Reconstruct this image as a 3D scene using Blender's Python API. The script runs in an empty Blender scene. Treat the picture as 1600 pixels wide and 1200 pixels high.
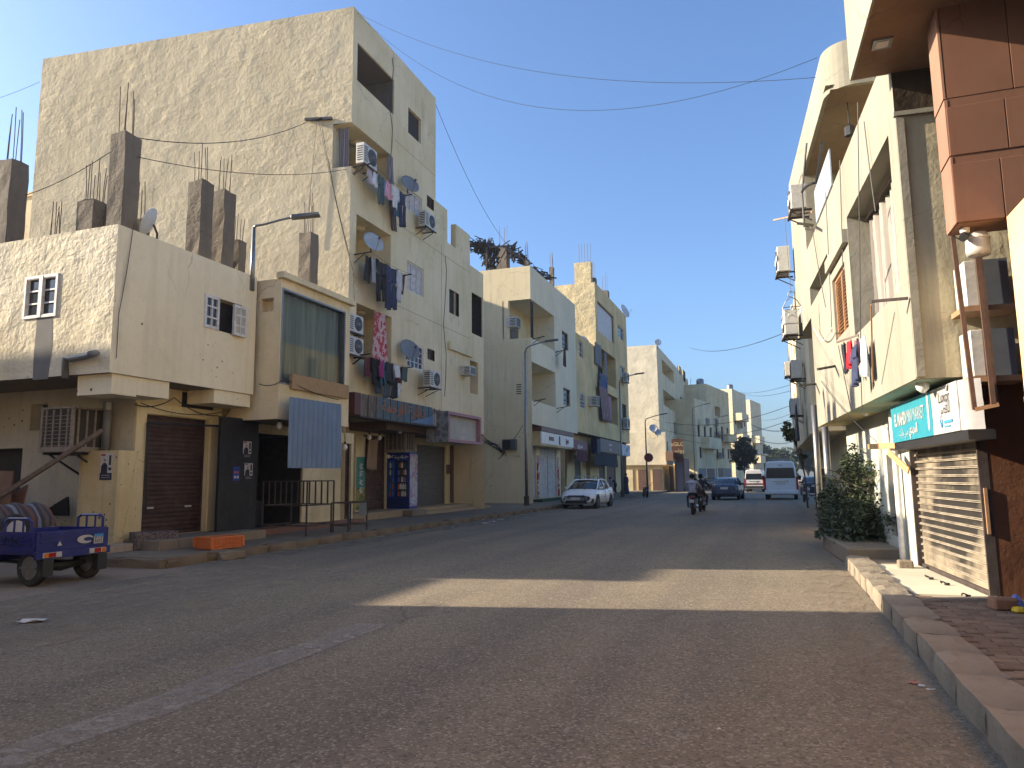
import bpy, bmesh, math, random
from mathutils import Vector, Matrix, noise
random.seed(7)
PI = math.pi
rad = math.radians
scene = bpy.context.scene
COL = scene.collection

# ------------------------------------------------------------------ camera
F_PX, CAM_H = 1140.0, 1.62                      # focal length for a 1600 px wide frame; eye height in metres
ROWS = ((0.9428172394334478, 0.05267428519939808, 0.3291216685449706),
        (0.3331483427033181, -0.11816098854501925, -0.9354411593147356),
        (-0.010384352706140071, 0.9915963899010506, -0.12895256784600365))
RM = Matrix(ROWS)
CAM = Vector((0, 0, CAM_H))
cd = bpy.data.cameras.new('camera')
cd.sensor_width = 36
cd.lens = 36 * F_PX / 1600
cd.clip_start, cd.clip_end = 0.05, 3000
cam = bpy.data.objects.new('camera', cd)
cam.matrix_world = Matrix.Translation(CAM) @ RM.to_4x4()
COL.objects.link(cam)
scene.camera = cam

# ------------------------------------------------------------------ sky, sun, exposure
SUN_AZ, SUN_EL = 12.0, 22.0                     # light travels towards +X turned this much to +Y, and down
world = bpy.data.worlds.new('World')
scene.world = world
world.use_nodes = True
wn = world.node_tree
wn.nodes.clear()
sky = wn.nodes.new('ShaderNodeTexSky')
sky.sky_type = 'NISHITA'
sky.sun_disc = False
sky.sun_elevation = rad(SUN_EL)
sky.sun_rotation = rad(-(90 + SUN_AZ))
sky.air_density, sky.dust_density, sky.ozone_density = 1.0, 2.6, 6.0
bg = wn.nodes.new('ShaderNodeBackground')
bg.inputs['Strength'].default_value = 0.118
wo = wn.nodes.new('ShaderNodeOutputWorld')
wn.links.new(sky.outputs[0], bg.inputs[0])
wn.links.new(bg.outputs[0], wo.inputs[0])
sl = bpy.data.lights.new('sun', 'SUN')
sl.energy, sl.angle, sl.color = 5.0, rad(0.53), (1.0, 0.86, 0.66)
sun = bpy.data.objects.new('sun', sl)
sdir = Vector((math.cos(rad(SUN_AZ)) * math.cos(rad(SUN_EL)), math.sin(rad(SUN_AZ)) * math.cos(rad(SUN_EL)), -math.sin(rad(SUN_EL))))
sun.rotation_euler = sdir.to_track_quat('-Z', 'Y').to_euler()
sun.location = (-30, -8, 25)
COL.objects.link(sun)
vs = scene.view_settings
vs.view_transform, vs.look, vs.exposure, vs.gamma = 'Standard', 'None', 1.35, 1.0
vs.use_curve_mapping = False
scene.cycles.max_bounces = 6
scene.cycles.diffuse_bounces = 4
scene.cycles.use_denoising = True

# ------------------------------------------------------------------ helpers: rays from the survey photo to real planes
def ray(px, py):
    return RM @ Vector(((px - 800) / F_PX, (600 - py) / F_PX, -1.0))
def on_z(px, py, z=0.0):
    r = ray(px, py); return CAM + r * ((z - CAM.z) / r.z)
def on_y(px, py, y):
    r = ray(px, py); return CAM + r * (y / r.y)
def on_x(px, py, x):
    r = ray(px, py); return CAM + r * (x / r.x)

class Fac:
    """a vertical wall plane: u runs along it, z up, off = distance in front of it"""
    def __init__(s, p, u, n):
        s.p = Vector((p[0], p[1], 0)); s.u = Vector((u[0], u[1], 0)).normalized(); s.n = Vector((n[0], n[1], 0)).normalized()
    def q(s, px, py, off=0.0):
        r = ray(px, py); o = s.p + s.n * off
        w = CAM + r * ((o - CAM).dot(s.n) / r.dot(s.n))
        return ((w - s.p).dot(s.u), w.z)
    def w(s, u, z, off=0.0):
        return s.p + s.u * u + s.n * off + Vector((0, 0, z))
    def rect(s, lt, rb, off=0.0):
        a, b = s.q(lt[0], lt[1], off), s.q(rb[0], rb[1], off)
        return (min(a[0], b[0]), max(a[0], b[0]), min(a[1], b[1]), max(a[1], b[1]))
    def ang(s):
        return math.atan2(s.u.y, s.u.x)

WM = {}
class MB:
    def __init__(s):
        s.v = []; s.f = []; s.m = []; s.cur = 0
    def add(s, vs, fs):
        b = len(s.v)
        s.v += [tuple(v) for v in vs]
        s.f += [tuple(i + b for i in f) for f in fs]
        s.m += [s.cur] * len(fs)
        return s
    def quad(s, a, b, c, d):
        return s.add([a, b, c, d], [(0, 1, 2, 3)])
    def hexa(s, p):
        return s.add(p, [(0, 3, 2, 1), (4, 5, 6, 7), (0, 1, 5, 4), (1, 2, 6, 5), (2, 3, 7, 6), (3, 0, 4, 7)])
    def box(s, x0, x1, y0, y1, z0, z1):
        return s.hexa([(x0, y0, z0), (x1, y0, z0), (x1, y1, z0), (x0, y1, z0), (x0, y0, z1), (x1, y0, z1), (x1, y1, z1), (x0, y1, z1)])
    def fbox(s, fc, u0, u1, z0, z1, o0, o1):
        w = fc.w
        return s.hexa([w(u0, z0, o0), w(u1, z0, o0), w(u1, z0, o1), w(u0, z0, o1), w(u0, z1, o0), w(u1, z1, o0), w(u1, z1, o1), w(u0, z1, o1)])
    def bar(s, p, q, w, h=None, up=(0, 0, 1)):
        h = h or w
        p, q = Vector(p), Vector(q); d = (q - p).normalized(); up = Vector(up)
        if abs(d.dot(up)) > 0.95: up = Vector((1, 0, 0))
        a = d.cross(up).normalized() * (w / 2); b = a.cross(d).normalized() * (h / 2)
        return s.hexa([p - a - b, p + a - b, p + a + b, p - a + b, q - a - b, q + a - b, q + a + b, q - a + b])
    def tube(s, pts, r, n=6, cap=True):
        pts = [Vector(p) for p in pts]; rs = r if isinstance(r, (list, tuple)) else [r] * len(pts)
        vs, fs = [], []
        prev = None
        for i, p in enumerate(pts):
            d = (pts[min(i + 1, len(pts) - 1)] - pts[max(i - 1, 0)]).normalized()
            if prev is None:
                a = d.cross(Vector((0, 0, 1)))
                if a.length < 0.05: a = d.cross(Vector((1, 0, 0)))
            else:
                a = prev - d * prev.dot(d)
            a.normalize(); prev = a
            b = d.cross(a)
            for k in range(n):
                t = 2 * PI * k / n
                vs.append(p + (a * math.cos(t) + b * math.sin(t)) * rs[i])
        for i in range(len(pts) - 1):
            for k in range(n):
                fs.append((i * n + k, i * n + (k + 1) % n, (i + 1) * n + (k + 1) % n, (i + 1) * n + k))
        if cap:
            fs.append(tuple(reversed(range(n)))); fs.append(tuple((len(pts) - 1) * n + k for k in range(n)))
        return s.add(vs, fs)
    def lathe(s, prof, c=(0, 0, 0), axis='z', n=16):
        vs, fs = [], []
        for (r, h) in prof:
            for k in range(n):
                t = 2 * PI * k / n; x, y = r * math.cos(t), r * math.sin(t)
                p = (x, y, h) if axis == 'z' else ((x, h, y) if axis == 'y' else (h, x, y))
                vs.append(Vector(p) + Vector(c))
        m = len(prof)
        for i in range(m - 1):
            for k in range(n):
                fs.append((i * n + k, i * n + (k + 1) % n, (i + 1) * n + (k + 1) % n, (i + 1) * n + k))
        if prof[0][0] > 1e-4: fs.append(tuple(range(n)))
        if prof[-1][0] > 1e-4: fs.append(tuple((m - 1) * n + k for k in range(n)))
        return s.add(vs, fs)
    def prism(s, poly, ext):
        n = len(poly); e = Vector(ext); vs = [Vector(p) for p in poly] + [Vector(p) + e for p in poly]
        return s.add(vs, [tuple(reversed(range(n))), tuple(range(n, 2 * n))] + [(i, (i + 1) % n, n + (i + 1) % n, n + i) for i in range(n)])
    def grid(s, rows):
        n = len(rows[0]); vs = [p for r in rows for p in r]
        return s.add(vs, [(i * n + k, i * n + k + 1, (i + 1) * n + k + 1, (i + 1) * n + k) for i in range(len(rows) - 1) for k in range(n - 1)])
    def build(s, name, mats, parent=None, local=False, smooth=False, bevel=0.0, fix=True):
        me = bpy.data.meshes.new(name)
        vs = s.v
        if parent is not None and not local:
            inv = WM[parent.name].inverted(); vs = [tuple(inv @ Vector(v)) for v in vs]
        me.from_pydata(vs, [], s.f)
        if not isinstance(mats, (list, tuple)): mats = [mats]
        for m in mats: me.materials.append(m)
        if len(mats) > 1: me.polygons.foreach_set('material_index', s.m)
        if fix or bevel:
            bm = bmesh.new(); bm.from_mesh(me)
            if fix: bmesh.ops.recalc_face_normals(bm, faces=bm.faces)
            if bevel:
                bmesh.ops.bevel(bm, geom=list(bm.edges), offset=bevel, segments=1, affect='EDGES', clamp_overlap=True)
            bm.to_mesh(me); bm.free()
        if smooth: me.polygons.foreach_set('use_smooth', [True] * len(me.polygons))
        me.update()
        o = bpy.data.objects.new(name, me); COL.objects.link(o)
        if parent is not None:
            o.parent = parent; WM[o.name] = WM[parent.name]
        else:
            WM[o.name] = Matrix.Identity(4)
        return o

def tag(o, label=None, cat=None, group=None, kind=None):
    if label: o['label'] = label
    if cat: o['category'] = cat
    if group: o['group'] = group
    if kind: o['kind'] = kind
    return o
def thing(name, label, cat, loc=(0, 0, 0), rz=0.0, group=None, rot=None):
    o = bpy.data.objects.new(name, None); COL.objects.link(o)
    o.empty_display_size = 0.2
    m = Matrix.Translation(Vector(loc)) @ (rot.to_4x4() if rot else Matrix.Rotation(rz, 4, 'Z'))
    o.matrix_world = m; WM[o.name] = m
    return tag(o, label, cat, group)
def solo(o, label, cat, group=None):
    """give a one-mesh thing an origin at its base"""
    me = o.data; vs = [v.co.copy() for v in me.vertices]
    c = Vector((sum(v.x for v in vs) / len(vs), sum(v.y for v in vs) / len(vs), min(v.z for v in vs)))
    me.transform(Matrix.Translation(-c)); o.location = c; WM[o.name] = Matrix.Translation(c)
    return tag(o, label, cat, group)
def struct(o):
    o['kind'] = 'structure'; return o
def dup(root, loc, rz, label=None, rot=None):
    r = root.copy(); COL.objects.link(r)
    m = Matrix.Translation(Vector(loc)) @ (rot.to_4x4() if rot else Matrix.Rotation(rz, 4, 'Z'))
    r.matrix_world = m; WM[r.name] = m
    if label: r['label'] = label
    for ch in list(root.children):
        c = ch.copy(); COL.objects.link(c); c.parent = r; WM[c.name] = m
        for g in list(ch.children):
            d = g.copy(); COL.objects.link(d); d.parent = c
    return r

# ------------------------------------------------------------------ materials
MATS = {}
class NT:
    def __init__(s, name):
        s.m = bpy.data.materials.new(name); s.m.use_nodes = True
        s.t = s.m.node_tree; s.t.nodes.clear()
        s.out = s.n('ShaderNodeOutputMaterial'); s.b = s.n('ShaderNodeBsdfPrincipled')
        s.l(s.b.outputs[0], s.out.inputs[0])
        s._co = None
    def n(s, ty, **kw):
        nd = s.t.nodes.new(ty)
        for k, v in kw.items():
            if k.startswith('i_'):
                key = k[2:]; nd.inputs[int(key) if key.isdigit() else key].default_value = v
            else: setattr(nd, k, v)
        return nd
    def l(s, a, b): s.t.links.new(a, b)
    def co(s, scale=(1, 1, 1), kind='Object'):
        if s._co is None: s._co = s.n('ShaderNodeTexCoord')
        mp = s.n('ShaderNodeMapping'); mp.inputs['Scale'].default_value = scale
        s.l(s._co.outputs[kind], mp.inputs[0]); return mp.outputs[0]
    def noise(s, scale, detail=4, rough=0.6, vec=None, st=(1, 1, 1)):
        nd = s.n('ShaderNodeTexNoise', i_Scale=scale, i_Detail=detail, i_Roughness=rough)
        s.l(vec or s.co(st), nd.inputs['Vector']); return nd.outputs['Fac']
    def ramp(s, fac, stops):
        nd = s.n('ShaderNodeValToRGB'); cr = nd.color_ramp
        while len(cr.elements) < len(stops): cr.elements.new(0.5)
        for e, (p, c) in zip(cr.elements, stops):
            e.position = p; e.color = (c, c, c, 1) if isinstance(c, (int, float)) else (*c, 1)
        s.l(fac, nd.inputs[0]); return nd.outputs[0]
    def mix(s, fac, a, b, mode='MIX'):
        nd = s.n('ShaderNodeMix', data_type='RGBA', blend_type=mode)
        for i, v in ((0, fac), (6, a), (7, b)):
            if hasattr(v, 'is_linked') or hasattr(v, 'links'): s.l(v, nd.inputs[i])
            elif i == 0: nd.inputs[0].default_value = v
            else: nd.inputs[i].default_value = (*v, 1) if len(v) == 3 else v
        return nd.outputs[2]
    def math(s, op, a, b=0.0):
        nd = s.n('ShaderNodeMath', operation=op)
        for i, v in enumerate((a, b)):
            if isinstance(v, (int, float)): nd.inputs[i].default_value = v
            else: s.l(v, nd.inputs[i])
        return nd.outputs[0]
    def bump(s, h, strength=0.5, dist=0.02, prev=None):
        nd = s.n('ShaderNodeBump', i_Strength=strength, i_Distance=dist)
        s.l(h, nd.inputs['Height'])
        if prev: s.l(prev, nd.inputs['Normal'])
        return nd.outputs[0]
    def fin(s, col, rough=0.85, normal=None, metal=0.0, spec=None):
        if isinstance(col, tuple): s.b.inputs['Base Color'].default_value = (*col, 1)
        else: s.l(col, s.b.inputs['Base Color'])
        if isinstance(rough, (int, float)): s.b.inputs['Roughness'].default_value = rough
        else: s.l(rough, s.b.inputs['Roughness'])
        s.b.inputs['Metallic'].default_value = metal
        if spec is not None: s.b.inputs['Specular IOR Level'].default_value = spec
        if normal: s.l(normal, s.b.inputs['Normal'])
        return s.m

def dk(c, f): return tuple(x * f for x in c)
def paint(name, col, rough=0.5, metal=0.0, var=0.12, sc=6.0, bump=0.0, spec=None, dirt=0.0, dirtc=(0.2, 0.16, 0.12)):
    """one even colour with slight wear: metal, cloth, plastic"""
    if name in MATS: return MATS[name]
    t = NT(name)
    c = t.mix(t.ramp(t.noise(sc, 4), [(0.3, 0.0), (0.7, 1.0)]), dk(col, 1 - var), dk(col, 1 + var))
    if dirt:
        c = t.mix(t.math('MULTIPLY', t.ramp(t.noise(sc * 0.7 + 2.3, 6, 0.7), [(0.45, 0), (0.65, 1)]), dirt), c, dirtc)
    nm = t.bump(t.noise(sc * 8, 3), bump, 0.01) if bump else None
    MATS[name] = t.fin(c, rough, nm, metal, spec); return MATS[name]
def plaster(name, col, lump=0.03, lsc=3.0, stain=0.35, pit=0.0, col2=None, streak=0.3, fine=0.3, pitc=(0.16, 0.13, 0.10), lstr=0.9, patch=0.0, patchc=(0.3, 0.25, 0.19), crack=0.45):
    """hand-trowelled wall render: lumps, faded patches, run-down streaks, chipped pits"""
    if name in MATS: return MATS[name]
    t = NT(name)
    wm = lambda c: (min(.82, c[0] * 1.08), c[1] * 1.05, c[2] * 0.92)          # warm tint on every wall makes up for the bluish shade light
    col = wm(col); col2 = wm(col2) if col2 else None
    c2 = col2 or dk(col, 0.8)
    c = t.mix(t.ramp(t.noise(0.45, 5, 0.62), [(0.38, 0), (0.62, 1)]), col, c2)
    c = t.mix(t.math('MULTIPLY', t.ramp(t.noise(1.0, 5, 0.7, st=(3.0, 3.0, 0.22)), [(0.5, 0), (0.72, 1)]), streak), c, dk(col, 0.52))
    c = t.mix(t.math('MULTIPLY', t.ramp(t.noise(6.0, 6, 0.75), [(0.52, 0), (0.75, 1)]), stain), c, dk(col, 0.6))
    if patch:
        pm = t.ramp(t.noise(0.55, 9, 0.72, st=(1.1, 1.1, 0.9)), [(0.60, 0), (0.625, 1)])
        c = t.mix(t.math('MULTIPLY', pm, patch), c, patchc)
    if crack:
        cv = t.n('ShaderNodeTexVoronoi', i_Scale=0.55, feature='DISTANCE_TO_EDGE'); cn = t.n('ShaderNodeTexNoise', i_Scale=2.2, i_Detail=7.0)
        cm_ = t.n('ShaderNodeMix', data_type='RGBA', blend_type='LINEAR_LIGHT'); cm_.inputs[0].default_value = 0.22
        t.l(t.co(), cn.inputs['Vector']); t.l(t.co((1.3, 1.3, .8)), cm_.inputs[6]); t.l(cn.outputs['Color'], cm_.inputs[7]); t.l(cm_.outputs[2], cv.inputs['Vector'])
        ck = t.math('MULTIPLY', t.math('LESS_THAN', cv.outputs['Distance'], 0.006), t.ramp(t.noise(0.35, 2), [(0.48, 0), (0.56, 1)]))
        c = t.mix(t.math('MULTIPLY', ck, crack), c, dk(col, 0.4))
        run = t.math('MULTIPLY', t.ramp(t.noise(2.0, 4, .6, st=(2.2, 2.2, .05)), [(.55, 0), (.66, 1)]), t.ramp(t.noise(.5, 3), [(.45, 0), (.62, 1)]))
        c = t.mix(t.math('MULTIPLY', run, .38), c, dk(col, .55))
    msk = t.ramp(t.noise(.33, 3, .6), [(.36, .25), (.64, 1.0)])
    wv_ = t.n('ShaderNodeTexNoise', i_Scale=lsc * .8, i_Detail=5.0, i_Roughness=.55, i_Distortion=.25); t.l(t.co((1, 1, 1.5)), wv_.inputs['Vector'])
    h = t.math('ADD', t.math('MULTIPLY', wv_.outputs['Fac'], msk), t.math('ADD', t.math('MULTIPLY', t.noise(lsc * 2.9, 4, .6), .35), t.math('MULTIPLY', t.noise(lsc * .22, 2), 1.3)))
    nm = t.bump(h, lstr, lump)
    nm = t.bump(t.noise(22, 4, 0.6), fine, 0.012, nm)
    if pit:
        v = t.n('ShaderNodeTexVoronoi', i_Scale=5.5); t.l(t.co(), v.inputs['Vector'])
        pm = t.math('LESS_THAN', v.outputs['Distance'], t.math('MULTIPLY', t.ramp(t.noise(0.6, 3), [(0.50, 0), (0.68, 1)]), 0.26 * pit))
        c = t.mix(pm, c, pitc)
        nm = t.bump(t.math('SUBTRACT', 1.0, pm), 0.7, 0.02, nm)
    MATS[name] = t.fin(c, 0.92, nm, spec=0.2); return MATS[name]
def glass(name, col=(0.03, 0.035, 0.04), rough=0.08):
    if name in MATS: return MATS[name]
    t = NT(name)
    nm = t.bump(t.noise(2.0, 2), 0.06, 0.02)
    MATS[name] = t.fin(t.mix(t.noise(3, 3), col, dk(col, 1.8)), rough, nm, spec=0.6); return MATS[name]
def stripes(name, cols, scale, axis=0, rough=0.9, sh=0.0):
    if name in MATS: return MATS[name]
    t = NT(name)
    sx = t.n('ShaderNodeSeparateXYZ'); t.l(t.co(), sx.inputs[0])
    f = t.math('FRACT', t.math('ADD', t.math('MULTIPLY', sx.outputs[axis], scale), t.math('MULTIPLY', t.noise(3, 2), sh)))
    nd = t.n('ShaderNodeValToRGB'); nd.color_ramp.interpolation = 'CONSTANT'
    cr = nd.color_ramp
    while len(cr.elements) < len(cols): cr.elements.new(0.5)
    for i, c in enumerate(cols):
        cr.elements[i].position = i / len(cols); cr.elements[i].color = (*c, 1)
    t.l(f, nd.inputs[0])
    c = t.mix(t.math('MULTIPLY', t.noise(9, 4), 0.35), nd.outputs[0], (0.12, 0.10, 0.08))
    MATS[name] = t.fin(c, rough, t.bump(t.noise(60, 3), 0.3, 0.004)); return MATS[name]
def blotch(name, cols, sc=4.0, rough=0.7, det=4, st=(1, 1, 1)):
    """printed or peeling picture seen from afar: irregular patches of a few colours"""
    if name in MATS: return MATS[name]
    t = NT(name); n = len(cols)
    nd = t.n('ShaderNodeValToRGB'); nd.color_ramp.interpolation = 'CONSTANT'; cr = nd.color_ramp
    while len(cr.elements) < n: cr.elements.new(0.5)
    for i, c in enumerate(cols):
        cr.elements[i].position = 0 if i == 0 else 0.28 + 0.44 * i / n; cr.elements[i].color = (*c, 1)
    t.l(t.noise(sc, det, 0.6, st=st), nd.inputs[0])
    MATS[name] = t.fin(nd.outputs[0], rough); return MATS[name]

# ------------------------------------------------------------------ walls with real openings
def wall(fc, u0, u1, z0, z1, holes=(), mb=None, caps=None, thick=0.25):
    """front sheet cut by holes (hu0,hu1,hz0,hz1,depth,back) with reveals; back=False leaves the hole open behind"""
    mb = mb or MB()
    us = sorted({u0, u1} | {min(max(h[i], u0), u1) for h in holes for i in (0, 1)})
    zs = sorted({z0, z1} | {min(max(h[i], z0), z1) for h in holes for i in (2, 3)})
    us = [a for i, a in enumerate(us) if i == 0 or a - us[i - 1] > 1e-4]
    zs = [a for i, a in enumerate(zs) if i == 0 or a - zs[i - 1] > 1e-4]
    w = fc.w
    for i in range(len(us) - 1):
        for k in range(len(zs) - 1):
            cu, cz = (us[i] + us[i + 1]) / 2, (zs[k] + zs[k + 1]) / 2
            if any(h[0] < cu < h[1] and h[2] < cz < h[3] for h in holes): continue
            mb.quad(w(us[i], zs[k]), w(us[i + 1], zs[k]), w(us[i + 1], zs[k + 1]), w(us[i], zs[k + 1]))
    for h in holes:
        a, b, c, d, dep = h[:5]; back = h[5] if len(h) > 5 else True; sides = h[6] if len(h) > 6 else 'lrtb'
        if 'l' in sides: mb.quad(w(a, c), w(a, d), w(a, d, -dep), w(a, c, -dep))
        if 'r' in sides: mb.quad(w(b, c), w(b, c, -dep), w(b, d, -dep), w(b, d))
        if 't' in sides: mb.quad(w(a, d), w(b, d), w(b, d, -dep), w(a, d, -dep))
        if 'b' in sides: mb.quad(w(a, c), w(a, c, -dep), w(b, c, -dep), w(b, c))
        if back: mb.quad(w(a, c, -dep), w(a, d, -dep), w(b, d, -dep), w(b, c, -dep))
    if caps:
        for cp in caps:
            if cp == 't': mb.quad(w(u0, z1), w(u1, z1), w(u1, z1, -thick), w(u0, z1, -thick))
            if cp == 'l': mb.quad(w(u0, z0), w(u0, z1), w(u0, z1, -thick), w(u0, z0, -thick))
            if cp == 'r': mb.quad(w(u1, z0), w(u1, z1), w(u1, z1, -thick), w(u1, z0, -thick))
            if cp == 'i': mb.quad(w(u0, z0, -thick), w(u1, z0, -thick), w(u1, z1, -thick), w(u0, z1, -thick))
    return mb
# ------------------------------------------------------------------ ground, road, pavements
def asphalt():
    t = NT('asphalt')
    c = t.mix(t.ramp(t.noise(0.35, 5, 0.6), [(0.35, 0), (0.65, 1)]), (0.176, 0.141, 0.095), (0.226, 0.182, 0.122))
    c = t.mix(t.math('MULTIPLY', t.ramp(t.noise(0.9, 5, 0.65, st=(1.0, 0.12, 1)), [(0.5, 0), (0.7, 1)]), 0.5), c, (0.27, 0.215, 0.155))
    c = t.mix(t.math('MULTIPLY', t.ramp(t.noise(0.55, 3, 0.5, st=(1.6, 0.03, 1)), [(0.48, 0), (0.62, 1)]), 0.55), c, (0.132, 0.108, 0.084))
    c = t.mix(t.math('MULTIPLY', t.ramp(t.noise(1.7, 6, 0.7), [(0.58, 0), (0.68, 1)]), 0.35), c, (0.11, 0.085, 0.063))
    v = t.n('ShaderNodeTexVoronoi', i_Scale=26.0); t.l(t.co(), v.inputs['Vector'])
    sp = t.math('MULTIPLY', t.math('LESS_THAN', v.outputs['Distance'], 0.20), t.ramp(t.noise(11, 2), [(0.47, 0), (0.60, 1)]))
    c = t.mix(t.math('MULTIPLY', sp, 0.85), c, (0.42, 0.37, 0.31))
    v2 = t.n('ShaderNodeTexVoronoi', i_Scale=70.0); t.l(t.co(), v2.inputs['Vector'])
    c = t.mix(t.math('MULTIPLY', t.math('LESS_THAN', v2.outputs['Distance'], 0.22), 0.45), c, (0.22, 0.19, 0.165))
    v3 = t.n('ShaderNodeTexVoronoi', i_Scale=56.0); t.l(t.co(), v3.inputs['Vector']); hs_ = t.n('ShaderNodeSeparateXYZ'); t.l(v3.outputs['Color'], hs_.inputs[0])
    c = t.mix(t.math('MULTIPLY', t.math('GREATER_THAN', hs_.outputs[0], .87), .48), c, (0.40, 0.35, 0.28)); c = t.mix(t.math('MULTIPLY', t.math('LESS_THAN', hs_.outputs[0], .16), .5), c, (0.05, 0.042, 0.035))
    cr = t.n('ShaderNodeTexVoronoi', i_Scale=0.42, feature='DISTANCE_TO_EDGE')
    w = t.n('ShaderNodeMix', data_type='RGBA', blend_type='LINEAR_LIGHT'); w.inputs[0].default_value = 0.35
    nz = t.n('ShaderNodeTexNoise', i_Scale=1.6, i_Detail=6.0); t.l(t.co(), nz.inputs['Vector']); t.l(t.co(), w.inputs[6]); t.l(nz.outputs['Color'], w.inputs[7])
    t.l(w.outputs[2], cr.inputs['Vector'])
    cm = t.math('MULTIPLY', t.math('LESS_THAN', cr.outputs['Distance'], 0.0045), t.ramp(t.noise(0.3, 2), [(0.56, 0), (0.62, 1)]))
    c = t.mix(t.math('MULTIPLY', cm, 0.45), c, (0.02, 0.018, 0.017))
    nm = t.bump(t.noise(60, 4, 0.7), 0.55, 0.012)
    nm = t.bump(v.outputs['Distance'], 0.25, 0.01, nm)
    return t.fin(c, t.ramp(t.noise(5, 3), [(0.3, 0.72), (0.7, 0.92)]), nm, spec=0.35)
def dust():
    t = NT('dusty_earth')
    c = t.mix(t.ramp(t.noise(0.7, 6, 0.65), [(0.35, 0), (0.65, 1)]), (0.30, 0.23, 0.165), (0.20, 0.155, 0.115))
    c = t.mix(t.math('MULTIPLY', t.ramp(t.noise(14, 5, 0.7), [(0.55, 0), (0.7, 1)]), 0.5), c, (0.13, 0.10, 0.08))
    return t.fin(c, 0.95, t.bump(t.noise(9, 7, 0.65), 0.6, 0.03), spec=0.2)
M_ASPH, M_DUST = asphalt(), dust()
M_CONC = plaster('weathered_concrete', (0.24, 0.20, 0.165), lump=0.012, lsc=9, stain=0.5, streak=0.2, fine=0.7)
M_KERB = plaster('kerb_concrete', (0.29, 0.25, 0.21), lump=0.02, lsc=14, stain=0.7, streak=0.15, fine=1.0, col2=(0.18, 0.155, 0.135), pit=1.2, pitc=(.10, .085, .07), patch=.5, patchc=(.13, .11, .095))
M_KERBL = plaster('kerb_dusty', (0.20, 0.165, 0.13), lump=0.03, lsc=7, stain=0.6, streak=0.15, fine=0.9, col2=(0.15, 0.115, 0.09))
M_PAVEL = plaster('pavement_dusty_cement', (0.20, 0.165, 0.135), lump=0.01, lsc=5, stain=0.6, streak=0.0, fine=0.6, patch=0.6, patchc=(0.13, 0.105, 0.085))

struct(MB().quad((-400, -200, -0.004), (400, -200, -0.004), (400, 700, -0.004), (-400, 700, -0.004)).build('ground', M_DUST))
KX, KR = -11.0, 1.14
road = MB()
def bend(y):                                     # the street swings to the right beyond the white block
    return 0.0 if y < 80 else 0.0016 * (min(y, 150) - 80) ** 2 + (0.224 * (y - 150) if y > 150 else 0)
ys = [-80, -14, 2, 10.9, 12] + list(range(20, 260, 6))
rows = []
for y in ys:
    b = bend(y)
    xr = 1.14 if y < 15 else (1.14 - (y - 15) * 0.06 if y < 27 else min(3.2, 0.42 + (y - 27) * 0.12))
    n1 = 0.18 * noise.noise((0, y * 0.7, 0))
    xl = -10.3 if y < 11 else KX - 0.02
    rows.append([(xl - (0.5 * noise.noise((3, y, 1)) if y < 11 else 0) + b, y, 0.004), (-5 + b, y, 0.012), (xr + b + (n1 if y > 15 else 0), y, 0.004)])
struct(road.grid(rows).build('road', M_ASPH))

# patched trench, oil-dark repair and sand drifted against the kerbs
def patch_asph(nm, c1, c2):
    t = NT(nm); c = t.mix(t.ramp(t.noise(1.4, 6, .7), [(.35, 0), (.65, 1)]), c1, c2); v = t.n('ShaderNodeTexVoronoi', i_Scale=40.0); t.l(t.co(), v.inputs['Vector'])
    c = t.mix(t.math('MULTIPLY', t.math('LESS_THAN', v.outputs['Distance'], .2), .4), c, (.26, .22, .18)); return t.fin(c, .88, t.bump(t.noise(45, 4, .7), .5, .012), spec=.3)
def blobpoly(cx, cy, rx, ry, z, seed, n=26): return [(cx + rx * math.cos(2 * PI * k / n) * (1 + .22 * noise.noise((k * .9, seed, 0))), cy + ry * math.sin(2 * PI * k / n) * (1 + .22 * noise.noise((k * .9, seed, 4))), z) for k in range(n)]
M_PA1 = patch_asph('asphalt_repair', (.115, .095, .076), (.145, .118, .092))
def sheet(pts, name, mat):
    o = MB().add(pts, [tuple(range(len(pts)))]).build(name, mat); return struct(o)
def strip(xf, w, y0, y1, z, seed):
    L, R = [], []
    n = int((y1 - y0) / .5)
    for k in range(n + 1):
        y = y0 + (y1 - y0) * k / n; x = xf(y); L.append((x + .06 * noise.noise((y, seed, 0)), y, z)); R.append((x + w * (1 + .5 * noise.noise((y * .6, seed, 7))), y, z))
    return [L, R]
def sandmat():
    t = NT('drifted_sand'); m = t.fin(t.mix(t.noise(3, 4), (.27, .21, .15), (.34, .27, .19)), .95, t.bump(t.noise(14, 5), .4, .02)); sx = t.n('ShaderNodeUVMap')
    al = t.math('MULTIPLY', t.ramp(t.noise(2.4, 7, .72, st=(1.6, .7, 1)), [(.47, 0), (.66, 1)]), .75); t.l(al, t.b.inputs['Alpha']); return m
M_SAND = sandmat()
for (xf, w, y0, y1, sd) in ((lambda y: KX + .02, 1.0, 12, 80, 5), (lambda y: KR - .02, -.75, 2, 15, 6), (lambda y: -10.2, 3.2, 3, 12, 8)):
    sd_ = MB(); sd_.grid(list(zip(*strip(xf, w, y0, y1, .0145, sd)))); struct(sd_.build('sand_drift', M_SAND))
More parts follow.
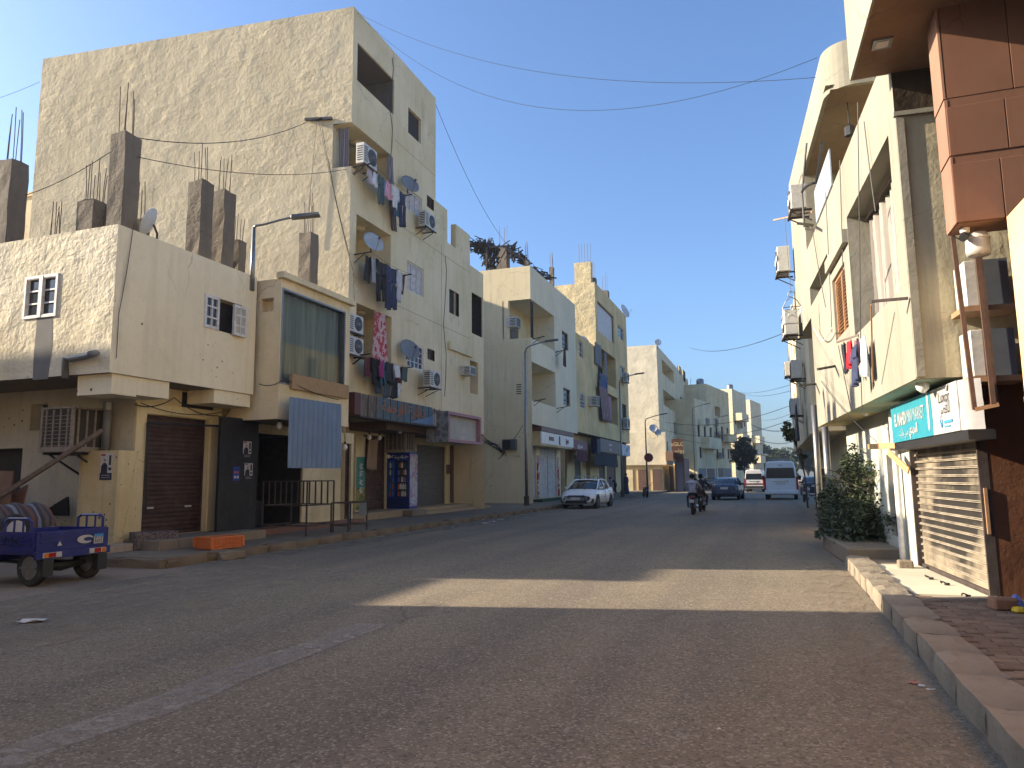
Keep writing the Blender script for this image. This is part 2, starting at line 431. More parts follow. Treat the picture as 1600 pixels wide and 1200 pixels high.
# worn strip of old centre paint
def worn_paint():
    t = NT('worn_line_paint')
    al = t.math('MULTIPLY', t.ramp(t.noise(9, 6, 0.75), [(0.34, 0), (0.66, 1)]), t.ramp(t.noise(0.8, 4), [(0.3, 0.4), (0.65, 0.9)]))
    m = t.fin((0.42, 0.37, 0.31), 0.9)
    t.l(al, t.b.inputs['Alpha']); return m
ln = MB().grid([[(-4.52 + 0.10 * noise.noise((y, 0, 5)), y, 0.0175), (-4.12 + 0.10 * noise.noise((y, 2, 5)), y, 0.0175)] for y in [1.5 + 0.4 * i for i in range(16)]])
struct(ln.build('road_marking', worn_paint()))

def rough_block(L, W, Hh, seed, amp=0.02, nx=4, taper=0.03):
    """a kerb stone with chipped edges, base at z=0, length along y"""
    bm = bmesh.new(); bmesh.ops.create_cube(bm, size=1.0)
    bmesh.ops.subdivide_edges(bm, edges=list(bm.edges), cuts=2, use_grid_fill=True)
    for v in bm.verts:
        x, y, z = v.co
        p = Vector((x * W, y * L, (z + 0.5) * Hh))
        edge = sum(1 for c in (x, y, z) if abs(c) > 0.45)
        nv = noise.noise_vector((p.x * 6 + seed * 7.3, p.y * 5, p.z * 6))
        p += nv * amp * (1.6 if edge >= 2 else 0.5)
        if edge >= 2 and z > 0.4: p.z -= taper * abs(noise.noise((p.y * 9 + seed, p.x * 9, 3))) ; p.x *= 0.97
        v.co = p
    me = bpy.data.meshes.new('kerb_stone'); bm.to_mesh(me); bm.free()
    return me
def piece(me, mat, parent, loc, rz=0.0, name='kerb_stone'):
    o = bpy.data.objects.new(name, me); COL.objects.link(o)
    if mat and not me.materials: me.materials.append(mat)
    o.parent = parent; o.location = loc; o.rotation_euler = (0, 0, rz); return o

# left pavement: sheet, broken kerb stones
PZ = 0.19
lp = MB()
rw = []
for y in [11.2, 12.0, 14, 18, 24, 30, 36, 42, 50, 60, 70, 80, 84]:
    rw.append([(-19.5, y, PZ + 0.02), (-14, y, PZ + 0.02 * noise.noise((y, 1, 1))), (-12.4, y, PZ + 0.03 * noise.noise((y, 4, 1))), (KX - 0.22, y, PZ - 0.02)])
lp.grid(rw)
lp.quad((-19.5, 11.2, 0), (KX - 0.22, 11.2, 0), (KX - 0.22, 11.2, PZ), (-19.5, 11.2, PZ))
left_pave = struct(lp.build('pavement', M_PAVEL))
kl = [rough_block(1.015, 0.34, 0.2, i, 0.03, taper=0.05) for i in range(5)]
for m in kl: m.materials.append(M_KERBL)
y = 11.75
i = 0
while y < 84:
    piece(kl[i % 5], None, left_pave, (KX - 0.14 + 0.03 * noise.noise((y, 0, 0)), y, -0.015 + 0.02 * noise.noise((y, 7, 0))), 0.02 * noise.noise((y, 9, 0)))
    y += 1.0; i += 1
for k in range(3):
    piece(kl[k], None, left_pave, (-11.5 - k * 1.0, 11.25, -0.02), PI / 2 + 0.03)

# right pavement: kerb stones, joints, brick pavers
rp = MB()
rp.quad((KR + 0.1, -8, 0.15), (6, -8, 0.15), (6, 10.25, 0.15), (KR + 0.1, 10.25, 0.15))
rp.quad((KR + 0.1, 10.25, 0.13), (6, 10.25, 0.13), (6, 15.2, 0.13), (KR + 0.1, 15.2, 0.13))
rp.quad((KR + 0.1, 10.25, 0.13), (KR + 0.1, 10.25, 0.15), (6, 10.25, 0.15), (6, 10.25, 0.13))
right_pave = struct(rp.build('pavement', M_DUST))
kr = [rough_block(0.755, 0.36, 0.21, 20 + i, 0.014, taper=0.03) for i in range(5)]
for m in kr: m.materials.append(M_KERB)
y = 2.0; i = 0
while y < 14.4:
    piece(kr[i % 5], None, right_pave, (KR + 0.19 + 0.012 * noise.noise((y * 3, 0, 0)), y, 0.0 + 0.012 * noise.noise((y * 2, 7, 0))), 0.012 * noise.noise((y, 9, 0)))
    y += 0.752; i += 1
PAVC = [(0.225, 0.165, 0.13), (0.195, 0.14, 0.112), (0.255, 0.19, 0.15)]
pv = []
for i, c in enumerate(PAVC):
    mm = plaster('paver_%d' % i, c, lump=0.006, lsc=20, stain=0.7, streak=0, fine=0.8, patch=0.5, patchc=(0.24, 0.19, 0.145))
    b = MB().box(-0.122, 0.122, -0.058, 0.058, -0.05, 0.0)
    o = b.build('brick', mm, None, bevel=0.006); me = o.data; bpy.data.objects.remove(o); pv.append(me)
y = 3.2; r = 0
while y < 10.2:
    x = 1.62 + (0.125 if r % 2 else 0.0)
    while x < 2.05 + y * 0.16:
        piece(random.choice(pv), None, right_pave, (x + random.uniform(-.004, .004), y, 0.166 + random.uniform(-.006, .006)), random.uniform(-.03, .03), 'brick')
        x += 0.252
    y += 0.124; r += 1
# edge strip and white threshold in front of the mini market
M_TILE = plaster('white_threshold', (0.62, 0.58, 0.50), lump=0.002, lsc=8, stain=0.3, streak=0, fine=0.1)
# ------------------------------------------------------------------ shared materials
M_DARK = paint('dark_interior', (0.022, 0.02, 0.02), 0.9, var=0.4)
M_GLASS = glass('window_glass')
M_WHITE = paint('white_joinery', (0.62, 0.60, 0.58), 0.55, dirt=0.35)
M_BROWN = paint('brown_wood', (0.10, 0.055, 0.04), 0.6, dirt=0.3)
M_TAN = paint('louvre_wood', (0.36, 0.20, 0.10), 0.6, dirt=0.3)
M_STEEL = paint('grey_steel', (0.23, 0.235, 0.24), 0.42, metal=0.75, dirt=0.3)
M_BLACK = paint('black_metal', (0.018, 0.018, 0.02), 0.5, var=0.3)
M_RUST = paint('rusty_steel', (0.055, 0.04, 0.034), 0.75, var=0.35, bump=0.3)
M_ACW = paint('ac_casing', (0.55, 0.53, 0.48), 0.45, dirt=0.4)
M_REBAR = paint('rebar', (0.14, 0.10, 0.085), 0.8)
M_COL = plaster('raw_column_concrete', (0.18, 0.155, 0.135), lump=0.03, lsc=9, stain=0.7, streak=0.5, fine=0.9)
M_WIRE = paint('cable', (0.02, 0.02, 0.022), 0.6)
M_BULB = paint('bulb_white', (0.75, 0.74, 0.70), 0.3)
M_BRICK = plaster('raw_red_brick', (0.22, 0.10, 0.065), lump=0.02, lsc=9, stain=0.7, streak=0.3)

# ------------------------------------------------------------------ parts of buildings
def bars(mb, fc, r, nu, nz, w, o0, o1, edge=0.06):
    u0, u1, z0, z1 = r
    for (a, b, c, d) in ((u0, u0 + edge, z0, z1), (u1 - edge, u1, z0, z1), (u0 + edge, u1 - edge, z0, z0 + edge), (u0 + edge, u1 - edge, z1 - edge, z1)):
        mb.fbox(fc, a, b, c, d, o0, o1)
    for i in range(1, nu):
        u = u0 + (u1 - u0) * i / nu; mb.fbox(fc, u - w / 2, u + w / 2, z0 + edge, z1 - edge, o0 + 0.004, o1 - 0.004)
    for k in range(1, nz):
        z = z0 + (z1 - z0) * k / nz; mb.fbox(fc, u0 + edge, u1 - edge, z - w / 2, z + w / 2, o0 + 0.008, o1 - 0.008)
def hole(r, dep=0.2, back=False, sides='lrtb'): return (*r, dep, back, sides)
def win(fc, r, parent, style='dark', dep=0.2):
    """a window built in its opening; returns the part"""
    u0, u1, z0, z1 = r; W = u1 - u0
    bk = MB().fbox(fc, u0 - .02, u1 + .02, z0 - .02, z1 + .02, -dep - 0.03, -dep)
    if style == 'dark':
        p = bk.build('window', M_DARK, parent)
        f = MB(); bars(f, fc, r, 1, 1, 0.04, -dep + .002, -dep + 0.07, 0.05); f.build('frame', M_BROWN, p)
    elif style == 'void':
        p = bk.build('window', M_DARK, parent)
    elif style in ('grille', 'panes', 'brownbars'):
        m = M_BROWN if style == 'brownbars' else M_WHITE
        p = bk.build('window', M_GLASS, parent)
        f = MB(); bars(f, fc, r, 1, 1, 0.05, -dep + .002, -dep + 0.08, 0.07 if W > .5 else 0.05)
        f.build('frame', m, p)
        g = MB(); nu = 4 if style == 'grille' else 2
        bars(g, fc, (u0 + .05, u1 - .05, z0 + .05, z1 - .05), nu, 4 if style == 'grille' else 3, 0.035, -dep + .03, -dep + 0.06, 0.03)
        if style == 'grille':
            cu = (u0 + u1) / 2; rr = W * .28; zc = z0 + (z1 - z0) * .62
            g.tube([fc.w(cu + rr * math.cos(a), zc + rr * math.sin(a), -dep + 0.075) for a in [PI * i / 8 for i in range(9)]], 0.02, 4)
        g.build('bars', m, p)
    elif style == 'screen':
        p = MB().fbox(fc, u0, u1, z0, z1, -dep - .03, -dep).build('window', paint('pale_screen', (0.55, 0.48, 0.47), 0.7), parent)
        f = MB(); bars(f, fc, r, 3, 1, 0.05, -dep + .002, -dep + 0.05, 0.06); f.build('frame', M_WHITE, p)
        g = MB()
        for i in range(3):
            cu = u0 + W * (i + .5) / 3
            for k in range(4):
                zc = z0 + (z1 - z0) * (k + .5) / 4
                g.tube([fc.w(cu + W / 8 * math.cos(a), zc + .1 * math.sin(a * 2), -dep + 0.03) for a in [PI * j / 4 for j in range(5)]], 0.015, 4)
        g.build('bars', M_WHITE, p)
    elif style in ('louvre', 'tanlouvre'):
        m = M_TAN if style == 'tanlouvre' else M_BROWN
        p = bk.build('window', m, parent)
        f = MB(); bars(f, fc, r, 2, 1, 0.06, -dep + .002, -dep + 0.07, 0.06); f.build('frame', m, p)
        g = MB(); n = max(6, int((z1 - z0) / 0.075))
        for k in range(n):
            z = z0 + .06 + (z1 - z0 - .12) * (k + .5) / n
            g.hexa([fc.w(u0 + .05, z - .03, -dep + .05), fc.w(u1 - .05, z - .03, -dep + .05), fc.w(u1 - .05, z - .02, -dep + .06), fc.w(u0 + .05, z - .02, -dep + .06),
                    fc.w(u0 + .05, z + .02, -dep + .01), fc.w(u1 - .05, z + .02, -dep + .01), fc.w(u1 - .05, z + .03, -dep + .02), fc.w(u0 + .05, z + .03, -dep + .02)])
        g.build('louvres', m, p)
    elif style == 'curtain':
        p = bk.build('window', paint('white_curtain', (0.60, 0.58, 0.55), 0.9, sc=2), parent)
        f = MB(); bars(f, fc, r, 1, 1, 0.05, -dep + .002, -dep + 0.08, 0.07); f.build('frame', M_BROWN, p)
    return p
def rolling(fc, r, parent, mat, dep=0.1, pitch=0.09, name='shutter', amp=0.018, label=None):
    """roller shutter: a corrugated curtain of curved laths with a bottom rail and guide channels"""
    u0, u1, z0, z1 = r; mb = MB(); rows = []
    z = z0 + 0.08
    while z < z1:
        for (dz, o) in ((0, 0), (pitch * .25, amp), (pitch * .6, amp), (pitch * .85, 0)):
            rows.append([fc.w(u0, min(z + dz, z1), -dep + o), fc.w(u1, min(z + dz, z1), -dep + o)])
        z += pitch
    mb.grid(rows)
    o = mb.build(name, mat, parent, fix=False)
    g = MB(); g.fbox(fc, u0, u1, z0, z0 + 0.08, -dep - .01, -dep + .035)
    g.fbox(fc, u0 - .05, u0 - .001, z0, z1, -dep - .02, -dep + .05); g.fbox(fc, u1 + .001, u1 + .05, z0, z1, -dep - .02, -dep + .05)
    g.build('guide_rail', mat, o)
    if label: o['label'] = label
    return o
def column(pos, w, h, parent, rebars=5, rh=1.2, seed=0, dp=None):
    """unfinished concrete column with bare steel left sticking up"""
    x, y, z = pos; dp = dp or w
    rows = []
    mb = MB(); n = 7
    for k in range(n + 1):
        t = k / n; ring = []
        for (a, b) in ((-1, -1), (0, -1), (1, -1), (1, 0), (1, 1), (0, 1), (-1, 1), (-1, 0)):
            j = noise.noise_vector((a * 2 + seed * 3.1, b * 2 + t * 3, t * 6)) * 0.03
            ring.append((x + a * w / 2 + j.x, y + b * dp / 2 + j.y, z + h * t + (j.z * 1.8 if k == n else 0)))
        ring.append(ring[0]); rows.append(ring)
    mb.grid(rows); mb.add(rows[-1][:8], [tuple(range(8))])
    c = mb.build('column', M_COL, parent)
    g = MB(); rnd = random.Random(seed)
    for i in range(rebars):
        a = 2 * PI * i / rebars + .3; bx, by = x + w * .36 * math.cos(a), y + dp * .36 * math.sin(a)
        hh = rh * rnd.uniform(.75, 1.1); dx, dy = rnd.uniform(-.05, .05), rnd.uniform(-.05, .05)
        g.tube([(bx, by, z + h - .2), (bx + dx * .4, by + dy * .4, z + h + hh * .5), (bx + dx, by + dy, z + h + hh)], 0.012, 4)
    g.build('rebar', M_REBAR, c)
    return c

def lining(fc, r, dep, mat, parent, name='interior'):
    """five inner faces of a dark room behind an opening, set just inside the reveals"""
    a, b, c, d = r[0] + .006, r[1] - .006, r[2] + .006, r[3] - .006; e = dep - .01; f = .06; w = fc.w; m = MB()
    m.quad(w(a, c, -f), w(a, d, -f), w(a, d, -e), w(a, c, -e)); m.quad(w(b, c, -f), w(b, d, -f), w(b, d, -e), w(b, c, -e)); m.quad(w(a, d, -f), w(b, d, -f), w(b, d, -e), w(a, d, -e)); m.quad(w(a, c, -f), w(b, c, -f), w(b, c, -e), w(a, c, -e)); m.quad(w(a, c, -e), w(b, c, -e), w(b, d, -e), w(a, d, -e))
    return m.build(name, mat, parent)

# ------------------------------------------------------------------ things hung on buildings (local x along the wall, -y out of it)
def ac_unit(label, fc, u, z, w=0.82, h=0.56, d=0.3, off=0.12, group='outdoor air conditioner units'):
    t = thing('air_conditioner', label, 'air conditioner', fc.w(u, z, off + d), fc.ang(), group)
    cm = MB().box(-w / 2, w / 2, 0, d, 0, h).build('casing', M_ACW, t, local=True, bevel=0.012)
    fr = MB().lathe([(0.0, -.012), (h * .36, -.012), (h * .40, -.004), (h * .40, .002)], (w * .14, 0, h * .52), 'y', 20).build('fan', M_BLACK, t, local=True)
    g = MB()
    for rr in (.12, .2, .28, .36):
        g.tube([(w * .14 + h * rr * math.cos(a), -.022, h * .52 + h * rr * math.sin(a)) for a in [2 * PI * i / 20 for i in range(21)]], .006, 4, False)
    for i in range(6):
        a = PI * i / 6; g.bar((w * .14 - h * .38 * math.cos(a), -.022, h * .52 - h * .38 * math.sin(a)), (w * .14 + h * .38 * math.cos(a), -.022, h * .52 + h * .38 * math.sin(a)), .008)
    g.build('grille', M_STEEL, t, local=True)
    s = MB()
    for k in range(7):
        zz = h * (.14 + .11 * k); s.box(-w / 2 - .006, -w / 2 + .01, .04, d - .05, zz, zz + h * .05)
        s.box(-w / 2 + .03, -w * .22, -.006, .01, zz, zz + h * .05)
    s.build('vent', M_BLACK, t, local=True)
    b = MB()
    for x in (-w * .36, w * .36):
        b.box(x - .02, x + .02, -.02, d + off, -.045, -.002); b.bar((x, d + off - .01, -.3), (x, .02, -.05), .025)
    b.box(-w / 2 - .03, w / 2 + .03, -.03, .02, -.05, -.004)
    b.build('bracket', M_RUST, t, local=True)
    return t
def window_ac(label, fc, u, z, w=0.62, h=0.42, d=0.5, group='window air conditioner boxes'):
    t = thing('air_conditioner', label, 'air conditioner', fc.w(u, z, d), fc.ang(), group)
    MB().box(-w / 2, w / 2, 0, d, 0, h).build('casing', M_ACW, t, local=True, bevel=0.01)
    g = MB(); g.box(-w / 2 + .05, w / 2 - .05, -.008, .01, .05, h - .05)
    for k in range(5): g.box(-w / 2 - .006, -w / 2 + .01, .05, d * .6, h * (.15 + .15 * k), h * (.22 + .15 * k))
    g.build('vent', M_BLACK, t, local=True)
    s = MB()
    for k in range(7): s.box(-w / 2 + .05, w / 2 - .05, -.014, -.008, .07 + (h - .14) * k / 6, .08 + (h - .14) * k / 6)
    s.build('grille', M_STEEL, t, local=True)
    return t
M_COOL = paint('rusty_cooler_sheet', (0.27, 0.23, 0.18), 0.6, dirt=0.6, dirtc=(.12, .07, .045))
def desert_cooler(label, fc, u, z, s=1.0, off=0.1, legs=True):
    """evaporative cooler box: four sheet-metal corner posts, pad panels behind slats"""
    t = thing('evaporative_cooler', label, 'cooler', fc.w(u, z, off + s), fc.ang())
    MB().box(-s / 2 + .03, s / 2 - .03, .03, s - .03, .02, s * .93).build('pad', paint('cooler_pad', (0.05, 0.045, 0.038), 0.95, bump=0.5), t, local=True)
    f = MB()
    for x in (-s / 2, s / 2 - .06):
        for y in (0, s - .06): f.box(x, x + .06, y, y + .06, 0, s * .95)
    f.box(-s / 2 - .01, s / 2 + .01, -.01, s + .01, s * .95, s); f.box(-s / 2 - .004, s / 2 + .004, -.004, s + .004, -.03, .08)
    f.build('frame', M_COOL, t, local=True)
    g = MB()
    for i in range(4):
        x = -s / 2 + .06 + (s - .12) * (i + .5) / 4; g.box(x - .018, x + .018, .005, .028, .08, s * .95)
        y = .06 + (s - .12) * (i + .5) / 4
        g.box(-s / 2 + .005, -s / 2 + .028, y - .018, y + .018, .08, s * .95); g.box(s / 2 - .028, s / 2 - .005, y - .018, y + .018, .08, s * .95)
    for k in range(9):
        zz = .1 + s * .085 * k; g.box(-s / 2 + .07, s / 2 - .07, .016, .03, zz, zz + .012); g.box(-s / 2 + .016, -s / 2 + .03, .07, s - .07, zz, zz + .012)
    g.build('slats', M_COOL, t, local=True)
    if legs:
        b = MB()
        for x in (-s * .4, s * .4):
            b.bar((x, .05, -.06), (x, s + off, -.06), .05); b.bar((x, .2, -.08), (x, s + off, -.55), .035)
        b.build('bracket', M_BLACK, t, local=True)
    return t
def dish(label, loc, rz, tilt=35, r=0.45, mast=0.5, mat=None, group='satellite dishes'):
    """offset dish, feed arm and elbow mount; local -y is where it looks"""
    t = thing('satellite_dish', label, 'satellite dish', loc, rz, group)
    R = Matrix.Rotation(rad(-tilt), 4, 'X'); c = Vector((0, -.12, mast + r * .5))
    mb = MB(); n, m = 20, 5; rows = []
    for side in (0, 1):
        for i in range(m + 1) if side == 0 else range(m, -1, -1):
            q = i / m * r
            rows.append([c + R @ Vector((q * math.cos(a) * .94, -(q / r) ** 2 * r * .22 + side * .012, q * math.sin(a))) for a in [2 * PI * k / n for k in range(n + 1)]])
    mb.grid(rows)
    mb.build('reflector', mat or paint('dish_white', (0.55, 0.56, 0.56), 0.45, dirt=0.2), t, local=True, smooth=True)
    foot = c + R @ Vector((0, -.02, -r * .95)); tip = c + R @ Vector((0, -r * 1.15, -r * .35))
    MB().tube([foot, tip], .014, 5).build('feed_arm', M_STEEL, t, local=True)
    MB().tube([tip + Vector((0, .02, 0)), tip + R @ Vector((0, .1, .03))], [.045, .03], 8).build('feed_horn', M_BLACK, t, local=True)
    MB().tube([(0, .02, 0), (0, .02, mast * .8), c + R @ Vector((0, .06, 0))], .025, 6).build('mast', M_RUST, t, local=True)
    return t
CL = {}
def cloth(kind, w, h, mat, name, label, fc, u, z, off, group='laundry hung out to dry', seed=0, lean=0.0, flare=0.0):
    """one garment pegged at its top edge, falling in soft folds"""
    rnd = random.Random(seed * 13 + 5); nx, nz = 12, 10; ph = rnd.uniform(0, 6)
    t = MB(); 
    def P(i, k, uu0, uu1, zz0, zz1, th):
        s, v = i / nx, k / nz
        x = uu0 + (uu1 - uu0) * s; zz = zz1 + (zz0 - zz1) * v
        fold = min(.05, .05 * w + .02) * math.sin(s * (6 + rnd_f * 1.5) * max(1, w) + ph + .5 * v) * (0.15 + .9 * v) + .018 * math.sin(s * 19 + ph * 2 + v * 3)
        sag = -.06 * math.sin(PI * s) * (1 - v) - .03 * abs(math.sin(s * 2.3 + ph)) * v; x += .05 * w * math.sin(v * 3 + ph) * v
        return (x * (1 + flare * v) + lean * v * h, fold + th, zz + sag + .02 * math.sin(s * 5 + ph) * v)
    rnd_f = rnd.uniform(0, 4)
    def panel(a, b, c, d):
        rows = [[P(i, k, a, b, c, d, 0) for i in range(nx + 1)] for k in range(nz + 1)]
        rows += [[P(i, k, a, b, c, d, .012) for i in range(nx + 1)] for k in range(nz, -1, -1)]
        rows.append(rows[0]); t.grid(rows)
    if kind == 'flat': panel(-w / 2, w / 2, -h, 0)
    elif kind == 'trousers':
        panel(-w / 2, w / 2, -h * .35, 0); panel(-w / 2, -w * .06, -h, -h * .33); panel(w * .06, w / 2, -h * .94, -h * .33)
    elif kind == 'shirt':
        panel(-w * .32, w * .32, -h, 0); panel(-w / 2, -w * .3, -h * .55, -h * .02); panel(w * .3, w / 2, -h * .6, -h * .02)
    o = t.build(name, mat, None, smooth=True, fix=False)
    o.location = fc.w(u, z, off); o.rotation_euler = (0, 0, fc.ang()); WM[o.name] = Matrix.Translation(o.location)
    return tag(o, label, 'laundry', group)
def line_rack(label, fc, u0, u1, z, reach=0.7, lines=3):
    t = thing('clothesline', label, 'clothesline', fc.w((u0 + u1) / 2, z, 0), fc.ang(), 'clotheslines on brackets')
    m = MB(); h = (u1 - u0) / 2
    for x in (-h, h):
        m.bar((x, 0, 0), (x, -reach, .02), .04); m.bar((x, 0, -.3), (x, -reach * .6, -.01), .025)
    m.build('bracket', M_RUST, t, local=True)
    g = MB()
    for i in range(lines):
        y = -reach * (.35 + .62 * i / max(1, lines - 1))
        g.tube([(-h + 2 * h * s, y, .02 - .10 * math.sin(PI * s)) for s in [k / 8 for k in range(9)]], .006, 3)
    g.build('line', M_WIRE, t, local=True)
    return t
def bulb(label, p):
    t = thing('light_bulb', label, 'light bulb', p, 0, 'bare bulbs hung under the balconies')
    MB().lathe([(.02, .0), (.075, .05), (.085, .11), (.05, .18), (.03, .2)], (0, 0, 0), 'z', 10).build('globe', M_BULB, t, local=True, smooth=True)
    MB().lathe([(.032, .2), (.032, .27), (.006, .28), (.006, .45)], (0, 0, 0), 'z', 8).build('holder', M_BLACK, t, local=True)
    return t
def text_mesh(s, size, mat, name, parent, M, align='CENTER', ext=0.0, sx=1.0, bold=0.0, fit=None):
    c = bpy.data.curves.new(name, 'FONT'); c.body = s; c.size = size; c.align_x = align; c.align_y = 'CENTER'; c.extrude = ext; c.offset = bold
    c.resolution_u = 2
    o = bpy.data.objects.new(name, c); COL.objects.link(o)
    bpy.context.view_layer.update()
    dg = bpy.context.evaluated_depsgraph_get()
    me = bpy.data.meshes.new_from_object(o.evaluated_get(dg)); bpy.data.objects.remove(o)
    me.materials.clear(); me.materials.append(mat)
    if fit:
        xs = [v.co.x for v in me.vertices]; sx = fit / max(1e-3, max(xs) - min(xs)); me.transform(Matrix.Translation(Vector((-(max(xs) + min(xs)) / 2, 0, 0))))
    me.transform(M @ Matrix.Diagonal((sx, 1, 1, 1)))
    if parent is not None: me.transform(WM[parent.name].inverted())
    o = bpy.data.objects.new(name, me); COL.objects.link(o)
    if parent is not None: o.parent = parent; WM[o.name] = WM[parent.name]
    return o
def fmat(fc, u, z, off):
    """text space (x right, y up, z out) on a wall plane"""
    p = fc.w(u, z, off)
    return Matrix(((fc.u.x, 0, fc.n.x, p.x), (fc.u.y, 0, fc.n.y, p.y), (0, 1, 0, p.z), (0, 0, 0, 1)))
# Arabic presentation forms, already in visual (left to right) order
FORMS = {'ا': ('FE8D', 'FE8E', None, None), 'ل': ('FEDD', 'FEDE', 'FEDF', 'FEE0'), 'م': ('FEE1', 'FEE2', 'FEE3', 'FEE4'), 'ه': ('FEE9', 'FEEA', 'FEEB', 'FEEC'), 'د': ('FEA9', 'FEAA', None, None),
         'ي': ('FEF1', 'FEF2', 'FEF3', 'FEF4'), 'ن': ('FEE5', 'FEE6', 'FEE7', 'FEE8'), 'ر': ('FEAD', 'FEAE', None, None), 'ك': ('FED9', 'FEDA', 'FEDB', 'FEDC'), 'ت': ('FE95', 'FE96', 'FE97', 'FE98'),
         'ق': ('FED5', 'FED6', 'FED7', 'FED8'), 'ص': ('FEB9', 'FEBA', 'FEBB', 'FEBC'), 'ج': ('FE9D', 'FE9E', 'FE9F', 'FEA0'), 'ح': ('FEA1', 'FEA2', 'FEA3', 'FEA4'), 'ة': ('FE93', 'FE94', None, None),
         'ع': ('FEC9', 'FECA', 'FECB', 'FECC'), 'و': ('FEED', 'FEEE', None, None), 'ب': ('FE8F', 'FE90', 'FE91', 'FE92'), 'س': ('FEB1', 'FEB2', 'FEB3', 'FEB4'), 'خ': ('FEA5', 'FEA6', 'FEA7', 'FEA8'), 'ف': ('FED1', 'FED2', 'FED3', 'FED4')}
def ar(s):
    out = []
    for wd in s.split(' '):
        o = []
        for i, ch in enumerate(wd):
            if ch not in FORMS: o.append(ch); continue
            f = FORMS[ch]; pv_ = i > 0 and wd[i - 1] in FORMS and FORMS[wd[i - 1]][2] is not None; nx_ = i < len(wd) - 1 and f[2] is not None and wd[i + 1] in FORMS
            k = (3 if nx_ else 1) if pv_ else (2 if nx_ else 0)
            o.append(chr(int(f[k], 16)))
        out.append(''.join(reversed(o)))
    return ' '.join(reversed(out))
def cable(label, pts, r=0.012, sag=0.0, group='cables strung across the street', n=14):
    """a sagging wire through the given points"""
    ps = []
    for a, b in zip(pts, pts[1:]):
        a, b = Vector(a), Vector(b); L = (b - a).length
        for k in range(n):
            s = k / n; p = a.lerp(b, s); p.z -= sag * 4 * s * (1 - s); ps.append(p)
    ps.append(Vector(pts[-1]))
    o = MB().tube(ps, r, 4).build('cable', M_WIRE, None, fix=False)
    return solo(o, label, 'cable', group)
# ------------------------------------------------------------------ left row: the low house at the corner
P_LOW = plaster('cream_roughcast', (0.67, 0.62, 0.53), lump=0.075, lsc=3.2, stain=0.25, streak=0.2, lstr=1.0, col2=(0.60, 0.54, 0.43))
P_LOWF = plaster('cream_smooth_render', (0.76, 0.69, 0.55), lump=0.03, lsc=1.2, stain=0.25, streak=0.25, pit=0.75, lstr=0.6, col2=(0.69, 0.62, 0.49))
P_LOWG = plaster('ochre_render_chipped', (0.64, 0.54, 0.36), lump=0.03, lsc=2.0, stain=0.4, streak=0.4, pit=0.8, col2=(0.50, 0.41, 0.25))
P_GREY = plaster('whitewash_chipped', (0.52, 0.50, 0.46), lump=0.03, lsc=2.0, stain=0.5, streak=0.4, pit=1.0, col2=(0.42, 0.40, 0.36))
M_MAROON = paint('maroon_shutter_paint', (0.050, 0.024, 0.022), 0.55, dirt=0.5, dirtc=(0.12, 0.085, 0.06), sc=2.5)
def fx(x): return Fac((x, 0), (0, 1), (1, 0))          # wall facing the street from the left; u = y
def fy(y): return Fac((0, y), (1, 0), (0, -1))          # wall facing the camera; u = x
XL = -12.54
FL = fx(XL)
yc, zt = FL.q(185, 350); zb = FL.q(180, 583)[1]; ye = FL.q(399, 520)[0]
SL = fy(yc)
low = thing('corner_house', 'low cream corner house with overhanging upper floor and bare concrete columns on its roof', 'house', (-16, 14, 0))
rw1 = FL.rect((321, 459), (377, 526)); rw2 = SL.rect((41, 434), (88, 494))
wall(FL, yc, ye, zb, zt, [hole(rw1, .25)], caps='tr', thick=.2).build('front_wall', P_LOWF, low)
wall(SL, -26, XL, zb, zt, [hole(rw2, .25)], caps='t', thick=.2).build('side_wall', P_LOW, low)
m = MB(); m.box(-26, XL - .2, yc + .2, ye - .003, zt - .55, zt - .4); m.quad((-26, yc, zb), (XL, yc, zb), (XL, ye, zb), (-26, ye, zb))
m.quad((-26, ye, zb), (XL, ye, zb), (XL, ye, zt), (-26, ye, zt)); m.quad((-26, yc, 0), (-26, 26, 0), (-26, 26, zt), (-26, yc, zt))
m.build('roof', M_CONC, low)
# casement windows: one pair shut, one pair standing open
w1 = win(SL, rw2, low, 'panes', .06)
g = MB(); u0, u1, z0, z1 = rw2; g.fbox(SL, (u0 + u1) / 2 - .05, (u0 + u1) / 2 + .05, z0 + .01, z1 - .01, -.045, .032); bars(g, SL, (u0 + .003, u1 - .003, z0 + .003, z1 - .003), 1, 1, .05, -.045, .026, .05)
g.build('casement', M_WHITE, w1)
u0, u1, z0, z1 = rw1; W = u1 - u0
wv = MB().fbox(FL, u0, u1, z0, z1, -.28, -.25).build('window', M_DARK, low)
g = MB(); bars(g, FL, (u0 - .02, u0 + W * .36, z0, z1), 2, 3, .04, -.05, .03, .07); g.build('casement', M_WHITE, wv)
g = MB().fbox(FL, u0 + .03, u0 + W * .34, z0 + .03, z1 - .03, -.03, -.02).build('pane', M_GLASS, wv)
g = MB(); bars(g, FL, (u0 + W * .68, u1 + .06, z0 - .03, z1 - .06), 2, 3, .04, .06, .12, .07); g.build('casement', M_WHITE, wv)
MB().fbox(FL, u0 + W * .7, u1 + .03, z0, z1 - .08, .08, .095).build('pane', paint('dusty_pane', (0.42, 0.38, 0.30), 0.5), wv)
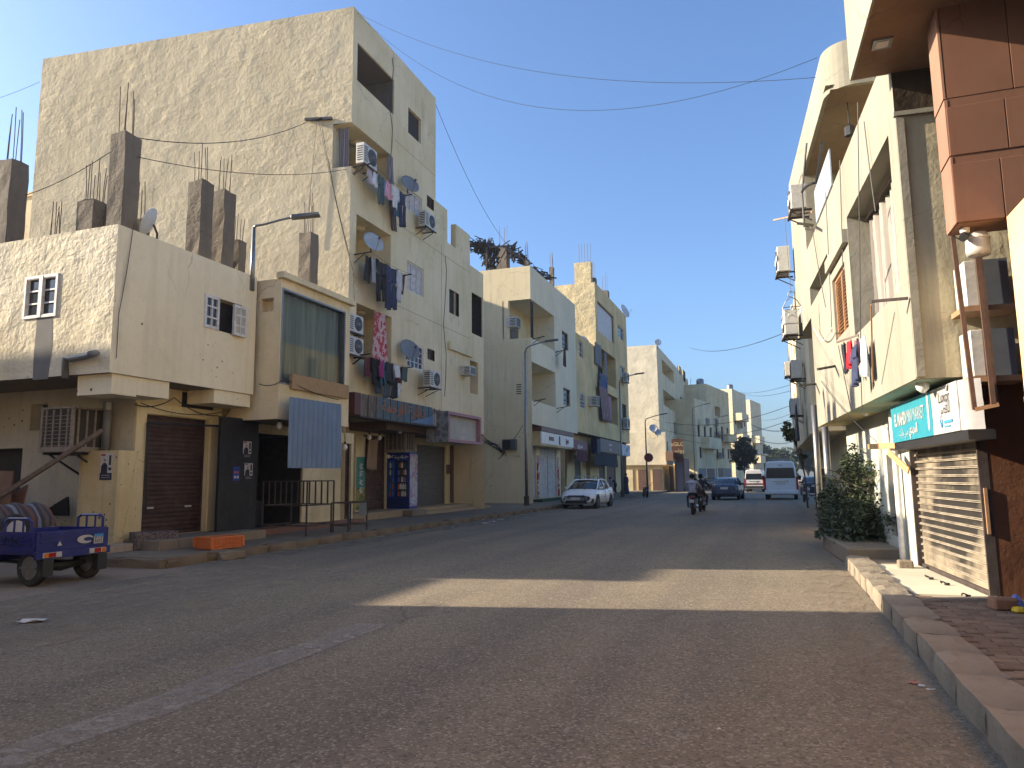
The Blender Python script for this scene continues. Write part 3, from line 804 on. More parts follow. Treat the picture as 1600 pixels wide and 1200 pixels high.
# ground floor
FG = fx(-13.5); yg = FG.q(205, 750)[0]
SG = fy(yg)
rs = FG.rect((229, 647), (318, 826)); rs = (rs[0], rs[1], 0.40, rs[3])
wall(FG, yg, ye, 0, zb, [hole(rs, .22, True)]).build('shop_wall', P_LOWG, low)
rd = SG.rect((0, 701), (29, 790)); rd = (rd[0] - 1.0, rd[1], .1, rd[3])
rh = SG.rect((49, 632), (72, 672))
wall(SG, -26, -13.5, 0, zb, [hole(rd, .3, False), hole(rh, .3, False)]).build('yard_wall', P_GREY, low)
MB().fbox(SG, rd[0], rd[1], rd[2], rd[3], -.34, -.3).build('door', M_BLACK, low)
MB().fbox(SG, rh[0], rh[1], rh[2], rh[3], -.34, -.3).build('hole', M_DARK, low)
sh = rolling(FG, (rs[0] + .05, rs[1] - .05, rs[2], rs[3]), low, M_MAROON, .14, .105, amp=.022, label='maroon roller shutter with pale wear across its middle')
for uu in (.12, .72): MB().fbox(FG, rs[0] + (rs[1] - rs[0]) * uu, rs[0] + (rs[1] - rs[0]) * uu + .2, rs[2] + .62, rs[2] + .66, -.12, -.09).build('handle', M_WHITE, sh)
m = MB(); m.fbox(FG, yg - .003, rs[0] - .04, .15, zb - .42, .002, .06); m.fbox(FG, rs[1] + .05, rs[1] + .42, .15, zb - .42, .002, .06); m.fbox(FG, rs[0] - .04, rs[1] + .05, rs[3] + .02, zb - .42, .002, .06)
m.build('door_surround', plaster('yellow_surround', (0.67, 0.58, 0.40), lump=.015, lsc=3, stain=.3, pit=.4), low)
m = MB(); a = FG.rect((285, 605), (333, 632)); m.fbox(FG, a[0], a[1], zb - .40, zb - .03, .002, .01); m.build('vent_opening', M_DARK, low)
# beams carrying the overhang
x1 = SL.q(113, 600)[0]
ybm = FL.q(268, 600)[0]
for q_ in ((x1, XL - .06, yc + .12, yc + .75, zb - .42, zb - .003), (-13.4, XL - .06, yc + .752, ybm, zb - .38, zb - .003), (-13.4, XL - .05, ye - 1.35, ye - .05, zb - .33, zb - .003)): MB().box(*q_).build('beam', P_LOWF, low)
# pier with peeling paint
FPI = fy(yg - .55); pr = FPI.rect((128, 705), (177, 850)); xa = FPI.q(113, 760)[0]
m = MB(); m.prism([(xa, yg - .002, 0), (xa + .12, yg - .5, 0), (pr[0] + .05, yg - .55, 0), (pr[1], yg - .55, 0), (pr[1], yg - .002, 0)], (0, 0, pr[3]))
m.build('pier', P_LOWG, low)
M_POSTW = paint('poster_white', (0.55, 0.53, 0.52), 0.7); M_POSTD = paint('poster_dark', (0.03, 0.028, 0.05), 0.7); M_SKIN = paint('poster_skin', (0.35, 0.2, 0.14), 0.7)
M_RED = paint('poster_red', (0.35, 0.03, 0.03), 0.7)
def poster(label, fc, u, z, w=.42, h=.72, kind='man', off=.006):
    t = thing('poster', label, 'poster', fc.w(u, z, off), fc.ang(), 'posters pasted on walls')
    L = Fac((0, 0), (1, 0), (0, -1))
    def r(n, a, b, c, d, m_, o=.002): MB().fbox(L, a * w, b * w, c * h, d * h, -.002, o).build(n, m_, t, local=True)
    if kind == 'man':
        r('sheet', -.5, .5, 0, 1, M_POSTW); r('caption', -.5, .5, .0, .26, M_POSTD, .004)
        m_ = MB(); m_.prism([(-.42 * w, -.003, .26 * h), (.12 * w, -.003, .26 * h), (.10 * w, -.003, .55 * h), (-.05 * w, -.003, .64 * h), (-.22 * w, -.003, .64 * h), (-.40 * w, -.003, .52 * h)], (0, -.003, 0)); m_.build('suit', M_POSTD, t, local=True)
        MB().lathe([(0, -.007), (.1 * w, -.007), (.1 * w, -.004)], (-.13 * w, 0, .74 * h), 'y', 12).build('portrait', M_SKIN, t, local=True)
        r('emblem', .22, .40, .55, .92, M_POSTD, .004); r('mark', .2, .44, .36, .46, M_POSTD, .004)
        r('heading', -.45, -.1, .9, .97, M_RED, .004)
        g_ = MB()
        for k in range(2): g_.fbox(L, -.36 * w, .36 * w, (.08 + .08 * k) * h, (.11 + .08 * k) * h, .004, .006)
        g_.build('lettering', paint('poster_grey', (.3, .3, .33), .7), t, local=True)
    else:
        r('sheet', -.5, .5, 0, 1, paint('poster_blue', (0.02, 0.05, 0.28), 0.6)); r('heading', -.32, .3, .52, .66, paint('poster_orange', (.5, .12, .05), .6), .004)
        g_ = MB()
        for x in (-.2, .2): g_.lathe([(0, -.006), (.15 * w, -.006), (.15 * w, -.002)], (x * w, 0, .25 * h), 'y', 12)
        g_.build('badge', M_POSTW, t, local=True)
    return t
a = FPI.q(165, 750); poster('torn election poster of a man in a dark suit on the peeling yellow pier', FPI, a[0], a[1], .34, .58)
# pipes and cooler
t_ = thing('drain_pipe', 'grey vertical drain pipe standing on the peeling pier', 'pipe', FPI.w(FPI.q(149, 705)[0], pr[3], -.25))
MB().lathe([(.085, 0), (.085, zb - pr[3] - .42)], (0, 0, 0), 'z', 12).build('pipe', paint('pvc_grey', (.16, .165, .17), .5, dirt=.3), t_, local=True, smooth=True)
MB().lathe([(.1, zb - pr[3] - .6), (.1, zb - pr[3] - .42)], (0, 0, 0), 'z', 12).build('collar', M_STEEL, t_, local=True)
M_PVC = MATS['pvc_grey']
p0, p1 = SL.w(*SL.q(108, 592), .09), SL.w(*SL.q(108, 560), .09)
o = MB().tube([p0, p1, SL.w(*SL.q(118, 562), .1), SL.w(*SL.q(140, 558), .1), SL.w(*SL.q(158, 553), .12), SL.w(*SL.q(161, 557), .3)], .07, 10).build('waste_pipe', M_PVC, None, smooth=True)
solo(o, 'elbowed dark waste pipe across the bottom of the corner house side wall', 'pipe')
cr_ = SG.rect((50, 645), (146, 704))
desert_cooler('rusty slatted evaporative cooler box on the corner house yard wall', SG, SG.q(88, 705, 1.0)[0], SG.q(88, 704, 1.0)[1], .95, .1)
# strip of grey damp below the side window is a patch of raw cement
a = SL.rect((58, 497), (76, 592))
m = MB().grid([[SL.w(a[0] + .06 * noise.noise((z, 1, 0)), z, .004), SL.w(a[1] + .06 * noise.noise((z, 5, 0)), z, .004)] for z in [a[2] + (a[3] - a[2]) * k / 8 for k in range(9)]])
m.build('cement_patch', paint('bare_cement', (.16, .155, .145), .9, sc=3), low)
# roof columns
for (px, top, py, wpx, dep, rh_, nb) in ((22, 255, 378, .46, .9, 1.25, 6), (198, 213, 350, .42, .6, 1.1, 5), (148, 318, 352, .50, 1.3, 1.0, 8), (176, 326, 352, .3, 1.5, .6, 4), (86, 372, 372, .3, 1.2, .9, 6)):
    p = on_y(px, top, yc + dep); column((p.x, p.y, zt - .42), wpx, p.z - zt + .42, low, nb, rh_, px)
for (px, top, wpx, rh_, nb) in ((315, 287, .42, 1.05, 5), (350, 302, .42, 1.0, 6), (372, 378, .3, .8, 4), (220, 345, .25, .9, 3)):
    p = on_x(px, top, XL - .55); column((p.x, p.y, zt - .42), wpx, p.z - zt + .42, low, nb, rh_, px)
p = on_x(245, 348, XL - .12)
dish('small white satellite dish on the corner house roof edge', (p.x, p.y, zt - .06), rad(-62), 25, .34, .28)
# black hoarding leaf beside the shutter
FB = fx(-12.95); rb_ = FB.rect((346, 651), (397, 843)); 
bl = thing('metal_hoarding', 'tall black metal sheet beside the maroon shutter with posters on it', 'panel', FB.w((rb_[0] + rb_[1]) / 2, PZ, 0))
MB().fbox(FB, rb_[0], rb_[1], PZ, rb_[3], -.04, 0).build('sheet', paint('black_sheet', (.012, .012, .013), .55, var=.4, dirt=.25, dirtc=(.08, .06, .05), sc=1.5), bl)
g = MB(); bars(g, FB, (rb_[0] - .02, rb_[1] + .02, PZ, rb_[3] + .01), 1, 2, .05, -.06, .012, .05); g.build('frame', M_BLACK, bl)
for (px, py, k, lb, w_, h_) in ((385, 716, 'man', 'upper election poster of a man on the black metal sheet', .32, .44), (387, 750, 'man', 'lower election poster of a man on the black metal sheet', .32, .44), (368, 751, 'b', 'small blue printed notice on the black metal sheet', .26, .36)):
    a = FB.q(px, py); poster(lb, FB, a[0], a[1], w_, h_, k, .016)
# wall-mounted pole frame of an absent awning
aw = thing('folded_awning', 'thin black awning rods folded flat around the maroon shutter', 'awning', FG.w(yg + 1, .6, .1))
m = MB(); a, b, c, d = (FG.w(*FG.q(221, 803), .12), FG.w(*FG.q(224, 661), .12), FG.w(*FG.q(344, 668), .5), FG.w(*FG.q(337, 784), .12))
m.tube([a, b], .025, 6); m.tube([b, c], .03, 6); m.tube([c, d], .025, 6); m.build('rod', M_BLACK, aw)
# steps, boxes and stones in front of the corner house
m = MB(); m.box(-13.5, -12.3, yg - .3, ye + .4, PZ - .02, .40); m.build('step', M_CONC, low, bevel=.02)
m = MB(); m.box(-13.44, -12.9, yg - 1.4, yg - .32, 0, .34)
m.build('tiled_plinth', plaster('pale_tile', (.42, .36, .31), lump=.004, stain=.5), low)
a = on_z(228, 858, PZ + .02)
o = MB().box(-.45, .45, -.2, .2, 0, .36).build('cardboard_box', blotch('paisley_print', [(.06, .045, .05), (.16, .12, .11), (.05, .04, .05), (.25, .2, .17)], 16), None, bevel=.01)
o.location = (a.x - .1, a.y + .3, PZ + .012); o.rotation_euler = (0, 0, rad(62)); tag(o, 'paisley patterned box at the foot of the maroon shutter', 'box')
def crate(label, loc, rz, L=.80, W_=.55, Hh=.22):
    t = thing('plastic_crate', label, 'crate', loc, rz)
    mt = paint('orange_plastic', (.62, .15, .03), .45, dirt=.25)
    f = MB()
    f.box(-L / 2, L / 2, -W_ / 2, W_ / 2, 0, .03)
    for (sx, sy) in ((-1, -1), (1, -1), (1, 1), (-1, 1)): f.box(sx * L / 2 - .03, sx * L / 2 + .03, sy * W_ / 2 - .03, sy * W_ / 2 + .03, .03, Hh)
    f.build('frame', mt, t, local=True)
    g = MB()
    for k in range(5):
        z = .05 + (Hh - .05) * k / 4.4
        for s in (-1, 1): g.box(-L / 2 + .03, L / 2 - .03, s * W_ / 2 - .012, s * W_ / 2 + .012, z, z + .022); g.box(s * L / 2 - .012, s * L / 2 + .012, -W_ / 2 + .03, W_ / 2 - .03, z, z + .022)
    for k in range(12):
        x = -L / 2 + .06 + (L - .12) * k / 11
        for s in (-1, 1): g.box(x - .011, x + .011, s * W_ / 2 - .009, s * W_ / 2 + .009, .03, Hh)
    for k in range(8):
        y = -W_ / 2 + .06 + (W_ - .12) * k / 7
        for s in (-1, 1): g.box(s * L / 2 - .009, s * L / 2 + .009, y - .011, y + .011, .03, Hh)
    g.build('lattice', mt, t, local=True)
    l = MB(); l.box(-L / 2 - .02, L / 2 + .02, -W_ / 2 - .02, W_ / 2 + .02, Hh, Hh + .03); l.build('lid', mt, t, local=True, bevel=.008)
    return t
a = on_z(342, 856, PZ); crate('orange lattice plastic crate on the pavement edge below the maroon shutter', (a.x, a.y, PZ + .005), rad(78))
def stone(label, p, s, seed, mat=None):
    bm = bmesh.new(); bmesh.ops.create_icosphere(bm, subdivisions=3, radius=1)
    for v in bm.verts:
        d = v.co.normalized(); f = 1 + .28 * noise.noise(d * 1.7 + Vector((seed, 0, 0))) + .08 * noise.noise(d * 5 + Vector((0, seed, 0)))
        q = Vector((max(-.75, min(.75, d.x * f)), max(-.75, min(.75, d.y * f)), max(-.6, min(.6, d.z * f))))
        v.co = Vector((q.x * s[0], q.y * s[1], (q.z + .6) * s[2]))
    me = bpy.data.meshes.new('stone'); bm.to_mesh(me); bm.free(); me.materials.append(mat or M_CONC)
    o = bpy.data.objects.new('stone', me); COL.objects.link(o); o.location = p; o.rotation_euler = (0, 0, seed)
    return tag(o, label, 'stone')
a = on_z(360, 874, 0); stone('flat grey broken stone lying against the left kerb below the crate', (a.x, a.y, 0), (.38, .2, .14), 1.3)
a = on_z(310, 846, PZ); stone('dark stone behind the orange crate on the step', (a.x, a.y, PZ), (.16, .12, .12), 2.3, M_RUST)

# ------------------------------------------------------------------ glazed bay house
P_BAY = plaster('ochre_bay_render', (0.70, 0.60, 0.45), lump=0.03, lsc=1.5, stain=0.35, streak=0.35, pit=0.3, col2=(0.52, 0.44, 0.28))
YB = ye + .12
XB = on_y(438, 500, YB).x
FBY = fx(XB); SBY = fy(YB)
bay = thing('bay_house', 'narrow ochre house with one big curtained glass bay above a dark shop', 'house', (-15, YB + 2, 0))
yb2 = FBY.q(546, 560)[0]; zbt = FBY.q(438, 434)[1]; zbb = FBY.q(438, 655)[1]
rg = FBY.rect((441, 449), (538, 600)); rg = (rg[0], rg[1], FBY.q(441, 600)[1], FBY.q(441, 449)[1])
wall(FBY, YB, yb2, zbb, zbt, [hole(rg, .18)], caps='tr').build('front_wall', P_BAY, bay)
rq = SBY.rect((407, 467), (427, 486))
wall(SBY, -22, XB, zbb, zbt, [hole(rq, .3, True)], caps='t').build('side_wall', P_BAY, bay)
m = MB(); m.quad((-22, YB, zbb), (XB, YB, zbb), (XB, yb2, zbb), (-22, yb2, zbb)); m.quad((-22, YB, zbt - .01), (XB - .01, YB + .01, zbt - .01), (XB - .01, yb2 - .01, zbt - .01), (-22, yb2 - .01, zbt - .01)); m.quad((-22, yb2, zbb), (XB, yb2, zbb), (XB, yb2, zbt), (-22, yb2, zbt))
m.build('roof', M_CONC, bay)
yT0_ = fx(-13.3).q(553, 10)[0]
MB().prism([(-22, yb2 + .01, 0), (-13.4, yb2 + .01, 0), (-13.4, yT0_ - .08, 0), (-22, yT0_ - 1.05, 0)], (0, 0, zbt - .1)).build('added_sun_stop', P_BAY, bay)  # unseen wing added to stop stray sun between bay and tall block
MB().fbox(FBY, YB - .08, yb2 + .1, zbt + .002, zbt + .16, -.1, .14).build('cornice', plaster('cornice_cream', (.66, .58, .42), lump=.01, stain=.3), bay)
pn = MB()
rows = []
def curtain_mat():
    t = NT('grey_green_curtain')
    c = t.mix(t.ramp(t.noise(2.2, 4, .6, st=(1, 5, .12)), [(.35, 0), (.65, 1)]), (.14, .15, .125), (.27, .275, .225))
    return t.fin(c, .9)
n_ = 60
for zz in (rg[2] + .04, (rg[2] + rg[3]) / 2, rg[3] - .04):
    rows.append([FBY.w(rg[0] + (rg[1] - rg[0]) * k / n_, zz, -.24 + .035 * math.sin(k * 1.15) + .02 * math.sin(k * .4)) for k in range(n_ + 1)])
pn.grid(rows)
wb_ = MB(); bars(wb_, FBY, rg, 1, 1, .05, -.16, .012, .05); wbo = wb_.build('window', M_STEEL, bay)
pn.build('curtain', curtain_mat(), wbo, fix=False)
def clear_glass():
    t = NT('clear_pane'); t.t.nodes.remove(t.b)
    gl = t.n('ShaderNodeBsdfGlossy', i_Roughness=.03); gl.inputs['Color'].default_value = (1, 1, 1, 1)
    tr = t.n('ShaderNodeBsdfTransparent'); tr.inputs['Color'].default_value = (.82, .88, .86, 1)
    fr = t.n('ShaderNodeFresnel', i_IOR=1.5); mx = t.n('ShaderNodeMixShader')
    t.l(t.math('MULTIPLY', fr.outputs[0], .25), mx.inputs[0]); t.l(tr.outputs[0], mx.inputs[1]); t.l(gl.outputs[0], mx.inputs[2]); t.l(mx.outputs[0], t.out.inputs[0])
    return t.m
M_PANE = clear_glass()
MB().quad(FBY.w(rg[0] + .05, rg[2] + .05, -.08), FBY.w(rg[1] - .05, rg[2] + .05, -.08), FBY.w(rg[1] - .05, rg[3] - .05, -.08), FBY.w(rg[0] + .05, rg[3] - .05, -.08)).build('pane', M_PANE, wbo)
M_TRIM0 = paint('dark_furniture', (.03, .03, .032), .5)
# its ground floor shop
FBG = fx(XB - 1.5)
yq = FBG.q(548, 700)[0]
do = FBG.rect((412, 662), (462, 800)); do = (YB + .25, FBG.q(474, 700)[0], .35, zbb - .25)
do2 = (FBG.q(503, 700)[0], FBG.q(549, 700)[0], .35, zbb - .35)
wall(FBG, YB, do2[1] + .15, 0, zbb, [hole(do, 1.6, False), hole(do2, .2, True)]).build('shop_wall', P_BAY, bay)
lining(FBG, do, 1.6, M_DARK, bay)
for k_ in range(4): MB().fbox(FBG, do[0] + .35 + k_ * .55, do[0] + .75 + k_ * .55, .36, .95 + .1 * (k_ % 2), -1.4, -.9).build('stacked_chair', M_TRIM0, bay)
rolling(FBG, (do2[0] + .05, do2[1] - .05, do2[2], do2[3]), bay, M_MAROON, .12, .1)
m = MB(); m.fbox(FBG, YB, do2[1] + .15, PZ, .35, .002, .45); m.build('step', paint('red_tiled_step', (.20, .085, .055), .7, dirt=.5), bay)
# corrugated sheet hung as an awning
def corrugated(label, a, b, c, d, mat, name='corrugated_sheet', n=26, amp=.022):
    """sheet with ribs running down; corners top-left, top-right, bottom-right, bottom-left"""
    a, b, c, d = map(Vector, (a, b, c, d)); nn = (b - a).cross(d - a).normalized(); rows = []
    for v in (0, .25, .5, .75, 1):
        rows.append([(a.lerp(b, i / (n * 4))).lerp(d.lerp(c, i / (n * 4)), v) + nn * (amp * (abs((i % 4) - 2) - 1) + .03 * math.sin(i * .11) * v) for i in range(n * 4 + 1)])
    o = MB().grid(rows).build(name, mat, None, fix=False); sm = o.modifiers.new('t', 'SOLIDIFY'); sm.thickness = .004
    return solo(o, label, 'metal sheet')
FAW = fx(XB + .35)
corrugated('blue corrugated metal sheet hanging in front of the dark shop under the glass bay', FAW.w(*FAW.q(453, 620)), FAW.w(*FAW.q(534, 632)), fx(XB + .5).w(*fx(XB + .5).q(532, 732)), fx(XB + .5).w(*fx(XB + .5).q(450, 731)),
           paint('blue_corrugated_paint', (.105, .165, .27), .45, metal=.3, dirt=.25, dirtc=(.2, .2, .2), sc=2.0), n=11, amp=.018)
p = on_x(483, 366, XB - 1.2); column((p.x, p.y, zbt - .02), .42, p.z - zbt + .02, bay, 6, 1.2, 4)
m = MB(); a = FBY.rect((452, 590), (532, 622)); m.fbox(FBY, a[0], a[1] + .3, a[2], a[2] + .4, .002, .1); m.build('sign_board', paint('raw_plywood', (.36, .23, .11), .8, dirt=.3), bay)
# ------------------------------------------------------------------ the tall yellow block
P_TS = plaster('tall_side_roughcast', (0.55, 0.485, 0.375), lump=0.05, lsc=2.4, stain=0.25, streak=0.15, lstr=1.0, col2=(0.49, 0.425, 0.32), patch=.25, patchc=(.40, .34, .25))
P_TF = plaster('tall_front_ochre', (0.71, 0.60, 0.45), lump=0.03, lsc=0.9, stain=0.2, streak=0.25, lstr=0.6, col2=(0.62, 0.52, 0.35), patch=.35, patchc=(.46, .38, .25))
XT = -13.3
FT = fx(XT)
tall = thing('apartment_block', 'tall ochre apartment block with a blank rough side wall and laundry balconies', 'building', (-17, 26, 0))
yt0, ztt = FT.q(553, 10)
yt1 = FT.q(681, 151)[0]; yt2 = FT.q(699, 340)[0]; yt3 = FT.q(712, 360)[0]; yt4 = FT.q(734, 390)[0]; yt5 = FT.q(755, 430)[0]
z_a = FT.q(684, 316)[1]; z_b = FT.q(701, 380)[1]; z_c = FT.q(712, 350)[1]; z_d = FT.q(734, 414)[1]
zs0 = FT.q(556, 650)[1]                                # underside of the upper floors
def span(lt, rt_px, zb_px, f=FT):
    """opening from its top-left pixel, the pixel column of its right jamb and the pixel of its bottom-left"""
    u0, z1 = f.q(*lt); u1 = f.q(rt_px[0], rt_px[1])[0]; z0 = f.q(*zb_px)[1]; return (u0, u1, z0, z1)
o_top = span((559, 66), (615.6, 150), (559, 126))
b3 = span((557, 197), (612, 250), (557, 266)); b2_ = span((557, 334), (611, 370), (557, 404)); b1 = span((557, 473), (612, 500), (557, 560))
w_top = FT.rect((638, 167), (658, 219)); w_top = (*FT.q(638, 167)[:1], FT.q(658, 200)[0], FT.q(638, 207)[1], FT.q(638, 167)[1])
def wr(l, t, b, r, f=FT): return (f.q(l, t)[0], f.q(r, (t + b) / 2)[0], f.q(l, b)[1], f.q(l, t)[1])
w3, w3s = wr(635, 292, 325, 659), wr(667, 304, 322, 678)
w2_ = wr(636, 406, 452, 662)
w1_, w1s = wr(636, 533, 573, 662), wr(668, 544, 561, 679)
wR, bR = wr(702, 451, 488, 717), wr(737, 456, 520, 754)
wL, gR = wr(689, 570, 602, 707), wr(728, 560, 612, 747)
b3 = (yt0, *b3[1:])
holes = [hole(o_top, 2.2, False), hole(b3, 2.6, True, 'rtb'), hole(b2_, 1.6, True), hole(b1, 1.6, True), hole(w_top, .12), hole(w3, .1), hole(w3s, .15), hole(w2_, .1), hole(w1_, .1), hole(w1s, .15)]
wall(FT, yt0, yt1, zs0, ztt, [h for h in holes if h[1] < yt1 and h[3] < ztt], caps='t').build('front_wall', P_TF, tall)
wall(FT, yt1, yt2, zs0, z_a, [hole(w3s, .15), hole(w1s, .15)], caps='tr').build('front_wall', P_TF, tall)
wall(FT, yt2, yt3, zs0, z_b, [hole(wR, .1)] if wR[0] > yt2 else [], caps='t').build('front_wall', P_TF, tall)
wall(FT, yt3, yt4, zs0, z_c, [hole(wR, .1), hole(wL, .12)], caps='tlr').build('front_wall', P_TF, tall)
wall(FT, yt4, yt5, zs0, z_d, [hole(bR, 1.2, True), hole(gR, 1.2, True)], caps='tr').build('front_wall', P_TF, tall)
# side wall, a little out of square with the street
an = rad(6.26)
ST = Fac((XT, yt0), (math.cos(an), math.sin(an)), (math.sin(an), -math.cos(an)))
uL = ST.q(67, 92)[0]
so = ST.rect((520, 213), (551, 270)); so = (so[0], 0, b3[2], b3[3])
wall(ST, uL, 0, 0, ztt, [hole(so, 1.2, False, 'l')], caps='t').build('side_wall', P_TS, tall)
pL = ST.w(uL, 0)
m = MB()
m.quad((pL.x, pL.y, 0), (pL.x, yt1, 0), (pL.x, yt1, ztt), (pL.x, pL.y, ztt))
m.quad((pL.x, yt1, z_b - 1), (XT, yt1, z_b - 1), (XT, yt1, ztt), (pL.x, yt1, ztt))
m.quad((pL.x, yt5, 0), (XT, yt5, 0), (XT, yt5, z_d - .9), (pL.x, yt5, z_d - .9))
m.build('rear_wall', P_TF, tall)
m = MB(); m.quad((pL.x, pL.y, ztt - .3), (XT - .1, yt0 + .1, ztt - .3), (XT - .1, yt1, ztt - .3), (pL.x, yt1, ztt - .3)); m.quad((pL.x, yt1, z_b - 1), (XT - .1, yt1, z_b - 1), (XT - .1, yt5, z_b - 1), (pL.x, yt5, z_b - 1))
m.quad((pL.x, pL.y, zs0), (XT, yt0, zs0), (XT, yt5, zs0), (pL.x, yt5, zs0)); m.build('roof', M_CONC, tall)
MB().box(XT - 2.0, XT - .4, yt2 + .1, yt3 - .05, z_b - .5, z_b + .7).build('roof_brickwork', M_BRICK, tall)
# interiors and windows
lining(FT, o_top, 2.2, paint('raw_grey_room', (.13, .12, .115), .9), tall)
MB().fbox(FT, o_top[0] + .01, o_top[0] + 1.2, o_top[2] + .005, o_top[2] + 1.3, -2.19, -1.9).build('brick_stack', M_BRICK, tall)
win(FT, w_top, tall, 'void', .12); win(FT, w3, tall, 'screen', .1)
win(FT, w3s, tall, 'dark', .15); win(FT, w2_, tall, 'screen', .1); win(FT, w1_, tall, 'grille', .1); win(FT, w1s, tall, 'louvre', .15)
win(FT, wR, tall, 'void', .1); win(FT, wL, tall, 'louvre', .12)
lining(FT, bR, 1.2, M_DARK, tall)
# balcony doors, ceiling roses, ledges between floors
for bb in (b3, b2_, b1):
    d_ = MB().fbox(FT, bb[0] + .7, bb[0] + 1.5, bb[2] - .5, bb[3] - .55, -1.59, -1.52).build('balcony_door', paint('pinkish_door', (.42, .28, .25), .6), tall)
    g = MB(); bars(g, FT, (bb[0] + .65, bb[0] + 1.55, bb[2] - .5, bb[3] - .5), 2, 2, .06, -1.52, -1.47, .07); g.build('frame', M_WHITE, d_)
    c_ = FT.w((bb[0] + bb[1]) / 2, bb[3] - .1, -.7)
    MB().lathe([(.0, 0), (.26, .03), (.26, .095)], tuple(c_), 'z', 16).build('ceiling_rose', P_TF, tall, smooth=True)
m = MB(); u_ = FT.q(690, 536)[0]; zz = FT.q(690, 536)[1]; m.fbox(FT, yt2 + .05, FT.q(735, 560)[0], zz - .15, zz + .2, .002, .14); m.build('ledge', P_TF, tall)
for (px, py0, py1) in ((612, 90, 250), (695, 400, 620)):
    pts = [FT.w(FT.q(px + 2 * math.sin(k), py0)[0] + .04 * math.sin(k * 2.1), FT.q(px, py0)[1] + (FT.q(px, py1)[1] - FT.q(px, py0)[1]) * k / 10, .02) for k in range(11)]
    MB().tube(pts, .012, 4).build('wiring', M_WIRE, tall)
M_JNT = paint('dark_render_joint', (.30, .24, .15), .95)
for zz in (b3[3] + .75, b2_[3] + .62, b1[3] + .55): MB().fbox(FT, b1[1] + .08, yt4 if zz < z_d else yt1, zz, zz + .018, .001, .004).build('render_joint', M_JNT, tall)
for (px, za, zb__) in ((612, b3[3] + .3, ztt - .02), (690, zs0, z_b - .3)): u_ = FT.q(px, 300)[0]; MB().fbox(FT, u_, u_ + .02, za, zb__, .001, .004).build('render_joint', M_JNT, tall)

# ground-floor shops
XS = -15.0
FS = fx(XS)
ys0 = FS.q(549, 720)[0]; ysE = FS.q(713, 740)[0]
def sr(l, t, r, b, f=FS): return (f.q(l, (t + b) / 2)[0], f.q(r, (t + b) / 2)[0], .45, f.q((l + r) / 2, t)[1])
s1, s2, s3 = sr(567, 692, 600, 800), sr(600, 692, 601, 800), sr(654, 700, 697, 785)
s1 = (s1[0], FS.q(603, 740)[0], .45, zs0 - .4); s3 = (FS.q(651, 740)[0], FS.q(696, 740)[0], .45, zs0 - .6)
wall(FS, ys0 - 1.5, FS.q(716, 740)[0], 0, zs0, [hole(s1, .25, True), hole(s3, .25, True)]).build('shop_wall', P_LOWG, tall)
rolling(FS, (s1[0] + .06, s1[1] - .06, s1[2], s1[3]), tall, paint('brown_shutter', (.085, .045, .035), .6, dirt=.4, sc=2), .12, .11)
rolling(FS, (s3[0] + .06, s3[1] - .06, s3[2], s3[3]), tall, paint('grey_shutter', (.10, .10, .095), .55, dirt=.3, sc=2), .12, .11)
d0 = FS.q(703, 740)[0]; d1 = FS.q(711, 740)[0]
m = MB().fbox(FS, d0, d1, .5, 3.3, .004, .06).build('door', M_BROWN, tall)
m = MB(); m.fbox(FS, s3[1] + .08, d0 - .05, 1.9, 2.35, .002, .03); m.build('tile_band', paint('maroon_tile', (.10, .035, .03), .4), tall)
pb = sr(551, 690, 566, 800)
MB().fbox(FS, pb[0], pb[1], .45, zs0 - .5, .002, .12).build('pilaster', P_BAY, tall)
MB().fbox(FS, pb[0] + .05, pb[1] - .02, .5, FS.q(558, 714)[1], .12, .13).build('advertisement', paint('ad_teal', (.06, .24, .19), .6), tall)
za_ = FS.q(558, 714)[1]
MB().fbox(FS, pb[0] + .05, pb[1] - .02, .5, .5 + (za_ - .5) * .42, .131, .134).build('advertisement', blotch('ad_yellow', [(.38, .28, .05), (.32, .25, .06), (.07, .14, .04), (.36, .27, .05)], 4, det=5), tall)
for k_ in range(4): MB().tube([FS.w(pb[0] + .2 + (pb[1] - pb[0] - .4) * (.5 + .4 * math.sin(j * 1.7 + k_ * 2)), za_ - .25 - k_ * .3 - j * .035, .135) for j in range(7)], .035, 5).build('lettering', M_WHITE, tall)
m = MB(); m.box(XS - .1, XS + 1.1, ys0 - 3.0, FS.q(725, 760)[0], PZ - .02, .45); m.box(XS + 1.1, XS + 1.5, FS.q(600, 760)[0], FS.q(725, 760)[0], PZ - .02, .32)
m.build('step', plaster('limestone_step', (.40, .30, .20), lump=.01, lsc=6, stain=.5), tall, bevel=.02)
m = MB(); m.box(XS, XT - .1, ys0 - .2, FS.q(700, 700)[0], zs0 - .3, zs0 - .002); m.build('fascia_beam', M_BROWN, tall)
# old painted shop sign
FSG = fx(XT + .45)
ysa, ysb = FSG.q(562, 640)[0], FSG.q(693, 650)[0]; zsa, zsb = FSG.q(562, 697 - 48)[1], FSG.q(562, 614)[1]
sg = thing('shop_sign', 'long rusted shop sign with faded orange Arabic letters on blue', 'sign', FSG.w((ysa + ysb) / 2, zsa, -.3))
def faded():
    t = NT('faded_sign_paint')
    c = t.mix(t.ramp(t.noise(1.2, 4, .6, st=(1, 1, 1)), [(.4, 0), (.6, 1)]), (.045, .13, .19), (.075, .105, .115))
    c = t.mix(t.ramp(t.noise(1.5, 7, .75, st=(2, 4.0, .35)), [(.52, 0), (.62, 1)]), c, (.17, .115, .08))
    return t.fin(c, .7, t.bump(t.noise(9, 4), .4, .02))
M_OLD = blotch('peeling_sign_end', [(.07, .055, .045), (.17, .125, .085), (.10, .075, .06), (.24, .19, .14), (.09, .065, .05)], 2.6, det=7, st=(1, 3.5, .4))
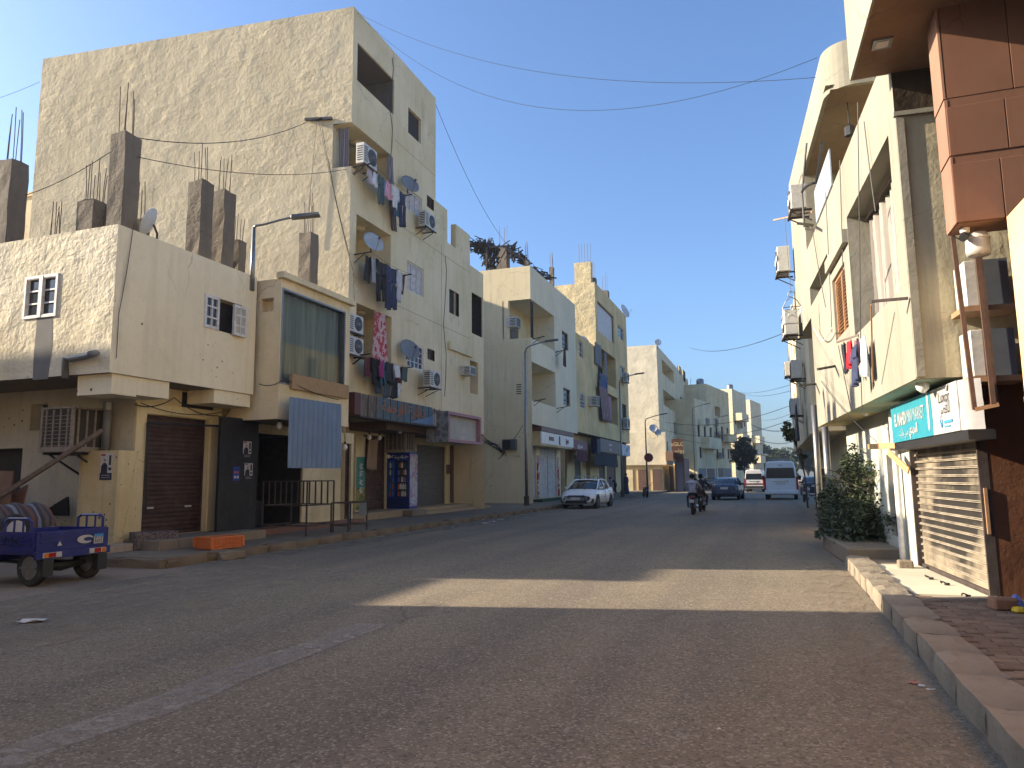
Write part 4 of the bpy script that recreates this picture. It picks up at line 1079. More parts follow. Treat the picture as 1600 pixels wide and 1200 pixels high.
um1, um2 = ysa + (ysb - ysa) * .17, ysa + (ysb - ysa) * .84
MB().fbox(FSG, um1, um2, zsa, zsb, -.42, 0).build('panel', faded(), sg)
MB().fbox(FSG, ysa, um1 - .002, zsa, zsb, -.42, -.01).build('panel', M_OLD, sg)
MB().fbox(FSG, um2 + .002, ysb, zsa, zsb - .05, -.42, -.01).build('panel', blotch('peeling_sign_far', [(.09, .06, .045), (.2, .14, .1), (.06, .045, .04)], 3), sg)
MB().fbox(FSG, ysa - .35, ysa - .004, zsa + .02, zsb, -.46, .02).build('end_panel', paint('dark_red_panel', (.09, .02, .018), .6), sg)
g = MB(); g.fbox(FSG, ysa, ysb, zsa - .05, zsa - .002, -.43, .02)
k = ysa
while k < ysb: g.fbox(FSG, k, k + .02, zsa, zsb, .001, .016); k += .52
g.build('rib', M_RUST, sg)
text_mesh(ar('تجارة الرحمة'), (zsb - zsa) * .70, paint('faded_orange', (.33, .11, .045), .7, dirt=.4), 'lettering', sg, fmat(FSG, (um1 + um2) / 2 - .2, zsa + (zsb - zsa) * .58, .018), sx=1.35, bold=.012)
MB().prism([FSG.w(um1 + (um2 - um1) * .55, zsa + .03, .017), FSG.w(um2, zsa + .03, .017), FSG.w(um2, zsa + (zsb - zsa) * .55, .017)], FSG.n * .004).build('painted_wedge', paint('sign_blue', (.09, .20, .36), .6, dirt=.4), sg)
MB().lathe([(.22, 0), (.26, .006), (.26, .012)], tuple(FSG.w(um2 + .22, (zsa + zsb) / 2 - .1, .0)), 'x', 20).build('badge', paint('sign_badge', (.42, .41, .4), .6, dirt=.5), sg)
# pink framed hoarding box
FPK = fx(XT + 1.0)
pk0, pk1 = FPK.q(701, 670)[0], FPK.q(752, 680)[0]; pz0, pz1 = FPK.q(701, 690)[1], FPK.q(701, 642)[1]
pk = thing('shop_sign', 'blank white shop sign box in a dusty pink frame', 'sign', FPK.w((pk0 + pk1) / 2, pz0, -.5))
MB().fbox(FPK, pk0 + .12, pk1 - .12, pz0 + .12, pz1 - .12, -.24, -.20).build('panel', plaster('scraped_white_panel', (.50, .49, .47), lump=.004, pit=.7, stain=.3, streak=.1, pitc=(.2, .19, .18)), pk)
g = MB(); M_PINK = paint('dusty_pink', (.36, .17, .20), .6, dirt=.25)
bars(g, FPK, (pk0, pk1, pz0, pz1), 1, 1, .1, -.22, 0, .12); g.build('frame', M_PINK, pk)
MB().fbox(FPK, pk0 - .02, pk0 - .002, pz0, pz1, -1.0, 0).build('side_panel', blotch('pasted_side', [(.10, .10, .10), (.22, .22, .22), (.13, .125, .12)], 3.0, det=7), pk)
MB().fbox(FPK, pk0, pk1, pz0 + .01, pz1 - .01, -1.0, -.245).build('case', P_GREY, pk)
g = MB()
for k in range(7): g.fbox(FPK, pk0 + .35 + k * .32, pk0 + .5 + k * .32, pz0 + .72, pz0 + .72 + .22 + .1 * (k % 2), -.2, -.192)
g.fbox(FPK, pk0 + 1.0, pk1 - .9, pz0 + .35, pz0 + .45, -.2, -.192); g.build('ghost_lettering', paint('ghost_letters', (.40, .40, .40), .7), pk)

# fridge, cooler, cloth and bulbs in front of the shops
ff = on_z(640, 792, .45)
FR = fx(-14.0); fu0, fu1 = FR.q(597, 750)[0], FR.q(640, 750)[0]
fc_ = on_x(640, 760, -13.95)
fr = thing('drinks_fridge', 'blue double-door drinks fridge with a printed side standing by the shutters', 'fridge', (fc_.x - .62, fc_.y + .35, .46), rad(-90))
M_FB = paint('fridge_blue', (.012, .035, .24), .35, var=.05); W_ = 1.24; Hf = on_y(620, 706, fc_.y).z - .46
MB().box(-.35, .35, -W_ / 2, W_ / 2, 0, Hf).build('cabinet', M_FB, fr, local=True, bevel=.012)
for i, s in enumerate((-1, 1)):
    y0_, y1_ = (-W_ / 2 + .06, -.03) if s < 0 else (.03, W_ / 2 - .06)
    d = MB().box(.352, .37, y0_, y1_, Hf * .2, Hf * .84).build('door', paint('fridge_door_blue', (.02, .09, .32), .3) if i == 0 else M_GLASS, fr, local=True)
    MB().box(.371, .385, y0_, y0_ + .03, Hf * .2, Hf * .84).box(.371, .385, y1_ - .03, y1_, Hf * .2, Hf * .84).build('frame', M_FB, d, local=True)
    if i: 
        g = MB()
        for k in range(4): g.box(.371, .38, y0_ + .03, y1_ - .03, Hf * (.34 + .13 * k), Hf * (.345 + .13 * k))
        g.build('shelf', M_STEEL, d, local=True)
    rnd = random.Random(3 + i); gm = [paint('goods_%d' % k_, c_, .5) for k_, c_ in enumerate(((.5, .5, .5), (.35, .10, .04), (.04, .04, .05), (.45, .38, .25), (.05, .12, .4)))]
    for k in range(5):
        for j in range(5 if i else 2):
            yy_ = y0_ + .07 + (y1_ - y0_ - .14) * ((j + .5) / 5 if i else .62 + .3 * j); zz_ = Hf * (.215 + .125 * k); MB().lathe([(.035, 0), (.035, Hf * .07), (.012, Hf * .09), (.012, Hf * .105)], (.392, yy_, zz_), 'z', 8).build('bottle', rnd.choice(gm), d, local=True)
g = MB()
for k in range(5): g.box(.352, .362, -W_ / 2 + .05, W_ / 2 - .05, .08 + .07 * k, .11 + .07 * k)
g.build('vent', M_BLACK, fr, local=True)
MB().box(-.34, .34, W_ / 2 + .001, W_ / 2 + .006, .1, Hf - .1).build('side_print', blotch('fridge_side_print', [(.06, .10, .32), (.42, .42, .47), (.47, .46, .50), (.38, .26, .36), (.45, .45, .5), (.10, .15, .38)], 1.5, det=6), fr, local=True)
MB().box(.36, .366, -.5 * W_ + .04, .5 * W_ - .04, Hf * .86, Hf * .98).build('header', M_FB, fr, local=True)
M4 = WM[fr.name] @ Matrix.Translation(Vector((.37, .15, Hf * .92))) @ Matrix(((0, 0, 1, 0), (1, 0, 0, 0), (0, 1, 0, 0), (0, 0, 0, 1)))
text_mesh(ar('جهينه'), .26, M_BULB, 'lettering', fr, M4, sx=1.4)
MB().lathe([(.05, 0), (.085, 0), (.085, .006), (.05, .006)], (.368, -W_ * .28, Hf * .92), 'x', 16).build('logo', M_BULB, fr, local=True)
desert_cooler('grey slatted evaporative cooler box mounted above the blue fridge', FS, FS.q(640, 707, 1.0)[0], FS.q(640, 706, .95)[1], .92, .1, False)
bl_ = thing('fridge_plinth', 'low concrete block in front of the blue fridge', 'concrete block', (fc_.x + .15, fc_.y - .1, PZ))
MB().box(-.35, .35, -.6, .7, 0, .24).build('block', M_CONC, bl_, local=True, bevel=.02)
cloth('flat', .7, 1.2, paint('tan_rag', (.30, .20, .13), .9), 'hanging_cloth', 'tan cloth hanging on the pilaster between the shop shutters', FS, pb[1] + .25, zs0 - .55, .3, 'cloths hung outside the shops', 3)
for (px, py, lb, xx) in ((577, 683, 'left of the three bulbs under the rusted sign', -14.2), (593, 684, 'middle of the three bulbs under the rusted sign', -14.2), (625, 674, 'bulb under the rusted sign, above the grey cooler', -13.7)):
    p = on_x(px, py, xx); bulb('white ' + lb, p - Vector((0, 0, .1)))
p = on_x(437, 664, XB - .3); bulb('white bulb hanging under the glass bay', p - Vector((0, 0, .12)))
p = on_x(539, 698, XB - .6); bulb('ring shaped bulb hanging beside the blue corrugated sheet', p - Vector((0, 0, .12)))
# meter cabinet in the recess
yb_ = FS.q(716, 740)[0]

# ------------------------------------------------------------------ things on the tall block
a = FT.q(553, 256); ac_unit('air conditioner at the top corner balcony of the tall block', FT, a[0] + .25, a[1] - .1, .9, .75, .32, .2)
a = FT.q(651, 355); ac_unit('air conditioner below the upper white window of the tall block', FT, a[0] + .25, a[1] - .05, .95, .66, .32, .2)
a = FT.q(659, 607); ac_unit('air conditioner above the rusted shop sign', FT, a[0], a[1], .95, .68, .32, .3)
a = FT.q(551, 523); ac_unit('upper of the two air conditioners at the lowest balcony end', fx(XT - .1), a[0] - .25, a[1], .9, .62, .3, .1)
a = FT.q(551, 560); ac_unit('lower of the two air conditioners at the lowest balcony end', fx(XT - .1), a[0] - .25, a[1] + .05, .9, .62, .3, .1)
a = FT.q(722, 587); window_ac('window air conditioner on the far end of the tall block', FT, a[0] + .1, a[1])
a = FT.q(628, 300); dish('grey satellite dish beside the upper laundry of the tall block', FT.w(a[0], a[1] - .1, .25), rad(60), 25, .42, .1, paint('dish_grey', (.18, .19, .20), .45))
a = FT.q(565, 385); dish('pale satellite dish on the middle balcony of the tall block', FT.w(a[0] + .05, a[1] - .25, .35), rad(60), 25, .42, .1, paint('dish_pale_grey', (.36, .37, .37), .45))
a = FT.q(627, 548); dish('grey satellite dish above the rusted sign of the tall block', FT.w(a[0], a[1] - .35, .25), rad(60), 25, .45, .1, MATS['dish_grey'])
def row(fc, y0, y1, z, off, items, where, seed):
    """pegs a list of garments from left to right"""
    n = len(items); tot = sum(i[1] for i in items); gap = (y1 - y0 - tot) / max(1, n - 1); u = y0
    ords = ['first', 'second', 'third', 'fourth', 'fifth', 'sixth', 'seventh', 'eighth', 'ninth', 'tenth', 'eleventh']
    for i, (kd, w, h, col, nm, cn) in enumerate(items):
        cloth(kd, w, h, paint('cloth_' + cn.replace(' ', '_'), col, .92, var=.18, sc=9), nm, '%s %s, %s from the left on %s' % (cn, nm.replace('_', ' '), ords[i], where), fc, u + w / 2, z + .02 * math.sin(i * 2), off + .06 * (i % 3), seed=seed + i)
        u += w + gap
Z3, Z2, Z1 = b3[2] + .05, b2_[2] + .1, b1[2] + .05
WHT, NAV, BLK = (.62, .62, .64), (.03, .04, .09), (.016, .016, .02)
line_rack('clothesline on the upper balcony of the tall block', FT, b3[0] + .2, b3[1] + .3, Z3, .75)
row(FT, b3[0] + .35, b3[1] + .25, Z3, .45, [('shirt', .42, .5, (.5, .45, .55), 'shirt', 'lilac'), ('flat', .4, .55, WHT, 'towel', 'white'), ('trousers', .42, 1.1, (.06, .10, .11), 'trousers', 'dark teal'), ('flat', .45, .6, (.22, .45, .65), 'towel', 'pale blue'), ('flat', .5, .65, (.62, .30, .38), 'towel', 'pink'), ('shirt', .55, .85, (.60, .60, .60), 'shirt', 'off white'), ('trousers', .42, 1.05, (.05, .12, .20), 'trousers', 'blue'), ('trousers', .5, 1.4, NAV, 'trousers', 'navy')], 'the upper line of the tall block', 10)
line_rack('clothesline on the middle balcony of the tall block', FT, b2_[0] - .1, b2_[1] + .4, Z2, .7)
row(FT, b2_[0] - .05, b2_[1] + .35, Z2, .42, [('flat', .4, .95, BLK, 'shirt', 'black'), ('flat', .42, .95, (.3, .31, .34), 'scarf', 'grey patterned'), ('trousers', .75, 1.5, (.018, .016, .022), 'trousers', 'wide black'), ('flat', .35, 1.0, (.10, .11, .13), 'shirt', 'charcoal'), ('trousers', .8, 1.65, NAV, 'trousers', 'long navy'), ('shirt', .4, 1.2, (.5, .5, .52), 'shirt', 'white grey'), ('flat', .6, .75, (.075, .025, .035), 'towel', 'maroon')], 'the middle line of the tall block', 30)
line_rack('clothesline on the lowest balcony of the tall block', FT, b1[0] - .2, b1[1] + .45, Z1, .7)
row(FT, b1[0] - .15, b1[1] + .4, Z1, .42, [('flat', .45, .7, (.10, .03, .04), 'shirt', 'wine red'), ('shirt', .55, .95, BLK, 'shirt', 'black'), ('flat', .25, .6, (.28, .04, .16), 'shirt', 'magenta'), ('trousers', .45, .9, (.06, .10, .22), 'trousers', 'blue'), ('flat', .5, .75, (.03, .035, .04), 'shirt', 'dark grey'), ('flat', .4, .5, WHT, 'shirt', 'white printed'), ('flat', .48, .6, (.14, .025, .045), 'shirt', 'maroon'), ('flat', .4, .55, (.06, .11, .10), 'shirt', 'dark green')], 'the lowest line of the tall block', 50)
row(FT, b1[0] + .9, b1[1] + .3, Z1 - .55, .3, [('trousers', .4, .6, (.05, .07, .10), 'trousers', 'slate'), ('trousers', .4, .75, (.07, .09, .12), 'trousers', 'dusty blue'), ('trousers', .4, .7, (.025, .03, .035), 'trousers', 'black green'), ('shirt', .55, .55, WHT, 'shirt', 'white')], 'the low rail of the tall block', 70)
# red sheet and curtains of the balconies
def red_sheet():
    return blotch('red_white_print', [(.34, .03, .04), (.42, .06, .07), (.55, .38, .37), (.36, .04, .05), (.5, .3, .3)], 2.2, .9, 5)
cloth('flat', .75, 2.35, red_sheet(), 'bed_sheet', 'red and white printed sheet hanging over the lowest balcony of the tall block', FT, b1[0] + 1.25, b1[3] - .05, .2, seed=90, lean=.12, flare=.75)
M_CURT = stripes('striped_curtain', [(.10, .09, .12), (.27, .24, .25), (.06, .055, .08), (.20, .16, .17)], 7, 0)
cloth('flat', .45, 2.9, M_CURT, 'curtain', 'tied striped curtain on the right of the top balcony of the tall block', FT, b3[1] - .2, b3[3] - .05, .05, 'balcony curtains', seed=91, lean=.13)
cloth('flat', .4, 1.9, M_CURT, 'curtain', 'striped curtain in the side opening of the top balcony of the tall block', ST, so[0] + .3, so[3] - .05, -.2, 'balcony curtains', seed=92, lean=.05)
# ------------------------------------------------------------------ the white block with corner loggias
P_WH = plaster('white_block_render', (0.66, 0.61, 0.51), lump=0.02, lsc=0.8, stain=0.15, streak=0.2, lstr=0.5, pit=.3, col2=(0.61, 0.56, 0.46))
P_WHS = plaster('white_block_side', (0.68, 0.60, 0.46), lump=0.03, lsc=0.9, stain=0.2, streak=0.25, lstr=0.6, pit=.9, col2=(0.62, 0.54, 0.40))
P_INN = plaster('loggia_ochre', (0.62, 0.52, 0.33), lump=0.02, lsc=1, stain=.15)
XW = -13.2
FW = fx(XW)
yw0, zwt = FW.q(828, 415); yw1 = FW.q(900, 560)[0]; zwb = FW.q(830, 662)[1]
SW = fy(yw0)
wb = thing('white_block', 'white three storey block with corner loggias over white roller shutters', 'building', (-17, yw0 + 5, 0))
l3 = (yw0, FW.q(866, 520)[0], FW.q(829, 527)[1], FW.q(829, 467)[1]); l2 = (FW.q(831, 600)[0], FW.q(868, 600)[0], FW.q(831, 625)[1], FW.q(831, 565)[1])
wa, wb2 = wr(878, 516, 543, 888, FW), wr(880, 605, 632, 891, FW)
sx0 = SW.q(794, 490)[0]
f_ = wall(FW, yw0, yw1, zwb, zwt, [hole(l3, XW - sx0 + .3, False, 'rtb'), hole(l2, 2.2, False), hole(wa, .15), hole(wb2, .15)], caps='tr').build('front_wall', P_WH, wb)
sx0 = SW.q(794, 490)[0]
s3o = (sx0, XW, l3[2], l3[3])
wall(SW, -26, XW, 0, zwt, [hole(s3o, .3, False, 'l')], caps='t').build('side_wall', P_WHS, wb)
m = MB(); m.fbox(FW, l3[0], l3[1], l3[2], l3[3], sx0 - XW - .36, sx0 - XW - .3); m.build('loggia_wall', P_INN, wb)
MB().fbox(FW, l2[0], l2[1], l2[2], l2[3], -2.26, -2.2).build('loggia_wall', P_INN, wb)
m = MB(); m.quad((-26, yw0 + .1, zwt - .5), (XW - .1, yw0 + .1, zwt - .5), (XW - .1, yw1 - .1, zwt - .5), (-26, yw1 - .1, zwt - .5)); m.quad((XW - 1.0, yw0 + .002, zwb), (XW, yw0 + .002, zwb), (XW, yw1, zwb), (XW - 1.0, yw1, zwb)); m.quad((-26, yw1, 0), (XW - 1, yw1, 0), (XW, yw1, zwt), (-26, yw1, zwt))
m.build('roof', M_CONC, wb)
win(FW, wa, wb, 'brownbars', .15); win(FW, wb2, wb, 'brownbars', .15)
FWI = fx(sx0 - .3); q_ = (l3[0] + 1.2, l3[0] + 2.6, l3[2] - .6, l3[3] - .7)
MB().fbox(FWI, *q_[:2], *q_[2:], .002, .05).build('balcony_door', M_BROWN, wb)
a = FWI.q(805, 500); MB().fbox(FWI, l3[0] + .3, l3[0] + .95, l3[2] + .25, l3[2] + 1.3, .002, .05).build('window', M_BROWN, wb)
for (bx_, lb) in ((l3, 'upper'), (l2, 'lower')):
    for (uu, nm) in ((bx_[0] + .3, 'near'), (bx_[1] + .15, 'far')):
        t_ = thing('clothes_bracket', 'empty clothes bracket at the %s end of the %s loggia of the white block' % (nm, lb), 'bracket', FW.w(uu, bx_[2] - .05, 0), FW.ang(), 'empty clothes brackets')
        m = MB(); m.bar((0, 0, 0), (0, -.75, .12), .05); m.bar((0, 0, -.28), (0, -.5, .06), .03); m.bar((-.14, -.72, .12), (.14, -.72, .12), .03); m.build('arm', M_BLACK, t_, local=True)
a = FW.q(835, 500); cloth('flat', .5, 3.2, paint('black_curtain', (.02, .018, .022), .9), 'curtain', 'black tied curtain in the upper loggia of the white block', FW, l3[0] + .55, l3[3] - .02, -.1, 'balcony curtains', 101)
a = FW.q(868, 543); cloth('flat', .45, 1.25, paint('dark_brown_cloth', (.05, .022, .02), .9), 'towel', 'dark brown towel on the bracket of the white block', FW, a[0] + .25, a[1] - .02, .55, seed=103, flare=.35)
a = FW.q(812, 500); window_ac('window air conditioner inside the upper loggia of the white block', fx(XW - 1.6), l3[0] + .35, FW.q(829, 508)[1], .8, .62, .7)
a = FW.q(835, 637); window_ac('window air conditioner at the lower loggia of the white block', fx(XW - 1.2), l2[0] + .3, l2[2] + .25, .7, .9, .6)
# roof: columns, rebar and a charred palm-thatch shelter
for i, (px, top, py, w_, rh_, nb) in enumerate(((786, 386, 415, .75, 1.7, 5), (823, 408, 415, .3, 1.3, 5), (862, 418, 440, .3, 1.2, 6))):
    p = on_x(px, top, XW - 1.6 - (2.0 if i == 0 else 0)); column((p.x, p.y, zwt - .55), w_, max(.4, p.z - zwt + .55), wb, nb, rh_, 40 + i)
def thatch(label, parts):
    """a mass of burnt stalks lying in layers on poles"""
    t = thing('thatch_shelter', label, 'shelter', (XW - 4, yw0 + 3, zwt - .5))
    rnd = random.Random(4); m = MB()
    for (c, e, nn, dr) in parts:
        for _ in range(nn):
            p = Vector(c) + Vector([rnd.uniform(-1, 1) * e[k] for k in range(3)])
            d = Vector(dr) + Vector((rnd.uniform(-.5, .5), rnd.uniform(-.5, .5), rnd.uniform(-.45, .35))); d = d.normalized() * rnd.uniform(.15, .5)
            m.bar(p - d, p + d, rnd.uniform(.03, .09))
    o = m.build('stalks', paint('charred_stalks', (.022, .018, .017), .95, var=.5), t, fix=False); o['kind'] = 'stuff'
    g = MB()
    for (a_, b_) in poles: g.tube([a_, b_], .06, 5)
    g.build('pole', M_RUST, t)
    return t
q1, q2, q3 = on_x(748, 385, -17.0), on_x(765, 400, -16.5), on_x(815, 405, -15.5)
poles = [(on_x(765, 386, -16), on_x(800, 384, -16)), (on_x(790, 388, -15), on_x(822, 408, -15)), (on_x(797, 402, -15.2), on_x(812, 399, -15.2)), (on_x(760, 430, -16.2), on_x(760, 386, -16.2))]
thatch('charred palm thatch shelter on the roof between the tall and white blocks', [(q1, (.5, 1.0, .22), 90, (.2, 1, .2)), (q2, (.35, 1.1, .8), 150, (.1, .4, 1)), (q3, (.4, 1.1, .16), 50, (.3, 1, .1)), (on_x(800, 395, -16), (.3, .8, .5), 60, (.2, .6, .6)), (on_x(850, 428, -14.0), (.3, 1.6, .08), 26, (.3, 1, .05))])
# ground floor
XWG = -14.2
FWG = fx(XWG)
yg0 = FWG.q(810, 740)[0]
yw_e = yw1
kb = FWG.rect((846, 676), (895, 697))
sa, sb = (FWG.q(826, 740)[0], FWG.q(838, 740)[0], .35, FWG.q(838, 697)[1]), (FWG.q(844, 740)[0], FWG.q(870, 740)[0], .35, FWG.q(844, 697)[1])
dr_ = (FWG.q(805.5, 740)[0], FWG.q(812, 740)[0], .35, FWG.q(808, 707)[1]); dk_ = (FWG.q(876, 740)[0], FWG.q(883, 740)[0], .3, FWG.q(876, 703)[1])
dr_ = (yw0 + .35, yw0 + 1.2, .35, 2.9)
wall(FWG, yw0, yw_e, 0, zwb, [hole(sa, .15, True), hole(sb, .15, True), hole(dr_, .2, True), hole(dk_, .6, True)]).build('shop_wall', P_BAY, wb)
M_WSH = paint('white_shutter', (.48, .45, .41), .6, dirt=.45, sc=1.5)
rolling(FWG, (sa[0] + .05, sa[1] - .05, *sa[2:]), wb, M_WSH, .1, .12); mid = (sb[0] + sb[1]) / 2
rolling(FWG, (sb[0] + .05, mid - .06, *sb[2:]), wb, M_WSH, .1, .12); rolling(FWG, (mid + .06, sb[1] - .05, *sb[2:]), wb, M_WSH, .1, .12)
MB().fbox(FWG, dk_[0], dk_[1], dk_[2], dk_[3], -.59, -.5).build('doorway', M_DARK, wb)
MB().fbox(FWG, dr_[0] + .02, dr_[1] - .02, dr_[2], dr_[3], -.19, -.12).build('door', blotch('peeling_door', [(.42, .40, .36), (.22, .2, .17), (.5, .47, .43)], 6), wb)
for uu in (sa[1] + .12, sb[1] + .14): MB().fbox(FWG, uu, uu + .32, .4, FWG.q(845, 712)[1], .002, .08).build('pilaster', blotch('red_white_print_pilaster', [(.30, .03, .06), (.34, .05, .09), (.5, .45, .45), (.28, .03, .05)], 1.6, det=2), wb)
m = MB(); m.fbox(FWG, sa[0] - .1, sb[1] + .2, PZ, .34, .1, .9); m.build('step', paint('green_mat', (.02, .05, .018), .95, bump=.6), wb)
MB().fbox(FWG, yw0 - .1, yw0 + 1.5, 2.95, 3.1, .002, .3).build('door_hood', P_BAY, wb)
FKS = fx(XWG + 1.05)
k0, k1 = FKS.q(846, 686)[0], FKS.q(896, 690)[0]; kz0, kz1 = FKS.q(847, 693)[1], FKS.q(847, 674)[1]
ks = thing('shop_sign', 'white shop sign with raised brown letters above the white shutters', 'sign', FKS.w((k0 + k1) / 2, kz0, -.4))
MB().fbox(FKS, k0, k1, kz0, kz1, -.08, 0).build('panel', paint('sign_white', (.66, .64, .60), .4), ks, bevel=.01)
MB().fbox(FKS, k0 + .02, k1, kz0 - .1, kz1 + .02, -1.0, -.085).build('case', P_BAY, ks)
MB().fbox(FKS, k0 - .05, k1 + .1, kz1 + .03, kz1 + .30, -.9, .03).build('fascia', paint('brown_fascia', (.14, .065, .045), .5), ks)
M_KED = paint('brown_letters', (.10, .018, .014), .35)
text_mesh('KEDRA', (kz1 - kz0) * .42, M_KED, 'lettering', ks, fmat(FKS, k0 + (k1 - k0) * .28, (kz0 + kz1) / 2, .003), ext=.03, bold=.02)
text_mesh(ar('خدرة'), (kz1 - kz0) * .52, M_KED, 'lettering', ks, fmat(FKS, k0 + (k1 - k0) * .78, (kz0 + kz1) / 2, .003), ext=.03, bold=.02)
m = MB(); c_ = k0 + (k1 - k0) * .53; hh = kz1 - kz0
m.prism([FKS.w(c_ + hh * x, kz0 + hh * z, .002) for (x, z) in ((-.2, .12), (.22, .12), (.22, .22), (.08, .24), (.12, .6), (.02, .86), (-.12, .86), (-.2, .6))], FKS.n * .04); m.build('emblem', M_KED, ks)
# meter boxes and a heap of cables on the side wall
FWS = SW
mt_ = thing('meter_box', 'dark electric meter boxes on the corner of the white block', 'meter box', SW.w(SW.q(785, 690)[0], SW.q(785, 702)[1], .15))
a = SW.rect((787, 687), (808, 703)); MB().fbox(SW, a[0], a[1], a[2], a[3], 0, .3).build('case', paint('meter_grey', (.09, .09, .09), .6), mt_, bevel=.01)
MB().fbox(SW, a[0] + .05, a[1] - .3, a[2] + .05, a[3] - .05, .3, .32).build('cover', M_BLACK, mt_)
cbn = thing('cable_bundle', 'tangle of black cables drooping into the meter boxes of the white block', 'cables', SW.w(*SW.q(775, 700), .1))
for i in range(7):
    rr = random.Random(i); ps = [SW.w(*SW.q(752 + rr.uniform(0, 14), 681 + rr.uniform(0, 9)), .06), SW.w(*SW.q(775 + rr.uniform(-3, 6), 695 + rr.uniform(-3, 8)), .12), SW.w(*SW.q(788 + rr.uniform(-2, 4), 704 + rr.uniform(0, 4)), .1)]
    if i % 2: ps.append(SW.w(*SW.q(776 + i * 3, 712 + rr.uniform(0, 8)), .08))
    pp = [a_.lerp(b_, k / 6) - Vector((0, 0, .32 * (k / 6) * (1 - k / 6))) for a_, b_ in zip(ps, ps[1:]) for k in range(6)] + [ps[-1]]
    MB().tube(pp, .022, 4).build('cable', M_WIRE, cbn, fix=False)
cable('black cable running from the meter boxes up to the street lamp of the white block', [SW.w(*SW.q(800, 690), .2), SW.w(*SW.q(822, 665), .6)], .02, .1, 'cables on the white block')
# electric cabinet in the recess
a = on_z(755, 781, .3)
ec = thing('utility_cabinet', 'pale grey utility cabinet standing against the side of the white block', 'cabinet', (a.x, yw0 - .75, PZ))
w0 = SW.q(742, 760, .7)[0]; w1c = SW.q(778, 760, .7)[0]; W_ = w1c - w0
MB().box(-W_ / 2, W_ / 2, -.3, .3, .3, 1.75).build('body', paint('cabinet_grey', (.46, .47, .48), .5, dirt=.25), ec, local=True, bevel=.015)
MB().box(-W_ / 2 + .05, W_ / 2 - .05, -.315, -.302, .38, 1.68).build('door', MATS['cabinet_grey'], ec, local=True, bevel=.004)
MB().box(-W_ / 2 - .08, W_ / 2 + .08, -.38, .5, 0, .3).build('plinth', M_CONC, ec, local=True, bevel=.02)
MB().box(-W_ / 2 - .02, W_ / 2 + .02, -.34, .32, 1.75, 1.79).build('cap', M_RUST, ec, local=True)

# ------------------------------------------------------------------ the yellow block
P_YE = plaster('yellow_block_render', (0.70, 0.53, 0.31), lump=0.02, lsc=0.9, stain=0.2, streak=0.3, lstr=0.5, col2=(0.52, 0.41, 0.23))
P_YS = plaster('yellow_block_side', (0.64, 0.54, 0.36), lump=0.10, lsc=2.0, stain=0.2, streak=0.2, lstr=1.0)
XY = -13.4
FY = fx(XY)
yy0 = max(yw1 + .1, FY.q(899, 560)[0]); yy1 = FY.q(932, 560)[0]; yy2 = FY.q(980, 560)[0]
zyl = FY.q(905, 523)[1]; zyt = FY.q(934, 446)[1]; zyb = FY.q(935, 682)[1]
ye_ = thing('yellow_block', 'yellow ochre block with big curtained balconies behind the white parked car', 'building', (-17, (yy0 + yy2) / 2, 0))
h1, h2 = wr(904, 531, 556, 911, FY), wr(906, 613, 637, 914, FY)
wall(FY, yy0, yy1, zyb, zyl, [hole(h1, .15), hole(h2, .12)], caps='t').build('front_wall', P_YE, ye_)
h3 = (FY.q(934, 500)[0], FY.q(959, 500)[0], FY.q(934, 516)[1], FY.q(934, 470)[1]); h4 = wr(965, 506, 525, 974, FY); h5 = (FY.q(934, 570)[0], FY.q(962, 570)[0], FY.q(934, 592)[1], FY.q(934, 540)[1]); h6 = wr(969, 570, 588, 976, FY)
h7 = (FY.q(935, 630)[0], FY.q(965, 630)[0], FY.q(935, 655)[1], FY.q(935, 607)[1]); h8 = wr(972, 630, 664, 979, FY)
wall(FY, yy1, yy2, zyb, zyt, [hole(h3, .2), hole(h4, .15), hole(h5, 1.4, True), hole(h6, .15), hole(h7, 1.4, True), hole(h8, .15)], caps='tr').build('front_wall', P_YE, ye_)
wall(fy(yy1), -26, XY, zyl, zyt, caps='t').build('side_wall', P_YS, ye_)
m = MB(); m.quad((-26, yy0, zyl - .01), (XY - .01, yy0, zyl - .01), (XY - .01, yy1, zyl - .01), (-26, yy1, zyl - .01)); m.quad((-26, yy1 + .05, zyt - .4), (XY - .1, yy1 + .05, zyt - .4), (XY - .1, yy2 - .05, zyt - .4), (-26, yy2 - .05, zyt - .4))
m.quad((XY - 1.5, yy0, zyb), (XY, yy0, zyb), (XY, yy2, zyb), (XY - 1.5, yy2, zyb)); m.quad((-26, yy2, 0), (XY - .5, yy2, 0), (XY, yy2, zyt), (-26, yy2, zyt)); m.quad((-26, yy0, zyb), (XY, yy0, zyb), (XY, yy0, zyl), (-26, yy0, zyl)); m.build('roof', M_CONC, ye_)
a = on_y(902, 420, yy1 + .2); b = on_y(920, 437, yy1 + .2)
MB().box(a.x - .25, a.x + 1.2, yy1 + .1, yy1 + .7, zyt - .4, on_y(903, 410, yy1).z).build('parapet_pier', P_YS, ye_)
for i, (px, top) in enumerate(((925, 436), (945, 455))):
    p = on_x(px, top, XY - .5); column((p.x, p.y, zyt - .5), .7, max(.5, p.z - zyt + .5), ye_, 5, 1.7, 60 + i)
p = on_y(903, 411, yy1 + .35); g = MB()
for k in range(5): g.tube([(p.x + .1 + .25 * k, yy1 + .4, p.z - .1), (p.x + .1 + .25 * k, yy1 + .4, p.z + 1.7)], .02, 4)
g.build('rebar', M_REBAR, ye_)
win(FY, h1, ye_, 'panes', .15); win(FY, h2, ye_, 'grille', .12); win(FY, h3, ye_, 'curtain', .2); win(FY, h4, ye_, 'panes', .15); win(FY, h6, ye_, 'panes', .15); win(FY, h8, ye_, 'dark', .15)
